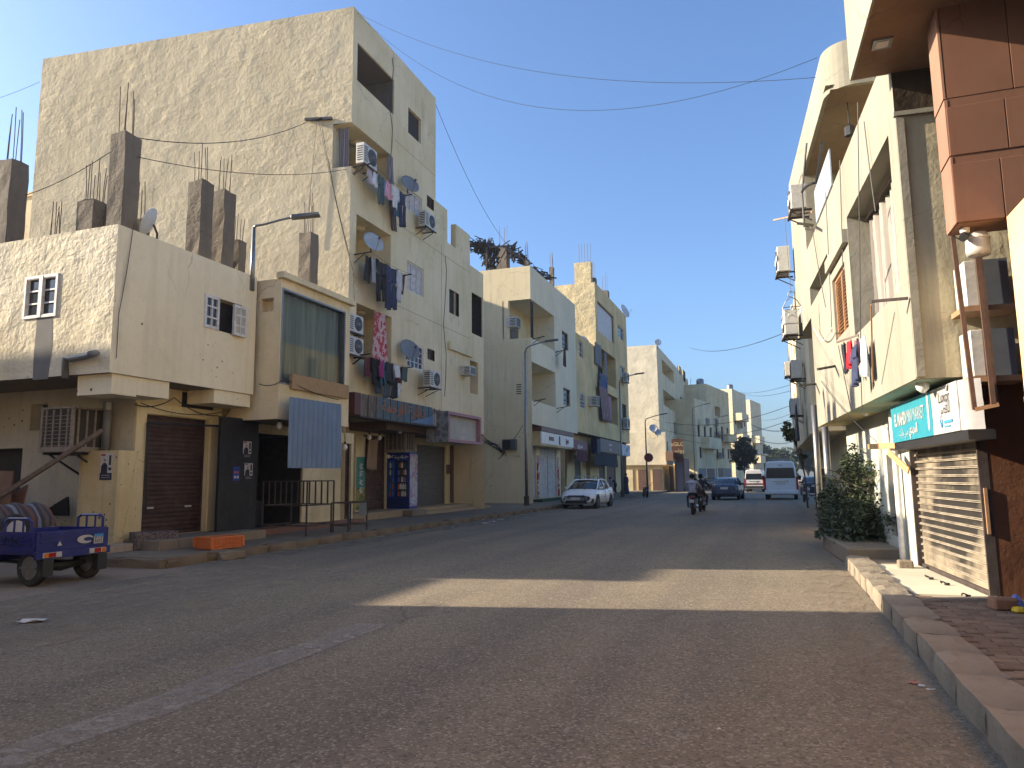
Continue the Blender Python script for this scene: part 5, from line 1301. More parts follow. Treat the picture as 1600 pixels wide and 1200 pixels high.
for h in (h5, h7): MB().fbox(FY, h[0] + .03, h[1] - .03, h[2] + .03, h[3] - .03, -1.38, -1.3).build('interior', M_DARK, ye_)
M_DEN = blotch('blue_striped_cloth', [(.02, .05, .14), (.03, .07, .2), (.12, .13, .15), (.02, .04, .1)], 1.5, .9, st=(1, 1, 1))
cloth('flat', 3.2, 1.3, M_DEN, 'blanket', 'dark blue blanket over the middle balcony of the yellow block', FY, h5[0] + 1.2, h5[2] + .55, .25, seed=111)
cloth('flat', 2.4, 1.9, stripes('grey_striped_cloth', [(.16, .16, .17), (.3, .29, .29), (.1, .1, .11)], 3, 0), 'curtain', 'grey striped cloth drawn across the upper left of the yellow block', FY, h5[0] - .2, h5[3] + .1, .12, 'balcony curtains', 112)
cloth('flat', .8, 2.8, paint('grey_cloth', (.2, .2, .21), .9), 'curtain', 'grey curtain hanging in the middle balcony of the yellow block', FY, h5[0] + 3.2, h5[3] - .1, .02, 'balcony curtains', 113)
cloth('flat', 3.4, 2.9, stripes('rose_striped_cloth', [(.30, .17, .15), (.2, .12, .12), (.36, .24, .21), (.16, .09, .09)], 2.2, 0), 'curtain', 'rose striped awning cloth over the lower balcony of the yellow block', FY, h7[0] + .6, h7[3] + .2, .3, 'balcony curtains', 114, .35)
cloth('flat', 1.3, 2.2, paint('pink_cloth', (.36, .22, .24), .9), 'towel', 'pink towel in the dark lower balcony of the yellow block', FY, h7[0] + 4.5, h7[3] - .2, .02, seed=115, flare=.3)
a = FY.q(919, 640); window_ac('window air conditioner beside the white grille of the yellow block', FY, a[0] + .6, a[1] + .3, 1.0, .8, .7)
a = FY.q(972, 598); ac_unit('air conditioner under the middle far window of the yellow block', FY, a[0], a[1], 1.2, .95, .4, .2)
a = FY.q(973, 671); ac_unit('air conditioner under the lower far window of the yellow block', FY, a[0], a[1], 1.3, 1.1, .4, .2)
p = on_x(973, 480, XY - .2); dish('round satellite dish on the far roof corner of the yellow block', (p.x, p.y, zyt - .1), rad(70), 20, .75, .1)
p = on_y(911, 520, yy1 - .3); dish('satellite dish on the lower roof of the yellow block', (p.x, yy1 - .5, zyl), rad(50), 20, .55, .1)
# ground floor
XYG = -14.4
FYG = fx(XYG)
def gr(l, r, zt_, f=FYG): return (f.q(l, 735)[0], f.q(r, 735)[0], .3, zt_)
g1, g2, g3, g4 = gr(898, 908, 3.4), gr(916, 922, 3.8), gr(936, 945, 3.3), gr(948, 962, 3.3)
wall(FYG, yy0, yy2, 0, zyb, [hole(g1, .2, True), hole(g2, .5, True), hole(g3, .15, True), hole(g4, .15, True)]).build('shop_wall', P_YE, ye_)
rolling(FYG, (g1[0] + .05, g1[1] - .05, *g1[2:]), ye_, paint('olive_shutter', (.09, .08, .06), .6), .12, .12)
M_RBR = paint('red_brown_shutter', (.12, .06, .045), .6, dirt=.3)
rolling(FYG, (g3[0] + .05, g3[1] - .05, *g3[2:]), ye_, M_RBR, .1, .12); rolling(FYG, (g4[0] + .05, g4[1] - .05, *g4[2:]), ye_, M_RBR, .1, .12)
MB().fbox(FYG, g2[0], g2[1], g2[2], g2[3], -.48, -.4).build('doorway', M_DARK, ye_)
cu, cr2 = (g2[0] + g2[1]) / 2, (g2[1] - g2[0]) / 2 + .15
MB().tube([FYG.w(cu + cr2 * math.cos(a_), 3.3 + cr2 * .8 * math.sin(a_), .05) for a_ in [PI * k / 10 for k in range(11)]], .14, 6).build('arch', P_YE, ye_)
def flat_sign(name_label, fc, r, depth, mat, letters=(), extra=None):
    t = thing('shop_sign', name_label, 'sign', fc.w((r[0] + r[1]) / 2, r[2], 0))
    MB().fbox(fc, r[0], r[1], r[2], r[3], -depth, 0).build('panel', mat, t, bevel=.01)
    for (s, fu, fz, sz, mt, sxx) in letters:
        text_mesh(s, (r[3] - r[2]) * sz, mt, 'lettering', t, fmat(fc, r[0] + (r[1] - r[0]) * fu, r[2] + (r[3] - r[2]) * fz, .006), sx=sxx, bold=.01)
    return t
FY1, FY2 = fx(XYG + .9), fx(XYG + 1.3)
ra = (FY1.q(896, 695)[0], FY1.q(918, 695)[0], FY1.q(900, 703)[1], FY1.q(900, 687)[1])
M_LW = paint('letter_white', (.6, .58, .57), .5)
flat_sign('maroon shop sign with pale Arabic letters behind the white car', FY1, ra, .5, paint('maroon_sign', (.13, .018, .03), .5), [(ar('سوبر'), .45, .5, .8, M_LW, 1.5)])
rb2 = (FY2.q(933, 690)[0], FY2.q(951, 690)[0], FY2.q(940, 706)[1], FY2.q(940, 685)[1])
flat_sign('dark grey shop sign with small letters on the yellow block', FY2, (FY2.q(951.5, 690)[0] - 3.4, FY2.q(968, 690)[0], rb2[2], rb2[3]), .35, paint('charcoal_sign', (.075, .075, .078), .5), [(ar('محمود'), .5, .68, .32, M_LW, 1.3), (ar('موبايل'), .5, .3, .2, M_LW, 1.3)])
rc = (FY2.q(968.6, 690)[0], FY2.q(984, 690)[0], rb2[2] - .05, rb2[3] - .1)
flat_sign('pale blue and white shop sign at the end of the yellow block', FY2, rc, .35, blotch('blue_white_sign', [(.25, .32, .42), (.5, .52, .55), (.58, .58, .58), (.3, .36, .45)], .8, det=1), [('M', .62, .5, .6, paint('sign_navy', (.05, .07, .15), .5), 1.0)])
m = MB().fbox(FY2, rb2[0], FY2.q(951.5, 690)[0] - 3.45, rb2[2] - .2, rb2[3] - .1, -.5, 0).build('awning_panel', paint('navy_awning', (.015, .02, .045), .7), ye_)
cloth('flat', 9, 1.1, paint('dark_awning_cloth', (.025, .025, .03), .9), 'awning_cloth', 'dark scalloped awning cloth under the signs of the yellow block', FY2, FY2.q(949, 700)[0], rb2[2] - .05, -.1, 'cloths hung outside the shops', 120)
cloth('flat', 3.4, .9, paint('dark_red_awning', (.09, .02, .025), .9), 'awning_cloth', 'dark red fringe awning under the maroon sign', FY1, (ra[0] + ra[1]) / 2 + .4, ra[2] + .1, .05, 'cloths hung outside the shops', 121)
rl = thing('guard_rail', 'thin metal guard rail on the pavement behind the white parked car', 'railing', (-12.2, FYG.q(905, 750)[0], PZ))
FRL = fx(-12.3); m = MB(); r0, r1 = FRL.q(898, 740)[0], FRL.q(934, 740)[0]
for k in range(6): u = r0 + (r1 - r0) * k / 5; m.bar(FRL.w(u, PZ, 0), FRL.w(u, 1.75, 0), .05)
for z in (.6, 1.1, 1.75): m.bar(FRL.w(r0, z, 0), FRL.w(r1, z, 0), .045)
m.build('bars', M_STEEL, rl)

# ------------------------------------------------------------------ far left row
P_W4 = plaster('far_white_roughcast', (0.72, 0.66, 0.55), lump=0.05, lsc=1.6, stain=0.15, streak=0.15, lstr=1.0)
P_W4F = plaster('far_white_render', (0.72, 0.63, 0.47), lump=0.02, lsc=0.8, stain=0.2, streak=0.2, col2=(.6, .52, .38))
def far_block(label, x, y, rz, L, D, H_, msd, mfr, wins, loggias=(), balc=(), low=0.0, gf=None):
    """a block seen from its near end: local x to the left is depth, front faces +x"""
    t = thing('apartment_block', label, 'building', (x, y, 0), rz)
    L_f = Fac((0, 0), (0, 1), (1, 0)); L_s = Fac((0, 0), (1, 0), (0, -1))
    hs = [hole(w, .2, False) for w in wins] + [hole(l, 1.4, True) for l in loggias]
    wall(L_f, 0, L, low, H_, hs, caps='t').build('front_wall', mfr, t, local=True)
    wall(L_s, -D, 0, low, H_, caps='t').build('side_wall', msd, t, local=True)
    m = MB(); m.quad((-D, .05, H_ - .5), (-.05, .05, H_ - .5), (-.05, L - .05, H_ - .5), (-D, L - .05, H_ - .5)); m.quad((-D, L, 0), (0, L, 0), (0, L, H_), (-D, L, H_)); m.build('roof', M_CONC, t, local=True)
    for w in wins:
        b = MB().fbox(L_f, *w, -.25, -.2).build('window', M_GLASS, t, local=True)
        g = MB(); bars(g, L_f, w, 2, 1, .06, -.19, -.12, .08); g.build('frame', M_BROWN, b, local=True)
    for l in loggias:
        b = MB().fbox(L_f, l[0] + .5, l[0] + 1.5, l[2] - .7, l[3] - .5, -1.39, -1.3).build('balcony_door', M_BROWN, t, local=True)
    for (u0, u1, z0, z1, d) in balc:
        b = MB(); b.fbox(L_f, u0, u1, z0, z0 + .2, .002, d); b.fbox(L_f, u0, u0 + .12, z0 + .2, z1, .002, d); b.fbox(L_f, u1 - .12, u1, z0 + .2, z1, .002, d); b.fbox(L_f, u0 + .12, u1 - .12, z0 + .2, z1, d - .12, d)
        b.build('balcony', mfr, t, local=True)
    if gf:
        for (u0, u1, z1, mt) in gf: MB().fbox(L_f, u0, u1, .1, z1, -.1, .05).build('shop_shutter', mt, t, local=True)
    return t
def place(px, y): return on_y(px, 744, y).x
Y4 = 88.0; X4 = place(1033, Y4); H4 = on_y(1033, 538, Y4).z
F4 = fx(X4)
def w4(l, t, r, b): return (F4.q(l, t)[0] - Y4, F4.q(r, (t + b) / 2)[0] - Y4, F4.q(l, b)[1], F4.q(l, t)[1])
L4 = F4.q(1077, 640)[0] - Y4
b4 = far_block('big white roughcast block with stacked corner loggias in the middle distance', X4, Y4, 0, L4, 9, H4, P_W4, P_W4F,
    [w4(1061, 571, 1064, 583), w4(1067, 577, 1071, 594), w4(1063, 619, 1066, 630), w4(1068, 622, 1072, 638), w4(1053, 659, 1057, 679), w4(1070, 663, 1074, 684)],
    [w4(1034, 561, 1052, 582), w4(1036, 608, 1058, 632), w4(1060, 660, 1069, 684)], low=3.4)
p = on_y(1031, 530, Y4 + .5); dish('white satellite dish on the roof of the big white roughcast block', (p.x - .3, Y4 + .6, H4 - .5), rad(20), 20, .45, .6)
MB().box(-9, -.6, -.0, L4, 0, 3.4).build('ground_floor', P_YE, b4, local=True)
zb4 = 9.0
# lower front wing of the same corner
X5 = place(1042, 82); Y5 = 82.0; F5 = fx(X5); H5 = on_y(1042, 682, Y5).z + .5
b5 = far_block('low white wing with two satellite dishes in front of the big white block', X5, Y5, 0, 6, 7.4, H5, P_W4, P_W4F, [(1.0, 2.0, 4.2, 5.6)], low=3.0)
MB().box(-7.2, -.5, .3, 6, 0, 3.0).build('ground_floor', P_YE, b5, local=True)
for k in range(4):
    MB().box(-6.4 + k * 1.6, -5.4 + k * 1.6, .22, .31, .1, 2.5).build('door', [M_BROWN, P_BAY, M_RBR, M_BROWN][k], b5, local=True)
for (px, py, s, n) in ((1020, 670, .5, 'left'), (1027, 676, .42, 'right')):
    p = on_y(px, py, Y5 - .5); dish('%s of the two white satellite dishes on the low white wing' % n, (p.x, Y5 - .35, p.z - .5), rad(15), 22, s, .3)
F6 = fy(Y5 - .8); r6 = F6.rect((1019, 684), (1036, 712)); 
flat_sign('brown shop sign with pale rings standing out from the big white block', fy(Y4 - 6.5), (place(1051, Y4 - 6.5), place(1069, Y4 - 6.5), on_y(1055, 716, Y4 - 6.5).z, on_y(1055, 686, Y4 - 6.5).z), .5, paint('brown_sign', (.10, .045, .02), .5), [('eGLC', .5, .72, .28, paint('sign_tan', (.45, .33, .2), .5), 1.0), (ar('يونس'), .5, .4, .3, paint('sign_tan', (.45, .33, .2), .5), 1.0)])
M_BLD = paint('blue_grey_shutter', (.09, .10, .14), .5)
flat_sign('small brown shop sign box below the low white wing', fy(Y5 - 1.0), (place(1041, Y5 - 1), place(1053, Y5 - 1), on_y(1045, 720, Y5 - 1).z, on_y(1045, 705, Y5 - 1).z), 2.0, paint('tan_sign', (.22, .13, .08), .6))
MB().box(place(1055, Y4 - 5) - X4, place(1070, Y4 - 5) - X4, -5, -.01, 0, on_y(1060, 716, Y4 - 5).z).build('shop_front', M_RBR, b4, local=True)
MB().box(place(1058, Y4 - 5) - X4, place(1067, Y4 - 5) - X4, -5.1, -5.01, .1, on_y(1060, 722, Y4 - 5).z).build('shop_shutter', M_BLD, b4, local=True)
# beyond the bend
RB = rad(-10)
def fb(label, px, top, y, L, D, msd, mfr, wins, lg=(), bc=(), gf=None, rz=RB):
    return far_block(label, place(px, y), y, rz, L, D, on_y(px, top, y).z, msd, mfr, wins, lg, bc, 0.0, gf)
P_C5 = plaster('far_cream_render', (0.74, 0.65, 0.48), lump=0.03, lsc=1.2, stain=0.2, streak=0.2)
P_C6 = plaster('far_ochre_render', (0.70, 0.57, 0.38), lump=0.04, lsc=1.2, stain=0.2, streak=0.2)
def grid_w(L, n, zs_, w=1.2, h=1.5): return [(L * (i + .5) / n - w / 2, L * (i + .5) / n + w / 2, z, z + h) for i in range(n) for z in zs_]
fb('low cream block with a white balcony behind the first bend lamp post', 1090, 622, 104, 10, 9, P_C5, P_W4F, grid_w(10, 3, (7.2,), 1.3, 1.7) + [(1.6, 2.8, 4.2, 5.8)], [], [(2.5, 9.5, 5.6, 7.2, 1.2)], [(.8, 4.5, 2.8, M_BLD), (5.2, 9.4, 2.8, M_RBR)])
fb('ochre block with laundry balcony and bare rebar on its roof', 1109, 599, 117, 15, 12, P_C5, P_C6, grid_w(15, 4, (4.6, 8.2), 1.3, 1.7), [(5.0, 8.5, 11.4, 13.0)], [(8, 13.5, 7.3, 8.6, 1.3)], [(1, 4.5, 3, M_BLD), (5.5, 9, 3, M_RBR), (9.6, 14, 3, M_BLD)])
fb('pale block with rounded white corner balconies beyond the ochre block', 1150, 607, 142, 12, 12, P_C5, P_W4F, grid_w(12, 3, (4.4, 8.0, 11.4), 1.3, 1.8), [], [(0.2, 6, 4.0, 5.6, 1.6), (.2, 6, 8.0, 9.5, 1.6), (.2, 6, 12.0, 13.4, 1.6)])
fb('plain cream block in the far row behind the round street tree', 1122, 742, 133, 8, 6, P_C6, P_C6, [], [], [], [(.5, 7, 2.6, M_RBR)])
fb('last cream block of the left row with balconies near the far trees', 1178, 624, 172, 12, 10, P_W4, P_W4F, grid_w(12, 3, (5, 9), 1.4, 1.8), [], [(.3, 6, 4.6, 6.2, 1.6), (.3, 6, 9.0, 10.6, 1.6)])
# clutter on the far row: air conditioners, washing, roof tanks, bare rebar
FFX = fx(place(1109, 117) + 1.2)
for i, (px, py, yy_, lb) in enumerate(((1103, 664, 106, 'air conditioner under the window of the low cream block at the bend'), (1122, 716, 122, 'lower air conditioner on the ochre block at the bend'), (1118, 664, 120, 'upper air conditioner on the ochre block at the bend'), (1158, 668, 146, 'air conditioner between the rounded balconies of the pale far block'))):
    f9 = fx(place(px, yy_)); ac_unit(lb, f9, yy_, on_y(px, py, yy_).z, 1.3, .95, .5, .3)
f9 = fx(place(1125, 124) + .5)
for i, (c_, nm, cn, w_) in enumerate((((.03, .035, .06), 'blanket', 'dark navy', 2.2), ((.10, .03, .04), 'towel', 'wine', 1.4), ((.25, .25, .28), 'shirt', 'grey', 1.3))):
    cloth('flat', w_, 1.9 - .3 * i, paint('far_cloth_%d' % i, c_, .9), nm, '%s %s hanging on the ochre block at the bend' % (cn, nm), f9, 121.5 + 2.2 * i, on_y(1125, 673, 124).z, .2, seed=300 + i)
for i, (px, top, yy_, lb) in enumerate(((1093, 598, 119, 'roof tank on the near end of the ochre far block'), (1140, 606, 144, 'roof tank on the pale far block')  )):
    b_ = on_y(px, top, yy_); t_ = thing('water_tank', lb, 'water tank', (b_.x, b_.y + 1, b_.z - .55), 0, 'roof tanks'); MB().lathe([(.55, 0), (.6, .1), (.6, 1.1), (.4, 1.3), (0, 1.35)], (0, 0, 0), 'z', 14).build('drum', M_STEEL, t_, local=True, smooth=True); MB().box(-.6, .6, -.6, .6, -.4, -.01).build('stand', M_CONC, t_, local=True)
for k in range(7):
    b_ = on_y(1089 + 2.2 * k, 600, 118.5); t_ = MB().tube([(0, 0, 0), (.04, .02, 1.9 + .3 * math.sin(k * 2))], .03, 4).build('rebar', M_REBAR, [o for o in COL.objects if o.get('label', '').startswith('ochre block with laundry')][0], local=True); t_.location = (-6.0 + .55 * k, 1.2, on_y(1109, 599, 117).z - .55)
# ------------------------------------------------------------------ right side: the cream house over the mini market
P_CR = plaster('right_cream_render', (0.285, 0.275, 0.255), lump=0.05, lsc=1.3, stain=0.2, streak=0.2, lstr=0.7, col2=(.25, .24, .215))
P_CRE = plaster('right_end_wall', (0.50, 0.45, 0.34), lump=0.04, lsc=1.6, stain=0.35, streak=0.75, lstr=0.8, col2=(.38, .34, .26), patch=.3, patchc=(.30, .26, .2))
P_SOOT = plaster('sooty_wall', (0.075, 0.055, 0.04), lump=0.04, lsc=3, stain=.6, streak=.5, col2=(.03, .022, .018))
P_SOF = plaster('soffit_mint', (.34, .44, .38), lump=.01, stain=.3, streak=0)
p0 = on_z(1552, 937, .13)
dv = ray(1120, 744.9); dv.z = 0; dv.normalize()
UR, NR = -dv, Vector((-dv.y, dv.x, 0))
FR0 = Fac(p0, UR, NR)
pb0 = p0 + NR * .63
FRb = Fac(pb0, UR, NR)
ER = Fac(pb0, (dv.y, -dv.x), -dv)                       # end wall facing the camera; u to the right
cr = thing('cream_house', 'sunlit cream house with deep balconies above the mini market', 'house', (4.5, 15, 0))
zf = FRb.q(1433, 591)[1]; zp = 4.08; zl = 6.27; zp2 = 7.35
uo0, uo1 = FRb.q(1323, 343)[0], FRb.q(1388, 215)[0]
ub = FRb.q(1274, 600)[0]; uf = -12.4
oc = (uo0, uo1, zp, zl)
ol = (FRb.q(1303, 480)[0], FRb.q(1324, 480)[0], FRb.q(1312, 527)[1], FRb.q(1306, 430)[1])
og = (FRb.q(1257, 470)[0], FRb.q(1296, 450)[0], FRb.q(1257, 497)[1], FRb.q(1257, 467)[1])
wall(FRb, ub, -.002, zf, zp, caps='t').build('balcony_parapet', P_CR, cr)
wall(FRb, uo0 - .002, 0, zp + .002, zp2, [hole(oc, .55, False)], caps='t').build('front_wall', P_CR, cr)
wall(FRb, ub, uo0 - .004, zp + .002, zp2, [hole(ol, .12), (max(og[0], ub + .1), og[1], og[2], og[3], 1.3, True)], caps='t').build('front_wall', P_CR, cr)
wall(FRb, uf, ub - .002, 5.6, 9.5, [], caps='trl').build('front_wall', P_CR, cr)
win(FRb, ol, cr, 'tanlouvre', .12)
# curtain and dark room behind the big opening
rows = []
for s, zz in ((0, zl - .12), (.5, (zl + zp) / 2), (1, zp + .02)):
    rows.append([FRb.w(uo0 + .05 + (uo1 - uo0 - .45) * k / 70, zz, -.42 + .06 * math.sin(k * .9) + .03 * math.sin(k * .33 + s)) for k in range(71)])
MB().grid(rows).build('curtain', stripes('beige_striped_curtain', [(.34, .31, .27), (.27, .24, .21), (.37, .34, .30), (.16, .14, .13)], 5, 1, sh=.2), cr, fix=False)
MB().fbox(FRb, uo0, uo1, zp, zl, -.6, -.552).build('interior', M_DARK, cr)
MB().tube([FRb.w(uo0 + .02, zl - .1, -.3), FRb.w(uo1 - .02, zl - .1, -.3)], .02, 6).build('curtain_rail', M_BROWN, cr)
# ledge beside the louvre
m = MB(); m.fbox(FRb, uo0 - 2.2, uo0 - .02, zl - .45, zl - .2, .002, .10); m.build('ledge', P_CR, cr)
# end wall, soot and body
wall(ER, 0, 4.5, zf, 6.32).build('end_wall', P_CRE, cr)
wall(ER, 0, 4.5, 6.34, 8.2).build('sooty_end_wall', P_SOOT, cr)
MB().fbox(ER, -.02, 4.5, 6.32, 6.38, -.01, .05).build('string_course', P_CR, cr)
MB().fbox(ER, .003, .10, zf + .02, 6.3, .002, .035).build('corner_bead', P_CR, cr)
m = MB()
def rq(u0, u1, d0, d1, z): return [FRb.w(u0, z, -d0), FRb.w(u1, z, -d0), FRb.w(u1, z, -d1), FRb.w(u0, z, -d1)]
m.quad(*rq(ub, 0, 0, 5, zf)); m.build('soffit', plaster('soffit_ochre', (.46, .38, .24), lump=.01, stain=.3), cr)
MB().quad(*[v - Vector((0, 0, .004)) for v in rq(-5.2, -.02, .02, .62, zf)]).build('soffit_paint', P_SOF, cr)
m = MB(); m.quad(*rq(uf, -5.0, 0, 5, 9.5)); m.quad(*rq(uf, 0, .6, 5, zp2 - 1.0)); m.quad(*rq(uf, ub, 0, 5, 5.6))
m.quad(FRb.w(uf, 5.6, 0), FRb.w(uf, 9.5, 0), FRb.w(uf, 9.5, -5), FRb.w(uf, 5.6, -5)); m.quad(FRb.w(ub, zf, 0), FRb.w(ub, 9.4, 0), FRb.w(ub, 9.4, -5), FRb.w(ub, zf, -5))
m.quad(FRb.w(uf, 5.6, -5), FRb.w(0, 5.6, -5), FRb.w(0, 10, -5), FRb.w(uf, 10, -5)); m.build('slab', P_CR, cr)
# second-floor terrace: rounded parapet end, back wall, rounded roof block over it
wall(fRbk := Fac(FRb.p + NR * -1.6, UR, NR), uf, 0, zp2 - 1, 9.4, [hole((-7.5, -6.5, 7.2, 9.0), .1, True), hole((-3.6, -2.6, 6.6, 8.7), .1, True)]).build('terrace_wall', P_CRE, cr)
def rounded(z0, z1, uN, depth, R_, name, mat):
    """wall block whose near street corner is rounded"""
    m = MB(); pl_ = [FRb.w(uf, 0, .0)]
    for k in range(9):
        a = PI / 2 * k / 8; pl_.append(FRb.w(uN - R_ + R_ * math.sin(a), 0, -R_ + R_ * math.cos(a)))
    pl_.append(FRb.w(uN, 0, -depth)); pl_.append(FRb.w(uf, 0, -depth))
    m.prism([(p.x, p.y, z0) for p in pl_], (0, 0, z1 - z0)); return m.build(name, mat, cr)
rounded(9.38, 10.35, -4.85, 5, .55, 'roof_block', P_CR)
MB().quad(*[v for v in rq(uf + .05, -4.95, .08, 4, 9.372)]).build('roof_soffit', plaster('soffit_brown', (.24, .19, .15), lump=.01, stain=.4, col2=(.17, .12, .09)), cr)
m = MB()
for k in range(9):
    a = PI / 2 * k / 8
m.tube([FRb.w(-7.4 + .5 * math.sin(a), 0, .02 + .25 * math.cos(a)) + Vector((0, 0, 8.2)) for a in [PI * k / 10 for k in range(6)]] + [FRb.w(-4.9, 8.25, .15)], .03, 6); m.tube([FRb.w(-7.4, 7.35, .27), FRb.w(-7.4, 8.2, .27), FRb.w(-7.4, 9.38, .1)], .025, 6); m.build('terrace_rail', M_BLACK, cr)
MB().fbox(FRb, -7.2, -4.9, zp2, 8.1, .01, .035).build('rail_panel', paint('pale_blue_panel', (.30, .36, .42), .5), cr)
lp_ = thing('hanging_lantern', 'dark lantern hanging in the upper terrace of the cream house', 'lantern', FRb.w(-5.6, 8.6, -.5))
MB().lathe([(.0, 0), (.1, .03), (.1, .22), (.03, .28), (.012, .3), (.012, .78)], (0, 0, 0), 'z', 8).build('body', M_BLACK, lp_, local=True)
# ground floor wall behind the shutter line
us0 = FR0.q(1430, 800)[0]; us0 = FR0.q(1424, 700)[0]
shr = (us0, -.03, .12, 2.06)
wall(FR0, ub, us0 - .06, 0, zf - .003, [hole((us0 - 1.9, us0 - 1.2, .5, 2.0), .15)]).build('ground_wall', plaster('pale_blue_wash', (.44, .46, .46), lump=.03, lsc=2, stain=.3, pit=.5), cr)
win(FR0, (us0 - 1.9, us0 - 1.2, .5, 2.0), cr, 'louvre', .15)
wall(FR0, us0 - .06, 0, 2.06, zf - .003).build('shop_lintel', M_BROWN, cr)
def shutter_soot():
    t = NT('sooty_steel_shutter')
    a_ = t.ramp(t.noise(.75, 4, .6, st=(1.0, .7, 1.5)), [(.42, 0), (.58, 1)])
    b_ = t.ramp(t.noise(1.1, 5, .7, st=(3.0, 3.0, .5)), [(.48, 0), (.64, 1)])
    c = t.mix(a_, (.33, .275, .20), (.025, .022, .02)); c = t.mix(t.math('MULTIPLY', b_, .55), c, (.05, .042, .036))
    return t.fin(c, .55, t.bump(t.noise(30, 3), .2, .005), metal=.15)
MKS = shutter_soot()
sm_ = MB(); rows = []
npan = 17; ph = (shr[3] - shr[2] - .08) / npan
for k in range(npan):
    z = shr[2] + .08 + k * ph
    for (dz, o) in ((0, -.06), (ph * .70, -.06), (ph * .94, -.06)):
        rows.append([FR0.w(shr[0], z + dz, o), FR0.w(shr[1], z + dz, o)])
sm_.grid(rows)
so_ = sm_.build('shutter', MKS, cr, fix=False)
M_LIP = paint('sunlit_lath_edge', (.40, .34, .26), .5, metal=.1, var=.3, sc=3, dirt=.35, dirtc=(.06, .05, .04))  # lips coloured lighter to stand in for the sun they catch
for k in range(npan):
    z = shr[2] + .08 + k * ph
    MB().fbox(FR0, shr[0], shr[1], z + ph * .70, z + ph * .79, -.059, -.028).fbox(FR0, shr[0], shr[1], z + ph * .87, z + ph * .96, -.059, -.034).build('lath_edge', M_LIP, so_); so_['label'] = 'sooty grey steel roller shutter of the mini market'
g = MB(); g.fbox(FR0, shr[0], shr[1], shr[2], shr[2] + .08, -.07, -.02); g.fbox(FR0, shr[0] - .06, shr[0] - .002, shr[2], shr[3] + .1, -.08, .03); g.fbox(FR0, shr[1] + .002, shr[1] + .035, shr[2], shr[3] + .1, -.08, .03); g.build('guide_rail', M_RUST, so_)
# brown wall to the right of it
P_BW = plaster('brown_painted_wall', (.125, .055, .032), lump=.02, lsc=2.5, stain=.3, streak=.25, pit=.0, patch=.25, patchc=(.22, .13, .09))
E0 = Fac(p0, (dv.y, -dv.x), -dv)
wall(E0, .0, 4, 0, 2.78).build('brown_end_wall', P_BW, cr)
MB().fbox(E0, .0, .035, .9, 1.45, .002, .03).build('edge_batten', M_TAN, cr)
MB().fbox(E0, -.02, 4, 2.78, 2.85, -.3, .1).build('ledge', M_CONC, cr)
# ------------------------------------------------------------------ mini market sign
FSN = Fac(p0 + NR * .30, UR, NR)
n0, n1 = FSN.q(1393, 660)[0], FSN.q(1497, 630)[0]; nz0, nz1 = FSN.q(1397, 692)[1], FSN.q(1393, 635)[1]
mk = thing('shop_sign', 'turquoise and white mini market sign under the cream balcony', 'sign', FSN.w((n0 + n1) / 2, nz0, -.15))
um = n0 + (n1 - n0) * .66
M_TURQ = paint('turquoise_vinyl', (.030, .24, .31), .4, var=.06); M_SW = paint('white_vinyl', (.42, .415, .40), .4, var=.06)
MB().fbox(FSN, n0, um, nz0, nz1, -.25, 0).build('panel', M_TURQ, mk)
MB().fbox(FSN, um + .001, n1, nz0, nz1, -.25, 0).build('panel', M_SW, mk)
MB().fbox(FSN, n0 - .01, n1 + .2, nz0 - .12, nz0 - .003, -.3, -.02).build('underframe', M_BLACK, mk)
Hs = nz1 - nz0; Ws = n1 - n0
# the wrapped end of the sign, crumpled
rows = []
for k in range(9):
    z = nz0 + Hs * k / 8; rows.append([FSN.w(n1 + .002 + .17 * j / 6, z, -.01 - .2 * (j / 6) ** 1.5 + .014 * noise.noise((j * 1.7, k * .9, 3))) for j in range(7)])
MB().grid(rows).build('wrapped_end', paint('crumpled_vinyl', (.30, .29, .285), .5), mk, smooth=True, fix=False)
m = MB()                                                 # white tube shape running down the turquoise
tu = n0 + Ws * .63; 
pts = [(tu - .045, nz1 - .002), (tu - .045, nz0 + Hs * .22)] + [(tu - .045 * math.cos(a), nz0 + Hs * .22 - .06 * math.sin(a)) for a in [PI * k / 8 for k in range(1, 8)]] + [(tu + .045, nz0 + Hs * .22), (tu + .045, nz1 - .002)]
m.prism([FSN.w(a, b, .002) for a, b in pts], NR * .003); m.build('white_bar', M_SW, mk)
m = MB(); e0 = um - .0
pts = [(e0 + .001, nz1 - .002), (e0 + .001, nz0 + .002), (e0 + .06, nz0 + .002), (e0 + .085, nz0 + Hs * .3), (e0 + .05, nz1 - .002)]
m.prism([FSN.w(a, b, .002) for a, b in pts], NR * .003); m.build('turquoise_edge', M_TURQ, mk)
def sgn(s, f0, f1, fz, sz, mt, bold=0.0):
    text_mesh(s, Hs * sz, mt, 'lettering', mk, fmat(FSN, n0 + Ws * (f0 + f1) / 2, nz0 + Hs * fz, .008), bold=bold, fit=Ws * (f1 - f0))
sgn('EL MAHDI', .07, .285, .56, .44, M_SW, .010); sgn('MINI MARKET', .30, .575, .58, .44, M_SW)
sgn(ar('المهدى'.replace('ى', 'ي')), .32, .46, .25, .30, M_SW, .006); sgn(ar('ميني ماركت'), .14, .305, .22, .28, M_SW)
M_SK = paint('sign_black', (.05, .05, .055), .5); M_SBL = paint('sign_blue_small', (.05, .25, .42), .5)
sgn('Luxor', .78, .915, .76, .34, M_SK); sgn(ar('الاقصر'), .79, .91, .52, .36, M_SK)
m = MB(); m.prism([FSN.w(n0 + Ws * a, nz0 + Hs * b, .008) for a, b in ((.888, .86), (.905, .86), (.915, 1.0), (.90, .96))], NR * .002); m.build('feather_mark', M_SK, mk)
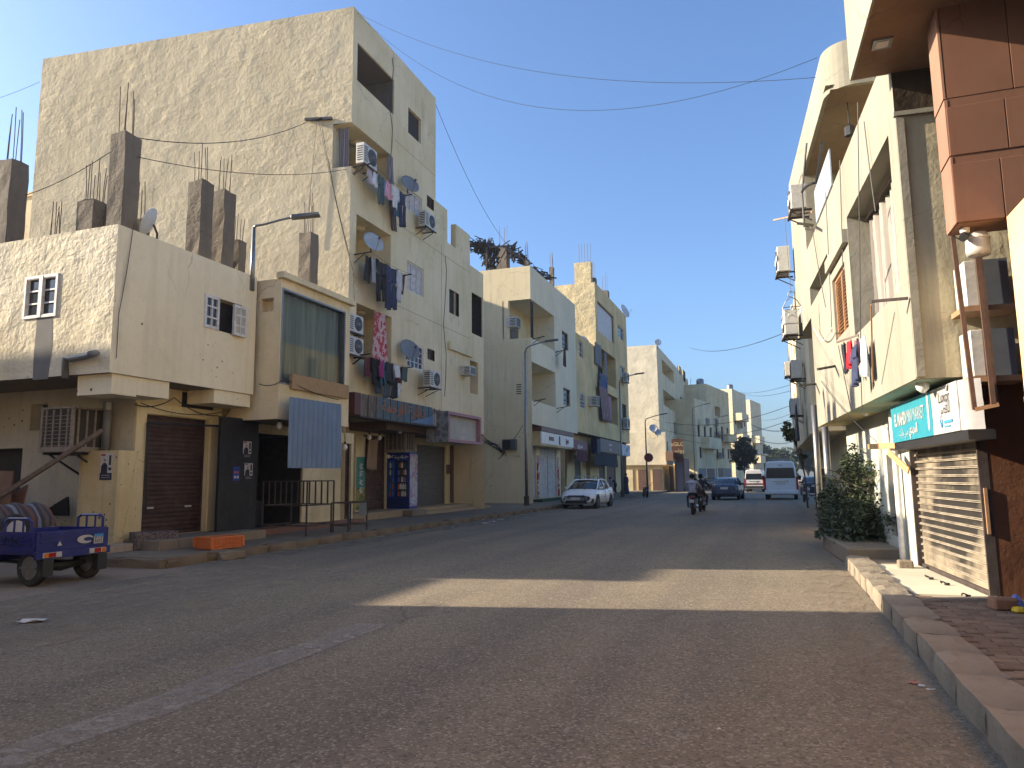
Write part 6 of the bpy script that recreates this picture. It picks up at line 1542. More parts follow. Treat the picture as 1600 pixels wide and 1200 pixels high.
MB().tube([FSN.w(n0 + Ws * .80 + .035 * math.cos(a), nz0 + Hs * .22 + .05 * math.sin(a), .01) for a in [2 * PI * k / 12 for k in range(13)]], .008, 4).build('logo_ring', M_SBL, mk)
m = MB(); m.fbox(FSN, n0 + Ws * .83, n0 + Ws * .93, nz0 + Hs * .20, nz0 + Hs * .26, .006, .009); m.fbox(FSN, n0 + Ws * .83, n0 + Ws * .90, nz0 + Hs * .12, nz0 + Hs * .15, .006, .009); m.build('small_print', M_SBL, mk)
p = FSN.w(*FSN.q(1441, 600, .15), .15); bulb('white bulb above the turquoise mini market sign', p - Vector((0, 0, .12)))
p = FRb.w(*FRb.q(1352, 642, -.4), -.4); bulb('dark socketed bulb under the cream balcony left of the mini market sign', p - Vector((0, 0, .1)))
# threshold, edging, loose brick
th_ = MB(); c1, c2, c3, c4 = FR0.w(us0 - .1, 0, .02), FR0.w(-.05, 0, .02), FR0.w(-.1, 0, .82), FR0.w(us0 - .1, 0, .85)
th_.prism([(v.x, v.y, .13) for v in (c1, c2, c3, c4)], (0, 0, .03)); th = th_.build('threshold_slab', M_TILE, None); struct(th)
a, b = on_z(1430, 940, .16), on_z(1550, 936, .16)
ed = MB(); 
o = MB().bar((a.x, a.y, .14), (b.x + .1, b.y, .14), .16, .1).build('edging_strip', M_KERB, None, bevel=.02); struct(o)
a = on_z(1568, 952, .17); o = MB().box(-.13, .13, -.09, .09, 0, .13).build('loose_brick', plaster('loose_brick_clay', (.28, .16, .11), lump=.02, lsc=9, stain=.6), None, bevel=.02)
o.location = (a.x, a.y, .165); o.rotation_euler = (0, 0, .25); tag(o, 'loose brick lying against the corner of the brown wall', 'brick')
a = on_z(1404, 889, .14); o = MB().box(-.11, .11, -.08, .08, 0, .15).build('concrete_lump', M_CONC, None, bevel=.02); o.location = (a.x + .1, a.y, .132); tag(o, 'square concrete lump at the far end of the white threshold', 'concrete block')
a = on_z(1592, 957, .17)
t_ = thing('litter', 'yellow and blue plastic litter beside the brown wall', 'litter', (a.x, a.y, .168))
MB().lathe([(.05, 0), (.07, .02), (.06, .05), (.03, .06)], (0, 0, 0), 'z', 10).build('yellow_lid', paint('yellow_plastic', (.6, .42, .02), .4), t_, local=True)
MB().tube([(.02, .12, .04), (.05, .25, .08), (.06, .3, .13)], [.05, .06, .03], 8).build('blue_bottle', paint('blue_plastic', (.15, .2, .5), .4), t_, local=True)
for i, (px, py) in enumerate(((1455, 905), (1480, 914), (1513, 933))):
    a = on_z(px, py, .165); t_ = thing('padlock', 'black padlock and hasp on the threshold, %s from the far end' % ['first', 'second', 'third'][i], 'padlock', (a.x, a.y, .162), i * .5, 'padlocks at the shutter foot')
    MB().box(-.03, .03, -.02, .02, 0, .03).build('body', M_BLACK, t_, local=True, bevel=.004)
    MB().tube([(-.02 - .05 * math.sin(k * .5), .02 * k / 2, .03 + .02 * math.sin(k * .6)) for k in range(7)], .009, 5).build('shackle', M_BLACK, t_, local=True)
# planks
def plank(label, a, b, w, h, mat):
    o = MB().bar(a, b, w, h).build('plank', mat, None, bevel=.004); return solo(o, label, 'plank')
M_PLK = paint('pine_plank', (.46, .29, .13), .75, var=.2, sc=5)
plank('pale plank sticking out level from the left end of the mini market sign', FR0.w(*FR0.q(1357, 698, .35), .35), FR0.w(*FR0.q(1416, 695, .1), .1), .03, .1, M_PLK)
plank('short pale plank leaning diagonally beside the steel shutter', FR0.w(*FR0.q(1388, 706, .25), .25), FR0.w(*FR0.q(1420, 736, .08), .08), .03, .11, M_PLK)
o = MB().tube([FR0.w(us0 - .75, .02, .1), FR0.w(us0 - .72, .3, .1), FR0.w(us0 - .75, zf - .1, .1)], .05, 8).build('drain_pipe', M_WHITE, None, smooth=True); solo(o, 'white drain pipe on the pale wall left of the steel shutter', 'pipe')
# ------------------------------------------------------------------ pink house nearest on the right
P_PEACH = plaster('peach_render', (.66, .50, .32), lump=.02, lsc=1.2, stain=.15, streak=.2, col2=(.58, .36, .18))
P_PINK = plaster('salmon_render', (.46, .23, .16), lump=.01, stain=.2, streak=.3)
def tilem(nm, c): return plaster(nm, c, lump=.002, lsc=20, stain=.25, streak=.25, fine=.12, lstr=.3)
pkh = thing('pink_house', 'pink and red panelled house at the right edge', 'house', (4.5, 4, 0))
XP, YP = 2.55, 8.98
FP_ = Fac((XP, 0), (0, -1), (-1, 0))
wall(FP_, -YP, 6, 2.42, 4.38).build('wall', P_PEACH, pkh); wall(FP_, -YP, 6, 0, 2.36).build('wall', P_PINK, pkh)
MB().fbox(FP_, -YP, 6, 2.36, 2.42, -.02, .01).build('yellow_band', paint('yellow_band', (.62, .40, .05), .7), pkh)
MB().quad((XP, YP, 0), (8, YP, 0), (8, YP, 4.38), (XP, YP, 4.38)).build('far_wall', P_PINK, pkh)
M_RP = tilem('red_panel', (.195, .098, .072)); M_RPL = tilem('red_panel_sunlit', (.30, .175, .14))  # the lighter copy paints in the sun on the street side
FN_ = fy(9.0)
zz = [4.38, 5.16, 5.84, 6.98]
m = MB(); m.box(2.10, 8, 9.03, 9.47, 4.38, 7.0); m.build('block', M_RPL, pkh)
k = 0
for i in range(3):
    for (x0, x1) in ((2.08, 2.545 + .1 * i), (2.55 + .1 * i, 3.6), (3.605, 5.2)):
        MB().box(x0, x1 - .004, 9.0 - .006 * (2 - i), 9.028, zz[i] + .004, zz[i + 1] - (.10 if i < 2 else 0)).build('panel', M_RP, pkh, bevel=.004)
    if i < 2: MB().box(2.085, 5.2, 9.006, 9.029, zz[i + 1] - .098, zz[i + 1] + .002).build('strip_panel', M_RP, pkh)
    MB().box(2.075 - .008 * i, 2.098, 9.0, 9.46, zz[i] + .004, zz[i + 1] - .012).build('side_panel', M_RPL, pkh)
# overhanging floor above with a recessed lamp in its soffit
sl0 = on_y(1328, 127, 10.36); XS_ = sl0.x; ZS_ = sl0.z
m = MB(); m.prism([(XS_, 10.36, ZS_ + .002), (9, 10.36, ZS_ + .002), (9, 1, ZS_ + .002), (XS_ + .35, 1, ZS_ + .002)], (0, 0, 5)); m.build('upper_floor', P_CR, pkh)
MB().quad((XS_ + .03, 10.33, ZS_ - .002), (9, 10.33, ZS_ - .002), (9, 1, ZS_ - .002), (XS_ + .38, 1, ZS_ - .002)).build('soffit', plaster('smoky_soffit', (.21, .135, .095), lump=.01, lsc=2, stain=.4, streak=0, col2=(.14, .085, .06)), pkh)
a = on_z(1378, 66, ZS_)
t_ = MB(); bars(t_, Fac((0, 0), (1, 0), (0, -1)), (0, 1, 0, 1), 1, 1, .1, 0, .1)
lm = MB().box(a.x - .11, a.x + .11, a.y - .11, a.y + .11, ZS_ - .03, ZS_ - .004).build('recessed_lamp', M_STEEL, pkh)
MB().box(a.x - .07, a.x + .07, a.y - .07, a.y + .07, ZS_ - .036, ZS_ - .031).build('lens', M_WHITE, lm)
# camera, water drum, timber frame with two air conditioners in the gap
c_ = on_y(1508, 366, 9.2)
t_ = thing('security_camera', 'small round security camera under the red panelled block', 'camera', (c_.x, c_.y, 4.2), 0)
MB().lathe([(.05, .17), (.05, .12), (.02, .11)], (0, 0, 0), 'z', 12).build('base', M_WHITE, t_, local=True); MB().tube([(0, 0, .1), (-.02, -.05, .06), (-.05, -.12, .03)], [.03, .04, .045], 10).build('body', M_BLACK, t_, local=True)
c_ = on_y(1527, 375, 9.25)
t_ = thing('plastic_tub', 'white plastic tub hung upside down under the red panelled block', 'tub', (c_.x, c_.y, 4.05)); MB().lathe([(.0, 0), (.115, .005), (.125, .06), (.12, .2), (.10, .26), (.0, .27)], (0, 0, 0), 'z', 18).build('tub', M_SW, t_, local=True, smooth=True); MB().lathe([(.128, .19), (.13, .2), (.128, .21)], (0, 0, 0), 'z', 18).build('rim', M_ACW, t_, local=True)
M_FRM = paint('weathered_timber', (.095, .05, .032), .8, var=.3, bump=.3)
fr_ = thing('timber_rack', 'tall weathered timber rack hanging beside the red panelled block', 'timber rack', (2.4, 9.55, 2.3))
def yb(px, py, y=9.56): return on_y(px, py, y)
a1, a2 = yb(1487, 372), yb(1523, 640); b1_, b2x = yb(1525, 385), yb(1552, 632)
m = MB().bar(a1 + Vector((0, 0, .4)), a2, .045, .045).build('post', M_FRM, fr_); m = MB().bar(b1_, b2x, .05, .05).build('post', M_FRM, fr_)
c1_, c2_ = yb(1523, 640), yb(1560, 632); MB().bar(a2, c2_, .05, .045).build('rail', M_TAN, fr_)
MB().bar(b1_ + Vector((.10, .3, 0)), b2x + Vector((.10, .3, 0)), .05, .05).build('post', M_FRM, fr_)
for (z, n) in ((3.9, 'upper'), (3.05, 'lower')):
    t_ = thing('air_conditioner', '%s air conditioner wedged in the gap behind the timber frame' % n, 'air conditioner', (2.46, 9.95, z - .28), PI * .02, 'air conditioners in the timber frame')
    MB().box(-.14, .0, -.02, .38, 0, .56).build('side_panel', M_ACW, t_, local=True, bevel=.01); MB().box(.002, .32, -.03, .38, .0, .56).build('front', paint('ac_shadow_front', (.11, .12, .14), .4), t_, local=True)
    MB().box(-.2, .4, -.06, .4, -.07, -.005).build('shelf', M_TAN, t_, local=True)
o = MB().tube([yb(1484, 350, 9.5), yb(1478, 330, 9.5), yb(1486, 318, 9.5), yb(1476, 345, 9.5), yb(1483, 365, 9.5), yb(1510, 380, 9.5), yb(1545, 390, 9.5)], .008, 4).build('cable', M_WIRE, None, fix=False); solo(o, 'black cable looping from the corner of the red panelled block to the timber frame', 'cable', 'cables on the right houses')
o = MB().tube([E0.w(.18 + .07 * math.cos(k * .7) * (1 - k * .02), 2.62 + .05 * math.sin(k * .7), .06 + .004 * k) for k in range(28)], .008, 4).build('cable', M_WIRE, None, fix=False); solo(o, 'tangle of wire coiled on top of the brown wall', 'cable', 'cables on the right houses')
# ------------------------------------------------------------------ things on the cream house
def wq(px, py, off=0.0): return FRb.w(*FRb.q(px, py, off), off)
t_ = thing('clothes_pole', 'rusty clothes pole at the near corner of the cream balcony', 'pole', wq(1425, 470)); MB().bar(wq(1419, 466, .02), wq(1362, 471, .42), .035).build('pole', M_RUST, t_)
plank('thin timber batten hanging down the cream balcony front', wq(1361, 476, .3), wq(1364, 596, .12), .02, .03, M_TAN)
t_ = thing('clothes_pole', 'wooden clothes pole with red and black washing on the cream house', 'pole', wq(1342, 523)); MB().bar(wq(1342, 523, .0), wq(1307, 535, .32), .03).build('pole', M_BROWN, t_)
g1_ = [('flat', .22, .5, (.015, .017, .03), 'shirt', 'black', 1318, 536, .3), ('flat', .2, .42, (.5, .015, .03), 'shirt', 'bright red', 1326, 532, .27), ('trousers', .3, .62, NAV, 'trousers', 'navy', 1334, 540, .24), ('flat', .16, .38, (.2, .1, .13), 'towel', 'plum', 1338, 530, .2), ('flat', .28, .62, (.5, .56, .62), 'towel', 'pale blue white', 1346, 526, .16)]
for i, (kd, w_, h_, c_, nm, cn, px, py, of) in enumerate(g1_):
    q_ = FRb.q(px, py, of); cloth(kd, w_, h_, paint('rcloth_' + cn.replace(' ', '_'), c_, .92, var=.1), nm, '%s %s on the clothes pole of the cream house' % (cn, nm), FRb, q_[0], q_[1], of, seed=200 + i, flare=.15)
t_ = thing('clothes_pole', 'long pole reaching out to the left from the cream house with a hanging wire', 'pole', wq(1255, 335)); MB().bar(wq(1270, 331, 0), wq(1209, 344, .75), .035).build('pole', M_TAN, t_)
a = wq(1226, 340, .6); b = wq(1236, 460, .6)
MB().tube([a, a.lerp(b, .5), b], .006, 4).build('wire', M_WIRE, t_)
orn = thing('star_ornament', 'wire star lantern dangling from the long pole of the cream house', 'ornament', (b.x, b.y, b.z - .75))
L_ = Fac((b.x, b.y), UR, NR); LL = Fac((b.x, b.y), (1, 0), (0, -1)); m = MB()
s5 = [(0 + .17 * math.sin(2 * PI * k / 10) * (1 if k % 2 == 0 else .42), b.z - .42 + .17 * math.cos(2 * PI * k / 10) * (1 if k % 2 == 0 else .42)) for k in range(11)]
m.tube([LL.w(x, z, 0) for x, z in s5], .012, 4, False)
out = [(-.2, -.7), (-.2, -.3), (-.12, -.15), (0, -.06), (.12, -.15), (.2, -.3), (.2, -.7), (-.2, -.7)]
m.tube([LL.w(x, b.z + z, 0) for x, z in out], .012, 4, False); m.tube([LL.w(-.2, b.z - .3, 0), LL.w(.2, b.z - .3, 0)], .01, 4); m.tube([LL.w(.07 * math.cos(a_), b.z - .0 + .07 * math.sin(a_), 0) for a_ in [k * .6 for k in range(9)]], .01, 4)
m.build('wire_star', M_STEEL, orn)
for (px, py, w_, h_, lb) in ((1266, 305, .75, .6, 'dark air conditioner below the upper terrace of the cream house'), (1240, 402, .8, .75, 'air conditioner on the far upper wall of the cream house'), (1252, 500, .9, .7, 'old air conditioner at the yellow loggia of the cream house')):
    q_ = FRb.q(px, py + 20); ac_unit(lb, FRb, q_[0], q_[1] - .1, w_, h_, .35, .12)
for (px0, py0, px1, py1, of, lb) in ((1270, 352, 1247, 349, .5, 'black iron bracket on the upper cream house wall'), (1305, 572, 1278, 577, .4, 'rusty iron bracket above the cream parapet'), (1275, 600, 1246, 603, .5, 'black iron bracket at the far end of the cream parapet')):
    t_ = thing('clothes_bracket', lb, 'bracket', wq(px0, py0)); MB().bar(wq(px0, py0, 0), wq(px1, py1, of), .05).build('arm', M_BLACK, t_)
for i, (x0, y0, x1, y1, sg_) in enumerate(((1340, 160, 1345, 540, .05), (1312, 250, 1318, 470, .1), (1350, 190, 1368, 330, .12), (1290, 300, 1300, 520, .06), (1268, 350, 1290, 480, .1), (1283, 595, 1370, 690, .1), (1310, 540, 1330, 640, .05), (1345, 585, 1347, 640, 0.02))):
    cable('thin black wire hanging down the cream house front, number %s counted from the near end' % ['two', 'four', 'one', 'five', 'seven', 'eight', 'six', 'three'][i], [wq(x0, y0, .04), wq(x1, y1, .05)], .008, sg_, 'wires on the cream house', 8)
o = MB().tube([FRb.w(*FRb.q(1272 + 28 * (k / 12), 512 + 20 * math.sin(PI * k / 12), .1), .1) for k in range(13)], .015, 4).build('cable', M_WHITE, None, fix=False); solo(o, 'white cable sagging in a loop below the yellow loggia', 'cable', 'wires on the cream house')
# ------------------------------------------------------------------ pale house beyond it
P_R3 = plaster('pale_house_render', (.62, .55, .43), lump=.03, lsc=1.2, stain=.25, streak=.3)
XR3 = 1.30
FR3 = Fac((XR3, 0), (0, -1), (-1, 0))
r3 = thing('pale_house', 'pale house with air conditioners beyond the cream house on the right', 'house', (4, 34, 0))
wins3 = [(-44 + k * 3.6, -44 + k * 3.6 + 1.3, z, z + 1.6) for k in range(5) for z in (4.2, 7.2)]
wall(FR3, -46, -24.5, 3.0, 9.3, [hole(w, .2) for w in wins3], caps='t').build('front_wall', P_R3, r3)
for w in wins3: win(FR3, w, r3, 'panes', .2)
m = MB(); m.quad((XR3, 24.5, 3), (9, 24.5, 3), (9, 24.5, 9.3), (XR3, 24.5, 9.3)); m.quad((XR3, 24.5, 3), (9, 24.5, 3), (9, 46, 3), (XR3, 46, 3)); m.quad((XR3, 24.5, 9.3), (9, 24.5, 9.3), (9, 46, 9.3), (XR3, 46, 9.3)); m.quad((2.3, 20.5, 0), (2.3, 46, 0), (2.3, 46, 3), (2.3, 20.5, 3)); m.build('body', P_R3, r3)
for (y, z, lb) in ((27.5, 5.0, 'white air conditioner on the pale house'), (31, 4.0, 'grey air conditioner low on the pale house'), (36, 6.2, 'air conditioner high on the pale house')): ac_unit(lb, FR3, -y, z, .9, .65, .32, .15)
cloth('flat', 1.1, 1.3, paint('slate_cloth', (.09, .10, .13), .9), 'blanket', 'slate blanket hanging on the front of the pale house', FR3, -28.5, 4.2, .35, seed=230)
for i, (px, yb0, yt0_) in enumerate(((1276, 19.0, 0), (1291, 17.6, 0))):
    a = on_y(px, 700, [22.3, 20.2][i]); o = MB().tube([(a.x, a.y, 0), (a.x, a.y, [3.6, 3.0][i])], .085, 10).build('drain_pipe', M_STEEL, None, smooth=True); solo(o, '%s of the two grey pipes behind the roadside bush' % ['farther', 'nearer'][i], 'pipe')
a0 = on_z(1264, 776, 0); pn_ = thing('sheet_metal_screen', 'brown metal screen standing by the parked motorcycle on the right', 'panel', (2.2, 33, 0))
MB().box(-.55, .55, -.03, .03, .35, 1.9).build('sheet', paint('brown_sheet', (.09, .055, .04), .7, dirt=.3), pn_, local=True)
for x in (-.5, .5): MB().box(x - .03, x + .03, -.05, -.032, 0, 1.95).build('post', M_RUST, pn_, local=True)
# raised concrete step by the bush
a, b, c, d = on_z(1313, 856, .16), on_z(1332, 882, .0), on_z(1425, 870, .16), on_z(1385, 845, .16)
stp = MB(); q1_, q2_ = Vector((1.18, 14.85, 0)), Vector((1.0, 18.6, 0))
stp.prism([(1.22, 14.6, 0), (FR0.w(-4.5, 0, .02).x, 14.75, 0), (FR0.w(-8.5, 0, .02).x, 18.4, 0), (1.0, 18.0, 0)], (0, 0, .33))
struct(stp.build('concrete_step', M_CONC, None, bevel=.03))
# ------------------------------------------------------------------ street lamps
def street_lamp(label, base, h, arm, rz, mat=None, r=.09, foot=True):
    """tapered steel pole with one curved arm and a flat lantern; local +x is over the road"""
    t = thing('street_lamp', label, 'street lamp', base, rz, 'street lamps along the left pavement')
    MB().tube([(0, 0, 0), (0, 0, h * .4), (0, 0, h * .96)], [r, r * .85, r * .6], 10).build('pole', mat or M_STEEL, t, local=True, smooth=True)
    if foot: MB().lathe([(r * 1.6, 0), (r * 1.6, .5), (r, .55)], (0, 0, 0), 'z', 10).build('base', M_RUST, t, local=True)
    MB().tube([(0, 0, h * .95), (.05 * arm, 0, h * .985), (.2 * arm, 0, h * 1.0), (.55 * arm, 0, h * 1.0 + .10 * arm), (.8 * arm, 0, h + .15 * arm)], [r * .55] * 2 + [r * .45] * 3, 8).build('arm', mat or M_STEEL, t, local=True, smooth=True)
    z0 = h + .15 * arm
    m = MB(); m.hexa([(.75 * arm, -.09, z0 - .06), (.75 * arm + .75, -.13, z0 + .03), (.75 * arm + .75, .13, z0 + .03), (.75 * arm, .09, z0 - .06), (.75 * arm, -.07, z0 + .06), (.75 * arm + .72, -.09, z0 + .12), (.75 * arm + .72, .09, z0 + .12), (.75 * arm, .07, z0 + .06)])
    m.build('lantern', paint('lantern_grey', (.09, .09, .09), .5), t, local=True, bevel=.015)
    return t
p = on_y(398, 345, ye - .2); street_lamp('street lamp rising behind the roof edge of the corner house', (p.x, ye - .22, zt - .41), p.z - zt + .3, 1.3, rad(20), r=.07, foot=False)
p = on_z(823, 790, PZ); street_lamp('tall street lamp in front of the white block', (p.x, p.y, PZ - .02), on_y(822, 540, p.y).z - PZ, 1.5, rad(12))
p = on_z(973, 776, PZ); street_lamp('street lamp between the white car and the two pedestrians', (p.x, p.y, PZ - .03), on_y(966, 590, p.y).z - PZ, 1.6, rad(6))
p = Vector((place(1011, 74), 74, PZ)); l4 = street_lamp('dark street lamp with a round red sign near the low white wing', p, on_y(1009, 653, 74).z - PZ, 2.0, rad(4), M_RUST)
for i, (px, y, top, lb) in enumerate(((1086, 103, 637, 'street lamp at the bend in front of the low cream block'), (1117, 114, 655, 'farthest street lamp at the bend beside the ochre block'))):
    street_lamp(lb, (place(px, y), y, .1), on_y(px, top, y).z, 2.2, rad(5))
rs_ = thing('road_sign', 'round red road sign on the dark street lamp', 'road sign', (p.x, 73.85, on_y(1015, 715, 74).z))
MB().lathe([(0, 0), (.45, 0), (.45, .02), (0, .02)], (.25, -.05, 0), 'y', 20).build('disc', paint('sign_red_back', (.22, .035, .03), .5), rs_, local=True)
MB().bar((-.05, .02, 0), (.25, -.02, 0), .05).build('clamp', M_STEEL, rs_, local=True)

# ------------------------------------------------------------------ steel frames on the left pavement
def steel_frame(label, segs, w=.035, plate=None):
    t = thing('steel_frame', label, 'steel frame', segs[0][0]); t['_'] = 0; del t['_']
    for (a, b) in segs: MB().bar(a, b, w).build('bar', M_RUST, t)
    if plate: MB().quad(*plate).build('plate', M_STEEL, t)
    return t
def box_frame(x0, x1, y0, y1, zs_, ztop):
    s = []
    for x in (x0, x1):
        for y in (y0, y1): s.append(((x, y, PZ), (x, y, ztop)))
    for z in zs_:
        s += [((x0, y0, z), (x1, y0, z)), ((x0, y1, z), (x1, y1, z)), ((x0, y0, z), (x0, y1, z)), ((x1, y0, z), (x1, y1, z))]
    return s
s_ = box_frame(-12.95, -11.55, 16.5, 17.75, (.45, .98, 1.62), 1.62)
s_ += [((-12.95 + .2 * k, 17.75, .98), (-12.95 + .2 * k, 17.75, 1.62)) for k in range(1, 7)] + [((-12.95, 16.5 + .25 * k, .98), (-12.95, 16.5 + .25 * k, 1.62)) for k in range(1, 5)]
steel_frame('rusty steel frame stand with a barred guard in front of the dark shop', s_)
s_ = box_frame(-11.75, -11.2, 17.95, 18.95, (.38, 1.0), 1.0)
steel_frame('rusty steel table frame with a zinc plate beside the barred stand', s_, plate=((-11.19, 18.5, .62), (-11.19, 18.93, .62), (-11.19, 18.93, 1.0), (-11.19, 18.5, 1.0)))

# ------------------------------------------------------------------ vehicles
M_TYRE = paint('tyre_rubber', (.018, .018, .018), .85, var=.2, dirt=.4, dirtc=(.12, .10, .08))
M_RIM = paint('alloy', (.33, .33, .34), .3, metal=.8)
M_CHROME = paint('chrome', (.5, .5, .52), .15, metal=.9)
M_CGL = glass('car_glass', (.012, .014, .018), .04)
M_TAIL = paint('tail_lamp_red', (.30, .012, .012), .2); M_HEAD = paint('head_lamp', (.10, .105, .115), .08); M_AMB = paint('amber_lamp', (.55, .16, .01), .25)
M_TRIM = paint('black_trim', (.02, .02, .021), .5); M_PLATE = paint('number_plate', (.55, .55, .53), .4)
def coat(name, c):
    if name in MATS: return MATS[name]
    t = NT(name); m = t.fin(t.mix(t.ramp(t.noise(2, 4), [(.35, 0), (.65, 1)]), c, dk(c, .88)), t.ramp(t.noise(4, 3), [(.3, .22), (.7, .36)]), None, .0)
    t.b.inputs['Coat Weight'].default_value = .5; t.b.inputs['Coat Roughness'].default_value = .08
    MATS[name] = m; return m
def wheel(t, x, y, r, w=.2, spokes=5):
    s = 1 if y > 0 else -1
    ty = MB().lathe([(r * .64, -w / 2), (r * .92, -w / 2), (r, -w * .3), (r, w * .3), (r * .92, w / 2), (r * .64, w / 2), (r * .64, -w / 2)], (x, y, r), 'y', 22).build('wheel', M_TYRE, t, local=True, smooth=False)
    m = MB(); m.lathe([(0, 0), (r * .62, 0), (r * .64, .03)], (x, y + s * w * .2, r), 'y', 18)
    for k in range(spokes):
        a = 2 * PI * k / spokes; m.bar((x, y + s * w * .42, r), (x + r * .6 * math.cos(a), y + s * w * .42, r + r * .6 * math.sin(a)), .07, .03)
    m.build('rim', M_RIM, ty, local=True); return ty
def loft(secs, closed=True):
    """secs: list of (x, [(y,z)...half section from bottom centre to top centre]) mirrored"""
    rows = []
    for x, half in secs:
        ring = [(x, y, z) for y, z in half] + [(x, -y, z) for y, z in reversed(half[1:-1])]
        ring.append(ring[0]); rows.append(ring)
    m = MB(); m.grid(rows); m.add(rows[0][:-1], [tuple(range(len(rows[0]) - 1))]); m.add(rows[-1][:-1], [tuple(range(len(rows[-1]) - 1))]); return m
def sedan(label, loc, rz, mat, group=None, s=1.0, far=False):
    """four-door saloon; local +x is its front"""
    t = thing('sedan', label, 'car', loc, rz, group)
    def sec(x, w, zb_, zt_, crown=.03): return (x, [(0, zb_), (w * .86, zb_), (w * .97, zb_ + .12), (w, zb_ + .30), (w * .985, zt_ - .16), (w * .93, zt_ - .03), (w * .6, zt_ + crown * .6), (0, zt_ + crown)])
    b = [(-2.28, .70, .42, .86), (-2.22, .80, .30, .97), (-2.0, .86, .22, 1.03), (-1.5, .89, .2, 1.02), (-.9, .895, .2, .97), (0, .895, .2, .95), (.9, .89, .2, .96), (1.3, .885, .2, .95), (1.75, .87, .2, .86), (2.05, .82, .22, .76), (2.22, .72, .26, .66), (2.28, .60, .34, .56)]
    loft([sec(*q) for q in b]).build('body', mat, t, local=True, smooth=True)
    def gs(x, w, zr, zb_=.93): return (x, [(0, zb_), (w[0], zb_), (w[1], zr - .06), (w[1] - .10, zr), (0, zr + .025)])
    loft([gs(-1.82, (.70, .66), 1.04), gs(-1.4, (.80, .66), 1.25), gs(-.95, (.83, .64), 1.40), (-.3, gs(-.3, (.84, .64), 1.45)[1]), gs(.2, (.84, .64), 1.43), gs(.7, (.83, .66), 1.24), gs(1.22, (.78, .70), .985)]).build('greenhouse', M_CGL, t, local=True, smooth=True)
    rf = MB(); rows = []
    for (x, w, z) in ((-1.12, .55, 1.365), (-.9, .60, 1.425), (-.3, .61, 1.475), (.15, .60, 1.465), (.38, .56, 1.41)):
        rows.append([(x, w * (k / 4 - 1) if False else w * (-1 + 2 * k / 8), z + .012 - .03 * abs(-1 + 2 * k / 8) ** 3) for k in range(9)])
    rf.grid(rows); rf.build('roof', mat, t, local=True, smooth=True, fix=False)
    pl_ = MB()
    for s_ in (-1, 1):
        pl_.tube([(1.2, s_ * .79, .96), (.7, s_ * .72, 1.22), (.25, s_ * .635, 1.42), (-.3, s_ * .64, 1.46), (-.95, s_ * .635, 1.41), (-1.4, s_ * .69, 1.23), (-1.85, s_ * .72, 1.0)], .038, 6)
        pl_.tube([(-.18, s_ * .86, .93), (-.25, s_ * .655, 1.43)], .035, 5); pl_.tube([(-1.15, s_ * .84, .95), (-1.2, s_ * .70, 1.28)], .05, 5)
    pl_.build('pillars', mat, t, local=True, smooth=True)
    for x in (-1.35, 1.36):
        for s_ in (-1, 1):
            MB().lathe([(0, 0), (.38, 0), (.39, .02)], (x, s_ * .872, .34), 'y', 20).build('wheel_arch', M_TRIM, t, local=True); wheel(t, x, s_ * .80, .325, .21)
    for s_ in (-1, 1):
        MB().hexa([(2.0, s_ * .50, .58), (1.78, s_ * .80, .62), (1.66, s_ * .84, .70), (2.0, s_ * .46, .66), (2.13, s_ * .50, .60), (1.84, s_ * .845, .64), (1.70, s_ * .88, .73), (2.09, s_ * .46, .69)]).build('headlight', M_HEAD, t, local=True)
        MB().hexa([(-2.0, s_ * .45, .74), (-2.0, s_ * .80, .74), (-2.0, s_ * .82, .93), (-2.0, s_ * .45, .90), (-2.275, s_ * .45, .75), (-2.12, s_ * .86, .76), (-2.06, s_ * .86, .95), (-2.245, s_ * .45, .91)]).build('tail_light', M_TAIL, t, local=True)
        m = MB().box(.72, .9, s_ * .92 - .1, s_ * .92 + .1, .95, 1.08).build('mirror', mat, t, local=True, bevel=.03)
        d = MB()
        for (x0, x1) in ((-.16, .88), (-1.12, -.2)): d.tube([(x0, s_ * .9, .35), (x0, s_ * .9, .9)], .006, 4); d.bar((x0 + .1, s_ * .905, .84), (x0 + .28, s_ * .905, .84), .025)
        d.build('door_seam', M_TRIM, t, local=True)
        MB().hexa([(2.0, s_ * .55, .30), (1.9, s_ * .80, .30), (1.9, s_ * .80, .48), (2.0, s_ * .6, .48), (2.27, s_ * .58, .30), (2.08, s_ * .86, .30), (2.05, s_ * .86, .5), (2.23, s_ * .64, .49)]).build('fog_recess', M_TRIM, t, local=True)
    MB().hexa([(2.1, -.55, .30), (2.1, .55, .30), (2.1, .5, .42), (2.1, -.5, .42), (2.30, -.58, .27), (2.30, .58, .27), (2.312, .52, .425), (2.312, -.52, .425)]).build('lower_grille', M_TRIM, t, local=True)
    MB().hexa([(2.1, -.5, .585), (2.1, .5, .585), (2.1, .46, .66), (2.1, -.46, .66), (2.30, -.46, .585), (2.30, .46, .585), (2.262, .42, .675), (2.262, -.42, .675)]).build('grille', M_TRIM, t, local=True)
    MB().box(2.305, 2.318, -.24, .24, .44, .57).build('number_plate', M_PLATE, t, local=True)
    MB().box(-2.30, -2.27, -.24, .24, .70, .84).build('number_plate', M_PLATE, t, local=True)
    MB().hexa([(-2.0, -.72, .22), (-2.0, .72, .22), (-2.0, .70, .40), (-2.0, -.70, .40), (-2.27, -.66, .30), (-2.27, .66, .30), (-2.29, .66, .42), (-2.29, -.66, .42)]).build('rear_diffuser', M_TRIM, t, local=True)
    return t
sedan('white sedan parked facing us at the left kerb', (-9.72, 40.25, .008), rad(-90 - 2), coat('white_coat', (.80, .80, .80)))
sedan('slate blue sedan driving away in the middle of the street', (-3.02, 55.2, .01), rad(90 - 3), coat('slate_blue_coat', (.045, .06, .10)), s=1.05)
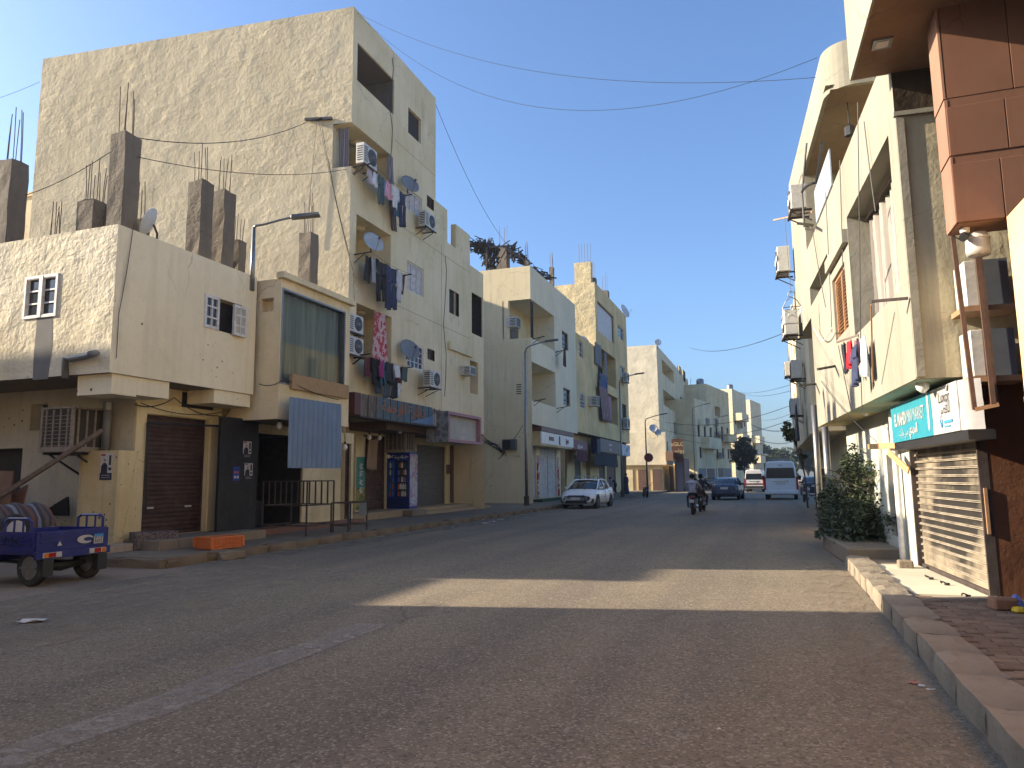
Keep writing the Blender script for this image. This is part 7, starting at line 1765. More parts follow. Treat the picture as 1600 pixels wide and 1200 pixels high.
sedan('dusty grey sedan parked facing us at the bend', (-7.6, 99, .01), rad(-95), coat('grey_coat', (.14, .13, .125)))
sedan('dark sedan parked on the right beyond the white van', (3.2, 66, .01), rad(90), coat('dark_coat', (.03, .03, .035)))
def van(label, loc, rz, L, W, Hh, mat, rack=False, band=False):
    """box-bodied minibus; local -x is its rear"""
    t = thing('minibus', label, 'van', loc, rz)
    def sec(x, w, zb_, zt_): return (x, [(0, zb_), (w * .94, zb_), (w, zb_ + .15), (w, Hh * .48), (w * .93, Hh * .80), (w * .84, zt_ - .06), (w * .70, zt_), (0, zt_ + .03)])
    h = L / 2; w = W / 2
    loft([sec(-h, w * .94, .36, Hh * .965), sec(-h + .06, w * .985, .32, Hh), sec(-h + .5, w, .3, Hh), sec(h - 1.6, w, .3, Hh), sec(h - 1.05, w, .3, Hh * .97), sec(h - .35, w * .96, .3, Hh * .62), sec(h - .05, w * .9, .32, Hh * .50), sec(h, w * .8, .36, Hh * .42)]).build('body', mat, t, local=True, smooth=False)
    MB().hexa([(-h - .012, -w * .88, Hh * .56), (-h - .012, w * .88, Hh * .56), (-h - .012, w * .80, Hh * .83), (-h - .012, -w * .80, Hh * .83), (-h + .1, -w * .88, Hh * .56), (-h + .1, w * .88, Hh * .56), (-h + .1, w * .80, Hh * .83), (-h + .1, -w * .80, Hh * .83)]).build('rear_window', M_CGL, t, local=True)
    for s_ in (-1, 1):
        q = s_ * (w * .985 + .012); q2 = s_ * (w * .93 + .01)
        MB().hexa([(-h + .25, q - s_ * .05, Hh * .52), (h - 1.1, q - s_ * .05, Hh * .52), (h - 1.35, q2 - s_ * .05, Hh * .80), (-h + .25, q2 - s_ * .05, Hh * .80), (-h + .25, q, Hh * .52), (h - 1.1, q, Hh * .52), (h - 1.35, q2, Hh * .80), (-h + .25, q2, Hh * .80)]).build('side_window', M_CGL, t, local=True)
        MB().box(-h - .02, -h + .1, s_ * w * .97 - .07, s_ * w * .97 + .05, .62, Hh * .60).build('tail_light', M_TAIL, t, local=True)
        MB().box(h - 1.0, h - .8, s_ * (w + .16) - .1, s_ * (w + .16) + .1, 1.2, 1.5).build('mirror', M_TRIM, t, local=True, bevel=.03)
        for x in (-h + .85, h - .9): wheel(t, x, s_ * (w - .13), .33, .22)
    MB().box(-h - .09, -h - .002, -w * .98, w * .98, .36, .60).build('bumper', mat if not band else M_TRIM, t, local=True, bevel=.03)
    MB().box(-h - .03, -h - .002, -.26, .26, Hh * .40, Hh * .46).build('number_plate', M_PLATE, t, local=True)
    MB().box(-h - .045, -h - .002, -.45, .45, Hh * .475, Hh * .50).build('handle_trim', M_CHROME, t, local=True)
    if band: MB().box(-h - .02, -h - .004, -w * .9, w * .9, Hh * .33, Hh * .395).build('rear_band', paint('maroon_band', (.09, .02, .02), .4), t, local=True)
    else: MB().hexa([(-h - .02, -.16, Hh * .905), (-h - .02, 0, Hh * .885), (-h - .02, .16, Hh * .905), (-h - .02, 0, Hh * .90), (-h + .02, -.16, Hh * .905), (-h + .02, 0, Hh * .885), (-h + .02, .16, Hh * .905), (-h + .02, 0, Hh * .90)]).build('bird_mark', M_TRIM, t, local=True)
    if rack:
        m = MB()
        for s_ in (-1, 1): m.bar((-h + .2, s_ * w * .72, Hh + .16), (h - 2.0, s_ * w * .72, Hh + .16), .04)
        for k in range(6): x = -h + .2 + (L - 2.2) * k / 5; m.bar((x, -w * .72, Hh + .16), (x, w * .72, Hh + .16), .035); m.bar((x, w * .72, Hh), (x, w * .72, Hh + .16), .03); m.bar((x, -w * .72, Hh), (x, -w * .72, Hh + .16), .03)
        m.build('roof_rack', M_STEEL, t, local=True)
    MB().box(h - .02, h + .03, -w * .7, w * .7, .5, .75).build('grille', M_TRIM, t, local=True)
    return t
van('white high-roof minibus with a roof rack seen from behind on the right', (.62, 56.4, .01), rad(90 - 1.5), 4.9, 1.95, 2.38, coat('van_white', (.72, .73, .74)), True)
van('older white minibus with a maroon band driving ahead of the big van', (-1.55, 82.0, .012), rad(90 - 5), 4.5, 1.75, 2.15, coat('van_offwhite', (.60, .58, .56)), True, True)

for o in list(COL.objects):
    if o.name.startswith(('minibus', 'sedan')) and o.parent is None:
        k_ = 1.10 if o.name == 'minibus' else 1.06
        o.matrix_world = o.matrix_world @ Matrix.Scale(k_, 4)
# motorcycles
def motorbike(label, loc, rz, body=(.03, .03, .035), lean=0.0, group='motorcycles'):
    """local +x is forward"""
    t = thing('motorcycle', label, 'motorcycle', loc, 0, group, Matrix.Rotation(rz, 3, 'Z') @ Matrix.Rotation(lean, 3, 'X'))
    for (x, nm) in ((-.62, 'wheel'), (.66, 'wheel')):
        w_ = MB().lathe([(.21, -.05), (.27, -.055), (.30, -.03), (.30, .03), (.27, .055), (.21, .05), (.21, -.05)], (x, 0, .30), 'y', 20).build(nm, M_TYRE, t, local=True)
        m = MB().lathe([(.0, -.04), (.05, -.04), (.05, .04), (0, .04)], (x, 0, .3), 'y', 10)
        for k in range(8): a = PI * k / 4; m.bar((x, 0, .3), (x + .22 * math.cos(a), 0, .3 + .22 * math.sin(a)), .012)
        m.build('rim', M_STEEL, w_, local=True)
    mt = coat('bike_%d' % int(body[0] * 1000), body)
    loft([(-.1, [(0, .62), (.08, .64), (.10, .76), (0, .80)]), (.1, [(0, .60), (.14, .64), (.15, .82), (0, .88)]), (.32, [(0, .62), (.13, .66), (.13, .86), (0, .92)]), (.45, [(0, .70), (.06, .72), (.06, .84), (0, .88)])]).build('tank', mt, t, local=True, smooth=True)
    loft([(-.85, [(0, .74), (.09, .76), (.08, .82), (0, .84)]), (-.5, [(0, .70), (.13, .72), (.13, .78), (0, .80)]), (-.05, [(0, .66), (.11, .70), (.10, .76), (0, .78)])]).build('seat', M_TRIM, t, local=True, smooth=True)
    MB().box(-.1, .28, -.14, .14, .28, .58).build('engine', paint('engine_metal', (.12, .12, .12), .4, metal=.6), t, local=True, bevel=.03)
    for s_ in (-1, 1):
        MB().tube([(.66, s_ * .09, .30), (.52, s_ * .09, .75), (.44, s_ * .07, .98)], .025, 6).build('fork_leg', M_STEEL, t, local=True)
        MB().tube([(-.62, s_ * .1, .3), (-.1, s_ * .1, .34)], .03, 6).build('swing_arm', M_STEEL, t, local=True); MB().tube([(-.62, s_ * .13, .34), (-.55, s_ * .13, .72)], .025, 6).build('shock_absorber', M_STEEL, t, local=True)
    h = MB(); h.tube([(.30, .38, 1.04), (.40, .2, 1.06), (.44, 0, 1.0), (.40, -.2, 1.06), (.30, -.38, 1.04)], .018, 6); h.build('handlebar', M_TRIM, t, local=True)
    for s_ in (-1, 1): MB().tube([(.36, s_ * .25, 1.05), (.34, s_ * .30, 1.2), (.34, s_ * .36, 1.25)], [.008, .008, .05], 6).build('mirror', M_TRIM, t, local=True)
    MB().lathe([(.05, .0), (.09, .06), (.085, .1)], (.50, 0, .88), 'x', 12).build('headlight', M_HEAD, t, local=True)
    MB().box(-.97, -.86, -.09, .09, .72, .80).build('tail_light', M_TAIL, t, local=True, bevel=.015)
    MB().box(-.95, -.93, -.09, .09, .52, .66).build('number_plate', M_PLATE, t, local=True)
    MB().hexa([(-.95, -.07, .52), (-.95, .07, .52), (-.45, .07, .64), (-.45, -.07, .64), (-.93, -.07, .55), (-.93, .07, .55), (-.45, .07, .68), (-.45, -.07, .68)]).build('mudguard', M_TRIM, t, local=True)
    MB().tube([(.0, -.16, .34), (-.4, -.2, .32), (-.85, -.22, .42)], [.025, .04, .045], 8).build('exhaust', M_CHROME, t, local=True)
    return t
mb1 = motorbike('motorcycle ridden away from us by the man in a pale shirt', (-3.30, 33.1, .01), rad(92))
mb2 = motorbike('dark motorcycle riding just ahead of the pale-shirted rider', (-3.18, 35.9, .01), rad(88), (.05, .015, .012))
motorbike('dark motorcycle parked at the left kerb by the dark street lamp', (-9.75, 59.8, .006), rad(-70), (.025, .025, .03), rad(-9))
motorbike('motorcycle parked on the right behind the white van', (1.9, 49.5, .006), rad(80), (.03, .03, .04), rad(8))
mb5 = motorbike('motorcycle coming towards us at the bend beside the grey sedan', (-9.3, 96, .01), rad(-95), (.02, .02, .025))

# ------------------------------------------------------------------ people
def person(label, loc, rz, J, bones, mats, R, hair=(.015, .012, .01), extra=None):
    """one skinned body from a joint graph; J name->(x forward, y left, z), bones (a,b,material index)"""
    names = list(J); vs_ = [J[n] for n in names]; es = [(names.index(a), names.index(b)) for a, b, _ in bones]
    me = bpy.data.meshes.new('person'); me.from_pydata(vs_, es, [])
    o = bpy.data.objects.new('person', me); COL.objects.link(o)
    sk = o.modifiers.new('s', 'SKIN'); sk.use_smooth_shade = True; sb = o.modifiers.new('d', 'SUBSURF'); sb.levels = 1; sb.render_levels = 1
    for i, n in enumerate(names):
        r = R.get(n, .05); me.skin_vertices[0].data[i].radius = r if isinstance(r, tuple) else (r, r)
        me.skin_vertices[0].data[i].use_root = (n == 'pelvis')
    bpy.context.view_layer.update()
    m2 = bpy.data.meshes.new_from_object(o.evaluated_get(bpy.context.evaluated_depsgraph_get()))
    bpy.data.objects.remove(o)
    for m in mats: m2.materials.append(m)
    segs = [(Vector(J[a]), Vector(J[b]), k) for a, b, k in bones]
    for pl in m2.polygons:
        c = pl.center; best = (9, 0)
        for a, b, k in segs:
            ab = b - a; tt = max(0, min(1, (c - a).dot(ab) / max(ab.length_squared, 1e-6))); d = (c - a - ab * tt).length
            if d < best[0]: best = (d, k)
        pl.material_index = best[1]; pl.use_smooth = True
    o = bpy.data.objects.new('person', m2); COL.objects.link(o); o.location = loc; o.rotation_euler = (0, 0, rz)
    WM[o.name] = Matrix.Translation(Vector(loc)) @ Matrix.Rotation(rz, 4, 'Z'); tag(o, label, 'person')
    hd = Vector(J['head'])
    MB().lathe([(0.0, .135), (.06, .125), (.098, .08), (.108, .02), (.10, -.04), (.085, -.07)], tuple(hd + Vector((-.018, 0, .03))), 'z', 14).build('hair', paint('hair_dark', hair, .8), o, local=True, smooth=True)
    f = MB(); f.tube([hd + Vector((.09, 0, .0)), hd + Vector((.125, 0, -.03))], [.012, .018], 6)
    for s_ in (-1, 1): f.lathe([(0, -.01), (.03, 0), (.02, .012)], tuple(hd + Vector((-.0, s_ * .102, -.01))), 'y', 8)
    f.build('face', mats[0], o, local=True)
    e = MB()
    for s_ in (-1, 1): e.lathe([(0, .0), (.013, -.004), (.013, -.012)], tuple(hd + Vector((.103, s_ * .036, .012))), 'x', 8)
    e.box(.088, .103, -.025, .025, 0, .008); 
    e.v = [((x, y, z) if i < len(e.v) - 8 else (x + hd.x, y + hd.y, z + hd.z - .065)) for i, (x, y, z) in enumerate(e.v)]
    e.build('eyes_and_mouth', M_TRIM, o, local=True)
    if extra: extra(o)
    return o
SK = paint('skin_brown', (.20, .105, .065), .6, var=.05)
RAD = dict(head=(.10, .095), crown=(.07, .07), neck=.055, chest=(.17, .12), waist=(.14, .11), pelvis=(.155, .12), lsh=.07, rsh=.07, lel=.046, rel=.046, lha=.036, rha=.036, lhip=.09, rhip=.09, lkn=.062, rkn=.062, lan=.045, ran=.045, lto=.038, rto=.038)
for s_ in 'lr':
    for f in '1234': RAD[s_ + 'f' + f] = .012
    RAD[s_ + 'ft'] = .013
BN = [('pelvis', 'waist', 1), ('waist', 'chest', 1), ('chest', 'neck', 1), ('neck', 'head', 0), ('head', 'crown', 0), ('chest', 'lsh', 1), ('chest', 'rsh', 1), ('lsh', 'lel', 1), ('rsh', 'rel', 1), ('lel', 'lha', 1), ('rel', 'rha', 1),
      ('pelvis', 'lhip', 2), ('pelvis', 'rhip', 2), ('lhip', 'lkn', 2), ('rhip', 'rkn', 2), ('lkn', 'lan', 2), ('rkn', 'ran', 2), ('lan', 'lto', 3), ('ran', 'rto', 3)]
for s_ in 'lr':
    for f in '1234': BN.append((s_ + 'ha', s_ + 'f' + f, 0))
    BN.append((s_ + 'ha', s_ + 'ft', 0))
def hands(J):
    for s_, sg_ in (('l', 1), ('r', -1)):
        h = Vector(J[s_ + 'ha']); d = (h - Vector(J[s_ + 'el'])).normalized(); sd = d.cross(Vector((0, 0, 1)));
        sd = sd.normalized() if sd.length > .2 else Vector((1, 0, 0))
        for i, f in enumerate('1234'): J[s_ + 'f' + f] = tuple(h + d * (.12 + .012 * (1 if i in (1, 2) else 0)) + sd * (.03 - .02 * i) + Vector((0, 0, -.015)))
        J[s_ + 'ft'] = tuple(h + d * .06 + sd * .065)
    return J
ride = hands(dict(pelvis=(-.32, 0, .90), waist=(-.30, 0, 1.08), chest=(-.20, 0, 1.32), neck=(-.14, 0, 1.47), head=(-.10, 0, 1.60), crown=(-.10, 0, 1.67), lsh=(-.18, .20, 1.40), rsh=(-.18, -.20, 1.40), lel=(.02, .34, 1.18), rel=(.02, -.34, 1.18), lha=(.26, .36, 1.07), rha=(.26, -.36, 1.07),
    lhip=(-.25, .12, .86), rhip=(-.25, -.12, .86), lkn=(.18, .24, .72), rkn=(.18, -.24, .72), lan=(-.02, .22, .34), ran=(-.02, -.22, .34), lto=(.14, .23, .30), rto=(.14, -.23, .30)))
M_SHOE = paint('shoe_black', (.02, .02, .02), .5)
person('rider in a pale lilac shirt seen from behind on the motorcycle', (-3.30, 33.1, .01), rad(92), ride, BN, [SK, paint('lilac_shirt', (.44, .42, .48), .9), paint('dark_trousers', (.03, .032, .04), .9), M_SHOE], RAD,
       extra=lambda o: MB().box(-.475, -.465, -.09, .09, 1.30, 1.34).build('shirt_print', paint('print_blue', (.12, .13, .25), .9), o, local=True) and None)
person('rider in dark clothes just ahead of the pale-shirted rider', (-3.18, 35.9, .01), rad(88), ride, BN, [SK, paint('dark_shirt', (.025, .025, .03), .9), paint('brown_trousers', (.10, .06, .04), .9), M_SHOE], RAD)
person('small dark rider coming towards us at the bend', (-9.3, 96, .01), rad(-95), ride, BN, [SK, MATS['dark_shirt'], MATS['dark_trousers'], M_SHOE], RAD)
stand = hands(dict(pelvis=(0, 0, .95), waist=(0, 0, 1.12), chest=(.01, 0, 1.36), neck=(.0, 0, 1.52), head=(.03, 0, 1.66), crown=(.03, 0, 1.72), lsh=(0, .19, 1.44), rsh=(0, -.19, 1.44), lel=(-.03, .25, 1.16), rel=(-.03, -.25, 1.16), lha=(.05, .25, .92), rha=(.05, -.25, .92),
    lhip=(0, .10, .90), rhip=(0, -.10, .90), lkn=(.02, .11, .50), rkn=(.02, -.11, .50), lan=(-.02, .11, .09), ran=(-.02, -.11, .09), lto=(.14, .13, .05), rto=(.14, -.13, .05)))
M_GAL = paint('navy_galabeya', (.03, .036, .055), .92)
def robe(o):
    m = MB(); m.lathe([(.27, .06), (.27, .14), (.235, .5), (.20, .92), (.185, 1.12), (.20, 1.34), (.15, 1.46), (.07, 1.52)], (0, 0, 0), 'z', 20)
    m.v = [(x * .72, y * 1.0 + .01 * math.sin(9 * x), z) for x, y, z in m.v]
    m.build('robe', M_GAL, o, local=True, smooth=True)
q = on_z(979, 773, PZ)
person('man in a long navy robe standing on the left pavement', (q.x, q.y, PZ), rad(150), stand, BN, [SK, M_GAL, M_GAL, M_SHOE], RAD, extra=robe)
bendj = hands(dict(pelvis=(-.12, 0, .92), waist=(-.02, 0, 1.06), chest=(.20, 0, 1.24), neck=(.33, 0, 1.32), head=(.45, 0, 1.36), crown=(.52, 0, 1.38), lsh=(.22, .19, 1.24), rsh=(.22, -.19, 1.24), lel=(.26, .23, .98), rel=(.36, -.22, 1.0), lha=(.34, .18, .74), rha=(.50, -.16, .82),
    lhip=(-.10, .10, .88), rhip=(-.12, -.10, .88), lkn=(.02, .11, .48), rkn=(-.02, -.11, .49), lan=(-.12, .11, .09), ran=(-.10, -.12, .09), lto=(.04, .13, .05), rto=(.06, -.14, .05)))
q = on_z(960, 768, PZ); q = Vector((-13.25, 61.5, PZ))
q = on_y(960, 744, 64.5)
person('man in a dark vest and pale sleeves bending forward beside the shutters', (q.x, q.y, PZ), rad(165), bendj, BN, [SK, paint('pale_sleeves', (.36, .37, .40), .9), paint('black_trousers', (.02, .02, .025), .9), paint('pale_shoe', (.45, .44, .42), .6)], RAD,
       extra=lambda o: loft([(-.10, [(0, .98), (.13, 1.0), (.15, 1.10), (0, 1.17)]), (.06, [(0, 1.02), (.16, 1.06), (.17, 1.2), (0, 1.28)]), (.27, [(0, 1.12), (.17, 1.17), (.16, 1.30), (0, 1.38)])]).build('vest', paint('vest_dark', (.03, .03, .045), .9), o, local=True, smooth=True) and None)
# ------------------------------------------------------------------ cargo tricycle at the alley mouth
tk = thing('cargo_tricycle', 'blue three-wheeled cargo tricycle with a striped seat cover at the alley mouth', 'cargo tricycle', (-11.0, 9.22, 0), PI)   # local +x is forward (world -x)
M_TB = paint('trike_blue', (.010, .018, .15), .4, var=.2, dirt=.25, dirtc=(.08, .07, .09))
Wt, z0_, z1_, LB = .66, .55, .86, 1.12
MB().box(0, LB, -Wt, Wt, z0_ - .05, z0_).build('bed_floor', M_TB, tk, local=True)
def panel_(nm, a, b, side):
    m = MB()
    if side == 'x': m.box(a - .02, a + .02, -Wt, Wt, z0_, z1_); m.box(a - .035, a - .021, -Wt + .05, Wt - .05, z1_ - .10, z1_ - .02); m.box(a - .035, a - .021, -Wt + .05, Wt - .05, z0_ + .13, z0_ + .16)
    else: m.box(.02, LB - .02, a - .02, a + .02, z0_, z1_); m.box(.08, LB - .08, a * 1.0 + (.021 if a > 0 else -.035), a + (.035 if a > 0 else -.021), z1_ - .12, z1_ - .09); m.box(.08, LB - .08, a + (.021 if a > 0 else -.035), a + (.035 if a > 0 else -.021), z0_ + .1, z0_ + .13)
    return m.build(nm, M_TB, tk, local=True)
tg = panel_('tailgate', 0, 0, 'x'); sp1 = panel_('side_panel', Wt, 0, 'y'); sp2 = panel_('side_panel', -Wt, 0, 'y'); panel_('headboard', LB, 0, 'x')
MB().box(-.06, -.0, -Wt - .02, Wt + .02, z0_ - .12, z0_ - .002).build('rear_bumper', M_TB, tk, local=True)
for s_ in (-1, 1):
    b = MB().box(-.085, -.061, s_ * .42 - .16, s_ * .42 + .16, z0_ - .10, z0_ - .02).build('tail_lamp', M_SW, tk, local=True)
    MB().box(-.092, -.086, s_ * .42 - .05, s_ * .42 + .07, z0_ - .095, z0_ - .025).build('red_lens', M_TAIL, b, local=True); MB().box(-.092, -.086, s_ * .42 + s_ * .075 - .0, s_ * .42 + s_ * .075 + s_ * .07, z0_ - .095, z0_ - .025).build('amber_lens', M_AMB, b, local=True)
    r_ = MB(); r_.tube([(.12, s_ * Wt, z1_), (.12, s_ * Wt, z1_ + .16), (.2, s_ * Wt, z1_ + .21), (.62, s_ * Wt, z1_ + .21), (.7, s_ * Wt, z1_ + .16), (.7, s_ * Wt, z1_)], .025, 6)
    for x in (.3, .5): r_.tube([(x, s_ * Wt, z1_), (x, s_ * Wt, z1_ + .21)], .018, 6)
    r_.build('side_rail', M_TB, tk, local=True)
    wheel(tk, .24, s_ * .50, .29, .13, 4)
    MB().box(-.10, -.085, s_ * .50 - .09, s_ * .50 + .09, .16, z0_ - .12).build('mud_flap', M_TRIM, tk, local=True)
MB().tube([(.24, -.45, .29), (.24, 0, .27), (.24, .45, .29)], [.04, .09, .04], 8).build('axle', M_TRIM, tk, local=True)
MB().tube([(.3, -.2, .3), (1.8, -.2, .36)], .03, 6).tube([(.3, .2, .3), (1.8, .2, .36)], .03, 6).build('chassis_rail', M_TRIM, tk, local=True)
pl = MB().box(-.042, -.037, -.54, -.36, z0_ + .05, z0_ + .21).build('number_plate', M_SW, tg, local=True)
MB().box(-.046, -.0425, -.54, -.36, z0_ + .165, z0_ + .21).build('plate_band', paint('plate_blue', (.05, .25, .5), .4), tg, local=True)
MT = Matrix(((0, 0, 1, 0), (1, 0, 0, 0), (0, 1, 0, 0), (0, 0, 0, 1)))       # faces world +x, reads along +y
def rear_txt(s, y, z, sz, mt, sx=1.0): text_mesh(s, sz, mt, 'lettering', tk, Matrix.Translation(Vector((-11.0 + .0445, 9.22 + y, z))) @ MT, sx=sx, bold=.002)
rear_txt('٣ ٨ ٣', .45, z0_ + .135, .07, M_SK, .9); rear_txt('٧٤٩٦', .45, z0_ + .085, .08, M_SK, .9)
rear_txt('▲', -.28, z0_ + .10, .09, M_SW)
m = MB(); yy = .2
pts = [(-.0 + .16 * math.cos(a), z0_ + .14 + .07 * math.sin(a)) for a in [PI * .12 + PI * 1.6 * k / 12 for k in range(13)]] + [(-.0 + .09 * math.cos(a) + .05, z0_ + .14 + .033 * math.sin(a)) for a in [PI * .12 + PI * 1.6 * k / 12 for k in range(12, -1, -1)]]
m.prism([(-.037 , -(y + yy), z) for y, z in pts], (-.004, 0, 0)); m.build('swoosh_mark', M_SW, tk, local=True)
text_mesh('CMC', .2, paint('faded_black_letters', (.01, .012, .03), .6), 'lettering', tk, Matrix.Translation(Vector((-11.55, 9.22 - Wt - .038, z0_ + .16))) @ Matrix(((1, 0, 0, 0), (0, 0, -1, 0), (0, 1, 0, 0), (0, 0, 0, 1))), sx=1.6)
# spare wheel, seat under a striped cover, driver's end
wh = MB().lathe([(.17, -.06), (.26, -.06), (.28, 0), (.26, .06), (.17, .06), (.17, -.06)], (LB - .12, .30, z0_ + .30), 'x', 20).build('spare_wheel', M_TYRE, tk, local=True)
m = MB().lathe([(.05, -.07), (.17, -.065), (.17, -.04), (.05, -.04)], (LB - .12, .30, z0_ + .30), 'x', 18); m.build('rim', M_SW, wh, local=True)
MB().box(1.2, 1.8, -.5, .5, .35, .84).build('engine_box', M_TB, tk, local=True, bevel=.03)
text_mesh('CMC', .11, M_SW, 'lettering', tk, Matrix.Translation(Vector((-12.19, 9.15, .92))) @ MT, sx=1.3)
cv = MB(); rows = []
for i in range(9):
    a = i / 8; x = 1.16 + .62 * a; z = 1.20 + .10 * math.sin(PI * a) - (.18 * (1 - a) ** 3)
    rows.append([(x + .02 * math.sin(k * 1.3), -.62 + 1.24 * k / 24, z + .02 * math.sin(k * .9 + i) - (.16 if k in (0, 24) else 0)) for k in range(25)])
lowr = [(1.14 + .02 * math.sin(k), -.64 + 1.28 * k / 24, .84 + .04 * math.sin(k * .7)) for k in range(25)]
cv.grid([lowr] + rows)
cv.build('seat_cover', stripes('seat_stripes', [(.03, .028, .035), (.18, .19, .24), (.04, .032, .036), (.14, .06, .05), (.028, .028, .034), (.10, .075, .07)], 2.6, 1), tk, local=True, smooth=True, fix=False)
MB().box(1.22, 1.76, -.52, .52, .84, 1.0).build('seat', M_TRIM, tk, local=True, bevel=.04)
wheel(tk, 2.5, 0.0, .29, .12, 4)
MB().tube([(2.5, .1, .29), (2.3, .1, .9), (2.2, 0, 1.1), (2.3, -.1, .9), (2.5, -.1, .29)], .03, 6).build('fork', M_TRIM, tk, local=True)
MB().tube([(2.0, -.4, 1.12), (2.15, 0, 1.12), (2.0, .4, 1.12)], .02, 6).build('handlebar', M_TRIM, tk, local=True)
# plywood, pole and junk behind the tricycle
yp_ = yg - 1.1
b1q, b2q = on_y(-20, 735, yp_), on_y(45, 738, yp_)
o = MB().prism([on_y(-60, 735, yp_), on_y(22, 736, yp_), on_y(15, 800, yp_ - .2), on_y(-60, 812, yp_ - .2)], (0, -.03, 0)).build('plywood_sheet', paint('plywood', (.20, .11, .065), .8, var=.25, sc=2), None); solo(o, 'brown plywood sheet leaning at the left edge behind the tricycle', 'board')
o = MB().prism([on_y(20, 770, yp_ + .3), on_y(45, 757, yp_ + .3), on_y(33, 806, yp_ + .1), on_y(0, 808, yp_ + .1)], (0, -.03, 0)).build('cardboard_sheet', paint('cardboard', (.26, .13, .08), .85), None); solo(o, 'reddish brown cardboard sheet standing behind the tricycle seat', 'board')
o = MB().bar(on_y(-30, 795, yp_ - .35), on_y(160, 673, yp_ + .1), .07, .09).build('timber_pole', paint('old_timber', (.17, .12, .085), .85, var=.3, sc=9), None); solo(o, 'long weathered timber pole leaning across the corner house yard', 'pole')
o = MB().prism([on_y(62, 805, yg - .3), on_y(108, 776, yg - .3), on_y(109, 792, yg - .3), on_y(109, 806, yg - .3)], (0, -.06, 0)).build('dark_board', M_TRIM, None); solo(o, 'dark triangular board against the peeling pier', 'board')
# ------------------------------------------------------------------ litter on the road
M_PAPER = paint('litter_paper', (.55, .54, .52), .8)
def litter(label, px, py, s, z=.02, mat=None, seed=0):
    a = on_z(px, py, z); rnd = random.Random(seed); n = 6; rows = []
    for i in range(4): rows.append([(s * (i / 3 - .5) + rnd.uniform(-.1, .1) * s, s * .6 * (k / 3 - .5), abs(rnd.uniform(.0, .3)) * s * .35 + .003) for k in range(4)])
    o = MB().grid(rows).build('litter', mat or M_PAPER, None, fix=False); o.location = (a.x, a.y, z); o.rotation_euler = (0, 0, rnd.uniform(0, 3)); return tag(o, label, 'litter', 'litter on the road')
litter('large white scrap of paper on the road at far left', 52, 971, .28, .015, seed=1)
for i, (px, py, s, lb) in enumerate(((1428, 1067, .09, 'reddish'), (1440, 1072, .07, 'clear'), (1455, 1078, .06, 'whitish'))): litter('%s crushed plastic cup by the near right kerb' % lb, px, py, s, .012, paint('cup_' + lb, [(.4, .12, .1), (.4, .4, .42), (.5, .5, .5)][i], .4), 10 + i)
rnd = random.Random(5); m = MB()
for _ in range(160):
    if rnd.random() < .55: x, y = rnd.uniform(-10.9, -10.1), rnd.uniform(20, 75)
    else: x, y = rnd.uniform(-9, 1.0), rnd.uniform(3, 60) ** 1.0
    s = rnd.uniform(.004, .010) * (1 + y / 12); z = .014
    a = rnd.uniform(0, 6); c, d = math.cos(a) * s, math.sin(a) * s
    m.add([(x - c, y - d, z), (x + d, y - c, z + s * .3), (x + c, y + d, z), (x - d, y + c, z + s * .5)], [(0, 1, 2, 3)])
o = m.build('scattered_litter', M_PAPER, None, fix=False); tag(o, 'tiny scraps of paper and grit scattered over the road', 'litter', None, 'stuff')
for i, (px, py) in enumerate(((760, 818), (752, 812), (775, 808), (790, 806), (770, 815), (782, 812))): litter('%s white scrap of rubbish along the left kerb below the white block' % ['first', 'second', 'third', 'fourth', 'fifth', 'sixth'][i], px, py, .3, .02, None, 30 + i)
# ------------------------------------------------------------------ foliage
def leafmat(nm, c, tr=.35):
    t = NT(nm)
    cc = t.mix(t.ramp(t.noise(.9, 3), [(.35, 0), (.65, 1)]), dk(c, .65), dk(c, 1.3)); cc = t.mix(t.math('MULTIPLY', t.ramp(t.noise(7, 2), [(.45, 0), (.6, 1)]), .5), cc, (c[0] * 1.7, c[1] * 1.45, c[2] * 1.0))
    return t.fin(cc, .55, spec=.3)
def crown(rnd, blobs, n, ls, upright=0.0):
    """leaf-sized blades through the volume of a few clumps"""
    vs_, fs = [], []
    tot = sum(b[1][0] * b[1][1] * b[1][2] for b in blobs)
    for (c, e) in blobs:
        k = int(n * e[0] * e[1] * e[2] / tot) + 1
        sub = [Vector((rnd.gauss(0, .5), rnd.gauss(0, .5), rnd.gauss(0, .5))) for _ in range(max(5, k // 45))]
        for _ in range(k):
            q = rnd.choice(sub) + Vector((rnd.gauss(0, .15), rnd.gauss(0, .15), rnd.gauss(0, .15)))
            if q.length > 1.2: q *= rnd.uniform(.8, 1.2) / q.length
            p = Vector(c) + Vector((q.x * e[0], q.y * e[1], q.z * e[2]))
            d = Vector((rnd.uniform(-1, 1), rnd.uniform(-1, 1), rnd.uniform(-.7, .7) + upright)).normalized(); sd = d.cross(Vector((rnd.uniform(-1, 1), rnd.uniform(-1, 1), 1))).normalized()
            s = ls * rnd.uniform(.6, 1.3); b = len(vs_)
            vs_ += [p - d * s, p + sd * s * .5, p + d * s, p - sd * s * .5]; fs.append((b, b + 1, b + 2, b + 3))
    return MB().add(vs_, fs)
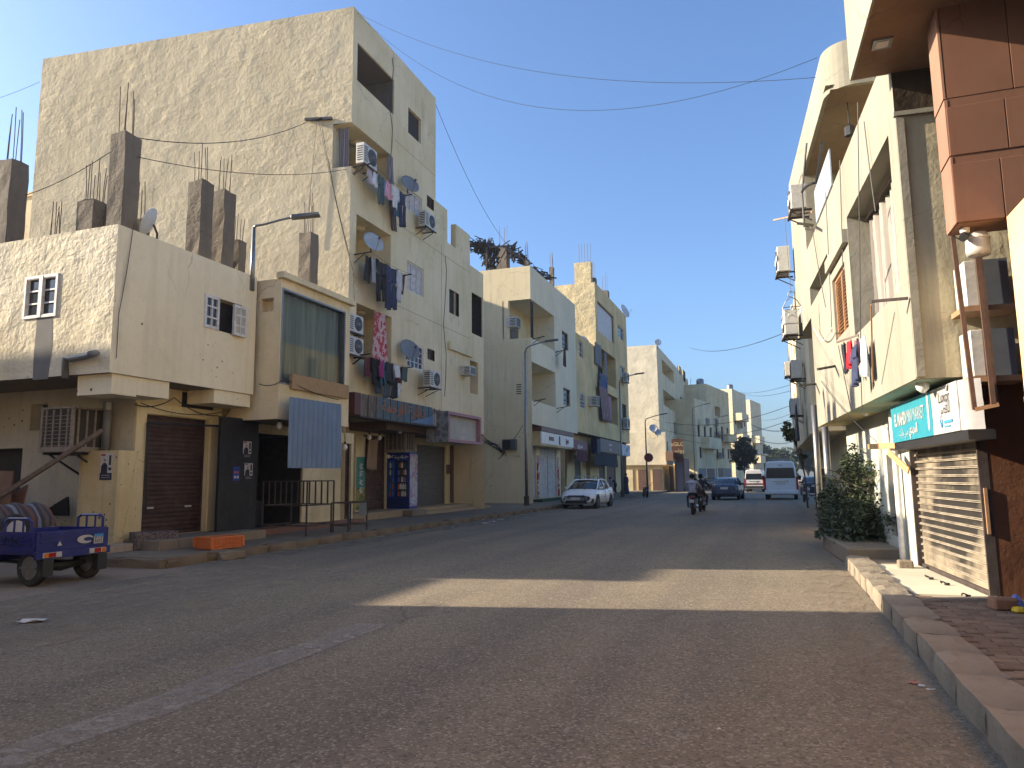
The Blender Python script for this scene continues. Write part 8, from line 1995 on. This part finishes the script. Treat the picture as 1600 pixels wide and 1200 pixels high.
def tree(name, label, base, trunk, blobs, n, ls, mat, r=.12, cat='tree', group=None):
    t = thing(name, label, cat, base, 0, group); rnd = random.Random(hash(label) % 1000 if False else len(label) * 7)
    m = MB(); m.tube(trunk, [r * (1 - .6 * i / (len(trunk) - 1)) for i in range(len(trunk))], 7)
    for (c, e) in blobs: m.tube([trunk[-1 if len(trunk) < 3 else -2], Vector(trunk[-1]).lerp(Vector(c), .5) + Vector((.05, 0, .02)), c], [r * .4, r * .25, r * .12], 5)
    m.build('trunk', paint('bark', (.09, .065, .045), .9, bump=.5), t, local=True)
    crown(rnd, blobs, n, ls).build('crown', mat, t, local=True, fix=False)
    return t
L_BUSH, L_DARK, L_FAR, L_OLIVE = leafmat('bush_leaf', (.058, .078, .040)), leafmat('ficus_leaf', (.028, .045, .020)), leafmat('far_leaf', (.040, .065, .030)), leafmat('olive_leaf', (.075, .085, .032))
tree('roadside_bush', 'big leafy bush spilling over the road edge beside the mini market', (1.80, 17.9, 0), [(.05, 0, 0), (.2, 0, .6), (.15, 0, 1.1)],
     [((-.05, -.3, 1.0), (.55, 1.5, .85)), ((-.3, .3, .55), (.45, 1.9, .5)), ((.1, .6, 1.75), (.4, 1.2, .55)), ((-.25, -1.4, .6), (.42, .9, .55)), ((.15, -.9, 1.6), (.3, .7, .45)), ((-.45, 1.2, .75), (.4, 1.0, .6)), ((.35, -2.1, .55), (.3, .5, .45)), ((-.55, -.3, .35), (.35, 1.3, .3))], 17000, .046, L_BUSH, .07, 'bush')
# long sprigs standing out of the bush
bu = [o for o in COL.objects if o.name == 'roadside_bush'][0]; rnd = random.Random(9); m = MB(); lv = MB()
for k in range(70):
    a = rnd.uniform(0, 2 * PI); b0 = Vector((rnd.uniform(-.3, .2), rnd.uniform(-1.6, 1.8), rnd.uniform(.4, 1.6))); d = Vector((math.cos(a) * .6 - .2, math.sin(a) * .8, rnd.uniform(.1, .9))).normalized() * rnd.uniform(.5, .95)
    ps = [b0, b0 + d * .5, b0 + d + Vector((0, 0, -.08))]; m.tube(ps, [.012, .008, .004], 4)
    for j in range(16):
        s_ = j / 15; p_ = b0 + d * (.35 + .68 * s_) + Vector((0, 0, -.08 * s_)); e_ = Vector((rnd.uniform(-1, 1), rnd.uniform(-1, 1), rnd.uniform(-.6, .6))).normalized(); f_2 = e_.cross(Vector((rnd.uniform(-1, 1), rnd.uniform(-1, 1), 1))).normalized(); z_ = rnd.uniform(.03, .055)
        lv.add([p_, p_ + e_ * z_ + f_2 * z_ * .5, p_ + e_ * z_ * 2, p_ + e_ * z_ - f_2 * z_ * .5], [(0, 1, 2, 3)])
m.build('twigs', MATS['bark'], bu, local=True); lv.build('sprigs', L_BUSH, bu, local=True, fix=False)
yT = 108.0
tree('street_tree', 'round dark green street tree on the left at the bend', (place(1163, yT), yT, 0), [(0, 0, 0), (.1, 0, 1.6), (0, 0, 2.6)], [((0, 0, 5.2), (1.5, 1.6, 1.7)), ((-.6, 0, 4.2), (1.2, 1.3, 1.2)), ((.8, .3, 4.6), (1.1, 1.2, 1.3)), ((.2, 0, 6.3), (1.0, 1.0, .9)), ((-.1, 0, 3.2), (.9, .9, .7))], 9000, .16, L_DARK, .14, group='trees along the street')
yT = 40.0; bx = place(1256, yT)
tree('street_tree', 'slender leaning tree with a loose crown on the right pavement', (bx, yT, 0), [(.1, 0, 0), (.05, 0, 1.6), (-.1, 0, 3.0)], [((-.35, 0, 3.7), (.45, .6, .35)), ((-.6, 0, 4.1), (.3, .4, .3)), ((-.05, 0, 3.3), (.35, .5, .35)), ((.0, .2, 2.8), (.22, .3, .35)), ((-.75, 0, 3.9), (.25, .3, .2))], 2600, .085, L_OLIVE, .05, group='trees along the street')
for i, (px, y, h_, w_, lb) in enumerate(((1196, 205, 10.6, 4.6, 'leftmost big tree at the far end of the street'), (1222, 215, 10.2, 4.8, 'middle big tree at the far end of the street'), (1237, 225, 7.5, 2.6, 'low tree at the right of the far gap in the street'), (1262, 190, 9.0, 4.0, 'big tree behind the slender tree on the right'), (1282, 185, 9.5, 4.5, 'farthest right tree behind the parked motorcycle'), (1180, 240, 9, 4, 'tree behind the last cream block of the left row'))):
    x = place(px, y); rn = random.Random(i)
    bl = [((rn.uniform(-.6, .6) * w_ * .7, rn.uniform(-1, 1), h_ * rn.uniform(.35, .82)), (w_ * rn.uniform(.38, .55), w_ * .45, h_ * rn.uniform(.13, .2))) for _ in range(9)]
    tree('shade_tree', lb, (x, y, 0), [(0, 0, 0), (.1, 0, 1.5), (0, 0, 3)], bl, 7000, .26, L_FAR, .3, group='trees at the far end of the street')
# ------------------------------------------------------------------ cables across the street
tc = Vector((XT - .1, yt0 + .3, ztt))
R_far = lambda px, py, y: on_y(px, py, y)
def wire(label, a, b, sag, r=.012, g='cables strung across the street'): return cable(label, [a, b], r, sag, g, 24)
wire('upper black cable from the tall block roof across to the right houses', tc, on_y(1275, 121, 14.8), 1.0, .006)
wire('lower black cable sagging from the tall block roof across to the right houses', tc + Vector((.1, .1, -.1)), on_y(1277, 90, 14.6), 2.2, .006)
wire('thin cable from the tall block roof down along the street to the thatch roof', FT.w(yt1, ztt - .3, 0), on_x(822, 410, -14.5), 1.2, .012)
wire('cable leaving the left edge of the sky towards the tall block', on_y(-40, 165, 30), on_y(62, 128, 30), .1, .015)
wire('cable from the roof columns to the tall block side wall', on_y(40, 305, yc + .9), on_y(190, 225, yc + .7), .12, .011, 'cables on the left houses')
wire('cable from the tall roof column along the tall block wall to its balcony corner', on_y(212, 215, yc + .7), ST.w(*ST.q(500, 190), .3), .45, .011, 'cables on the left houses')
wire('thin lower cable from the tall roof column along the tall block wall', on_y(214, 245, yc + .7), ST.w(*ST.q(545, 268), .2), .3, .009, 'cables on the left houses')
bk = thing('cable_bracket', 'black iron cable bracket on the tall block side wall', 'bracket', ST.w(*ST.q(500, 188), 0)); MB().bar(ST.w(*ST.q(478, 188), .06), ST.w(*ST.q(520, 186), .06), .09).build('bar', M_BLACK, bk); MB().bar(ST.w(*ST.q(501, 186), .02), ST.w(*ST.q(502, 194), .3), .1).build('insulator', M_BLACK, bk)
for i, (px, py, px2, py2) in enumerate(((500, 192, 560, 450), (503, 192, 548, 400), (496, 195, 478, 380), (553, 420, 556, 470), (515, 250, 552, 420))):
    cable('thin wire running down the corner of the tall block, %s from the left' % ['second', 'third', 'first', 'fifth', 'fourth'][i], [ST.w(*ST.q(px, py), .08), ST.w(*ST.q(px2, py2), .08)], .011, .25, 'cables on the left houses', 10)
cable('wire running down the front of the corner house near its corner', [FL.w(*FL.q(207, 352), .03), FL.w(*FL.q(197, 420), .03), FL.w(*FL.q(184, 490), .03), FL.w(*FL.q(180, 560), .03)], .009, .03, 'cables on the left houses', 6)
cable('long cable draped over the maroon shutter of the corner house', [FG.w(*FG.q(205, 632), .1), FG.w(*FG.q(262, 622), .2), FG.w(*FG.q(330, 650), .2), FG.w(*FG.q(345, 640), .3)], .012, .12, 'cables on the left houses', 8)
cable('second cable draped above the maroon shutter of the corner house', [FG.w(*FG.q(212, 630), .15), FG.w(*FG.q(345, 642), .25)], .01, .18, 'cables on the left houses', 10)
cable('cable along the bay house under its glass', [FBY.w(*FBY.q(402, 600), .05), FBY.w(*FBY.q(438, 595), .05), FBY.w(*FBY.q(440, 590), .06), FBY.w(*FBY.q(520, 625), .2)], .012, .08, 'cables on the left houses', 8)
for i, (l, lb) in enumerate((((1076, 545), 'highest'), ((1100, 640), 'second'), ((1150, 690), 'third'))): pass
far_w = [((1078, 543), 90, (1245, 512), 40, .8), ((1150, 612), 140, (1262, 592), 60, .6), ((1160, 614), 140, (1262, 602), 60, .7), ((1020, 655), 80, (1256, 625), 60, 1.2), ((1020, 665), 80, (1256, 648), 60, 1.4), ((1020, 675), 80, (1180, 690), 150, 1.0), ((1185, 655), 150, (1250, 640), 70, .5)]
nm_ = ['highest', 'second highest', 'third highest', 'fourth highest', 'fifth highest', 'sixth highest', 'lowest']
for i, (a, ya, b, yb_2, sg_) in enumerate(far_w): wire('%s thin cable crossing the far part of the street' % nm_[i], on_y(*a, ya), on_y(*b, yb_2), sg_, .02)
# bunting
for i, (py0, py1, y) in enumerate(((662, 664, 120), (680, 686, 130))):
    a, b = on_y(1172, py0, y), on_y(1250, py1, y); m = MB(); t_ = thing('bunting', '%s string of small flags across the far street' % ['upper', 'lower'][i], 'bunting', a.lerp(b, .5), 0, 'bunting across the far street')
    ps = [a.lerp(b, k / 30) - Vector((0, 0, 1.0 * 4 * (k / 30) * (1 - k / 30))) for k in range(31)]; m.tube(ps, .02, 3); m.build('string', M_WIRE, t_)
    g = MB()
    for k in range(1, 30): q = ps[k]; g.add([q + Vector((-.09, 0, 0)), q + Vector((.09, 0, 0)), q + Vector((0, .02, -.26))], [(0, 1, 2)])
    o = g.build('flags', paint('faded_flags', (.3, .3, .32), .9), t_, fix=False); o['kind'] = 'stuff'
# ------------------------------------------------------------------ unseen houses; those round the alley are shaped to shade the near street
P_OFF = plaster('off_frame_render', (.60, .50, .36), lump=.04, lsc=1.2)
def neighbour(label, x0, x1, y0, y1, h):
    t = thing('unseen_house', label, 'house', ((x0 + x1) / 2, (y0 + y1) / 2, 0), 0, 'houses beyond the left edge')
    MB().box(x0, x1, y0, y1, 0, h).build('wall', P_OFF, t); MB().box(x0 - .1, x1 + .1, y0 - .1, y1 + .1, h + .002, h + .25).build('parapet', P_OFF, t); return t
neighbour('tall unseen shade-casting house across the alley beyond the left edge, nearest to the camera', -15.0, -12.6, -16, 6.45, 7.85)
neighbour('unseen shade-casting house closing the alley beyond the left edge', -40, -28, 1, 6.1, 9.2)
neighbour('long unseen shade-casting house south of the alley beyond the left edge', -26, -15.2, -16, 2.2, 7.7)
neighbour('taller unseen shade-casting house at the back of the alley beyond the left edge', -40, -28, 6.3, 7.7, 10.5)
neighbour('low unseen shade-casting house behind the corner house beyond the left edge', -40, -28, 7.9, 14, 8.2)
neighbour('hidden block added to stop sun in the gap between the tall and white blocks', -40, -27.6, 27, 44, 17)  # out of sight, added to keep sun strips off the road
for i, (y0, h) in enumerate(((-34, 9.5), (-52, 11), (-72, 9))):
    neighbour('%s house of the left row behind the camera' % ['first', 'second', 'third'][i], -24, -12.5, y0, y0 + 17.5, h)
for i, (y0, h) in enumerate(((-17, 9), (-38, 11), (-60, 10))):
    neighbour('%s house of the right row behind the camera' % ['first', 'second', 'third'][i], 3.2, 14, y0, y0 + 15 + i, h)
# ------------------------------------------------------------------ thin desert haze
hz = MB().box(-430, 430, -230, 730, -1.5, 24.0).build('haze', [], None)
hm = bpy.data.materials.new('haze_air'); hm.use_nodes = True; ht = hm.node_tree; ht.nodes.clear()
ho = ht.nodes.new('ShaderNodeOutputMaterial'); hv = ht.nodes.new('ShaderNodeVolumePrincipled')
hv.inputs['Color'].default_value = (.86, .90, .95, 1); hv.inputs['Density'].default_value = 0.00055; hv.inputs['Anisotropy'].default_value = 0.2
ht.links.new(hv.outputs[0], ho.inputs['Volume']); hz.data.materials.append(hm); hz['kind'] = 'stuff'; hz['label'] = 'thin pale haze over the far end of the street'
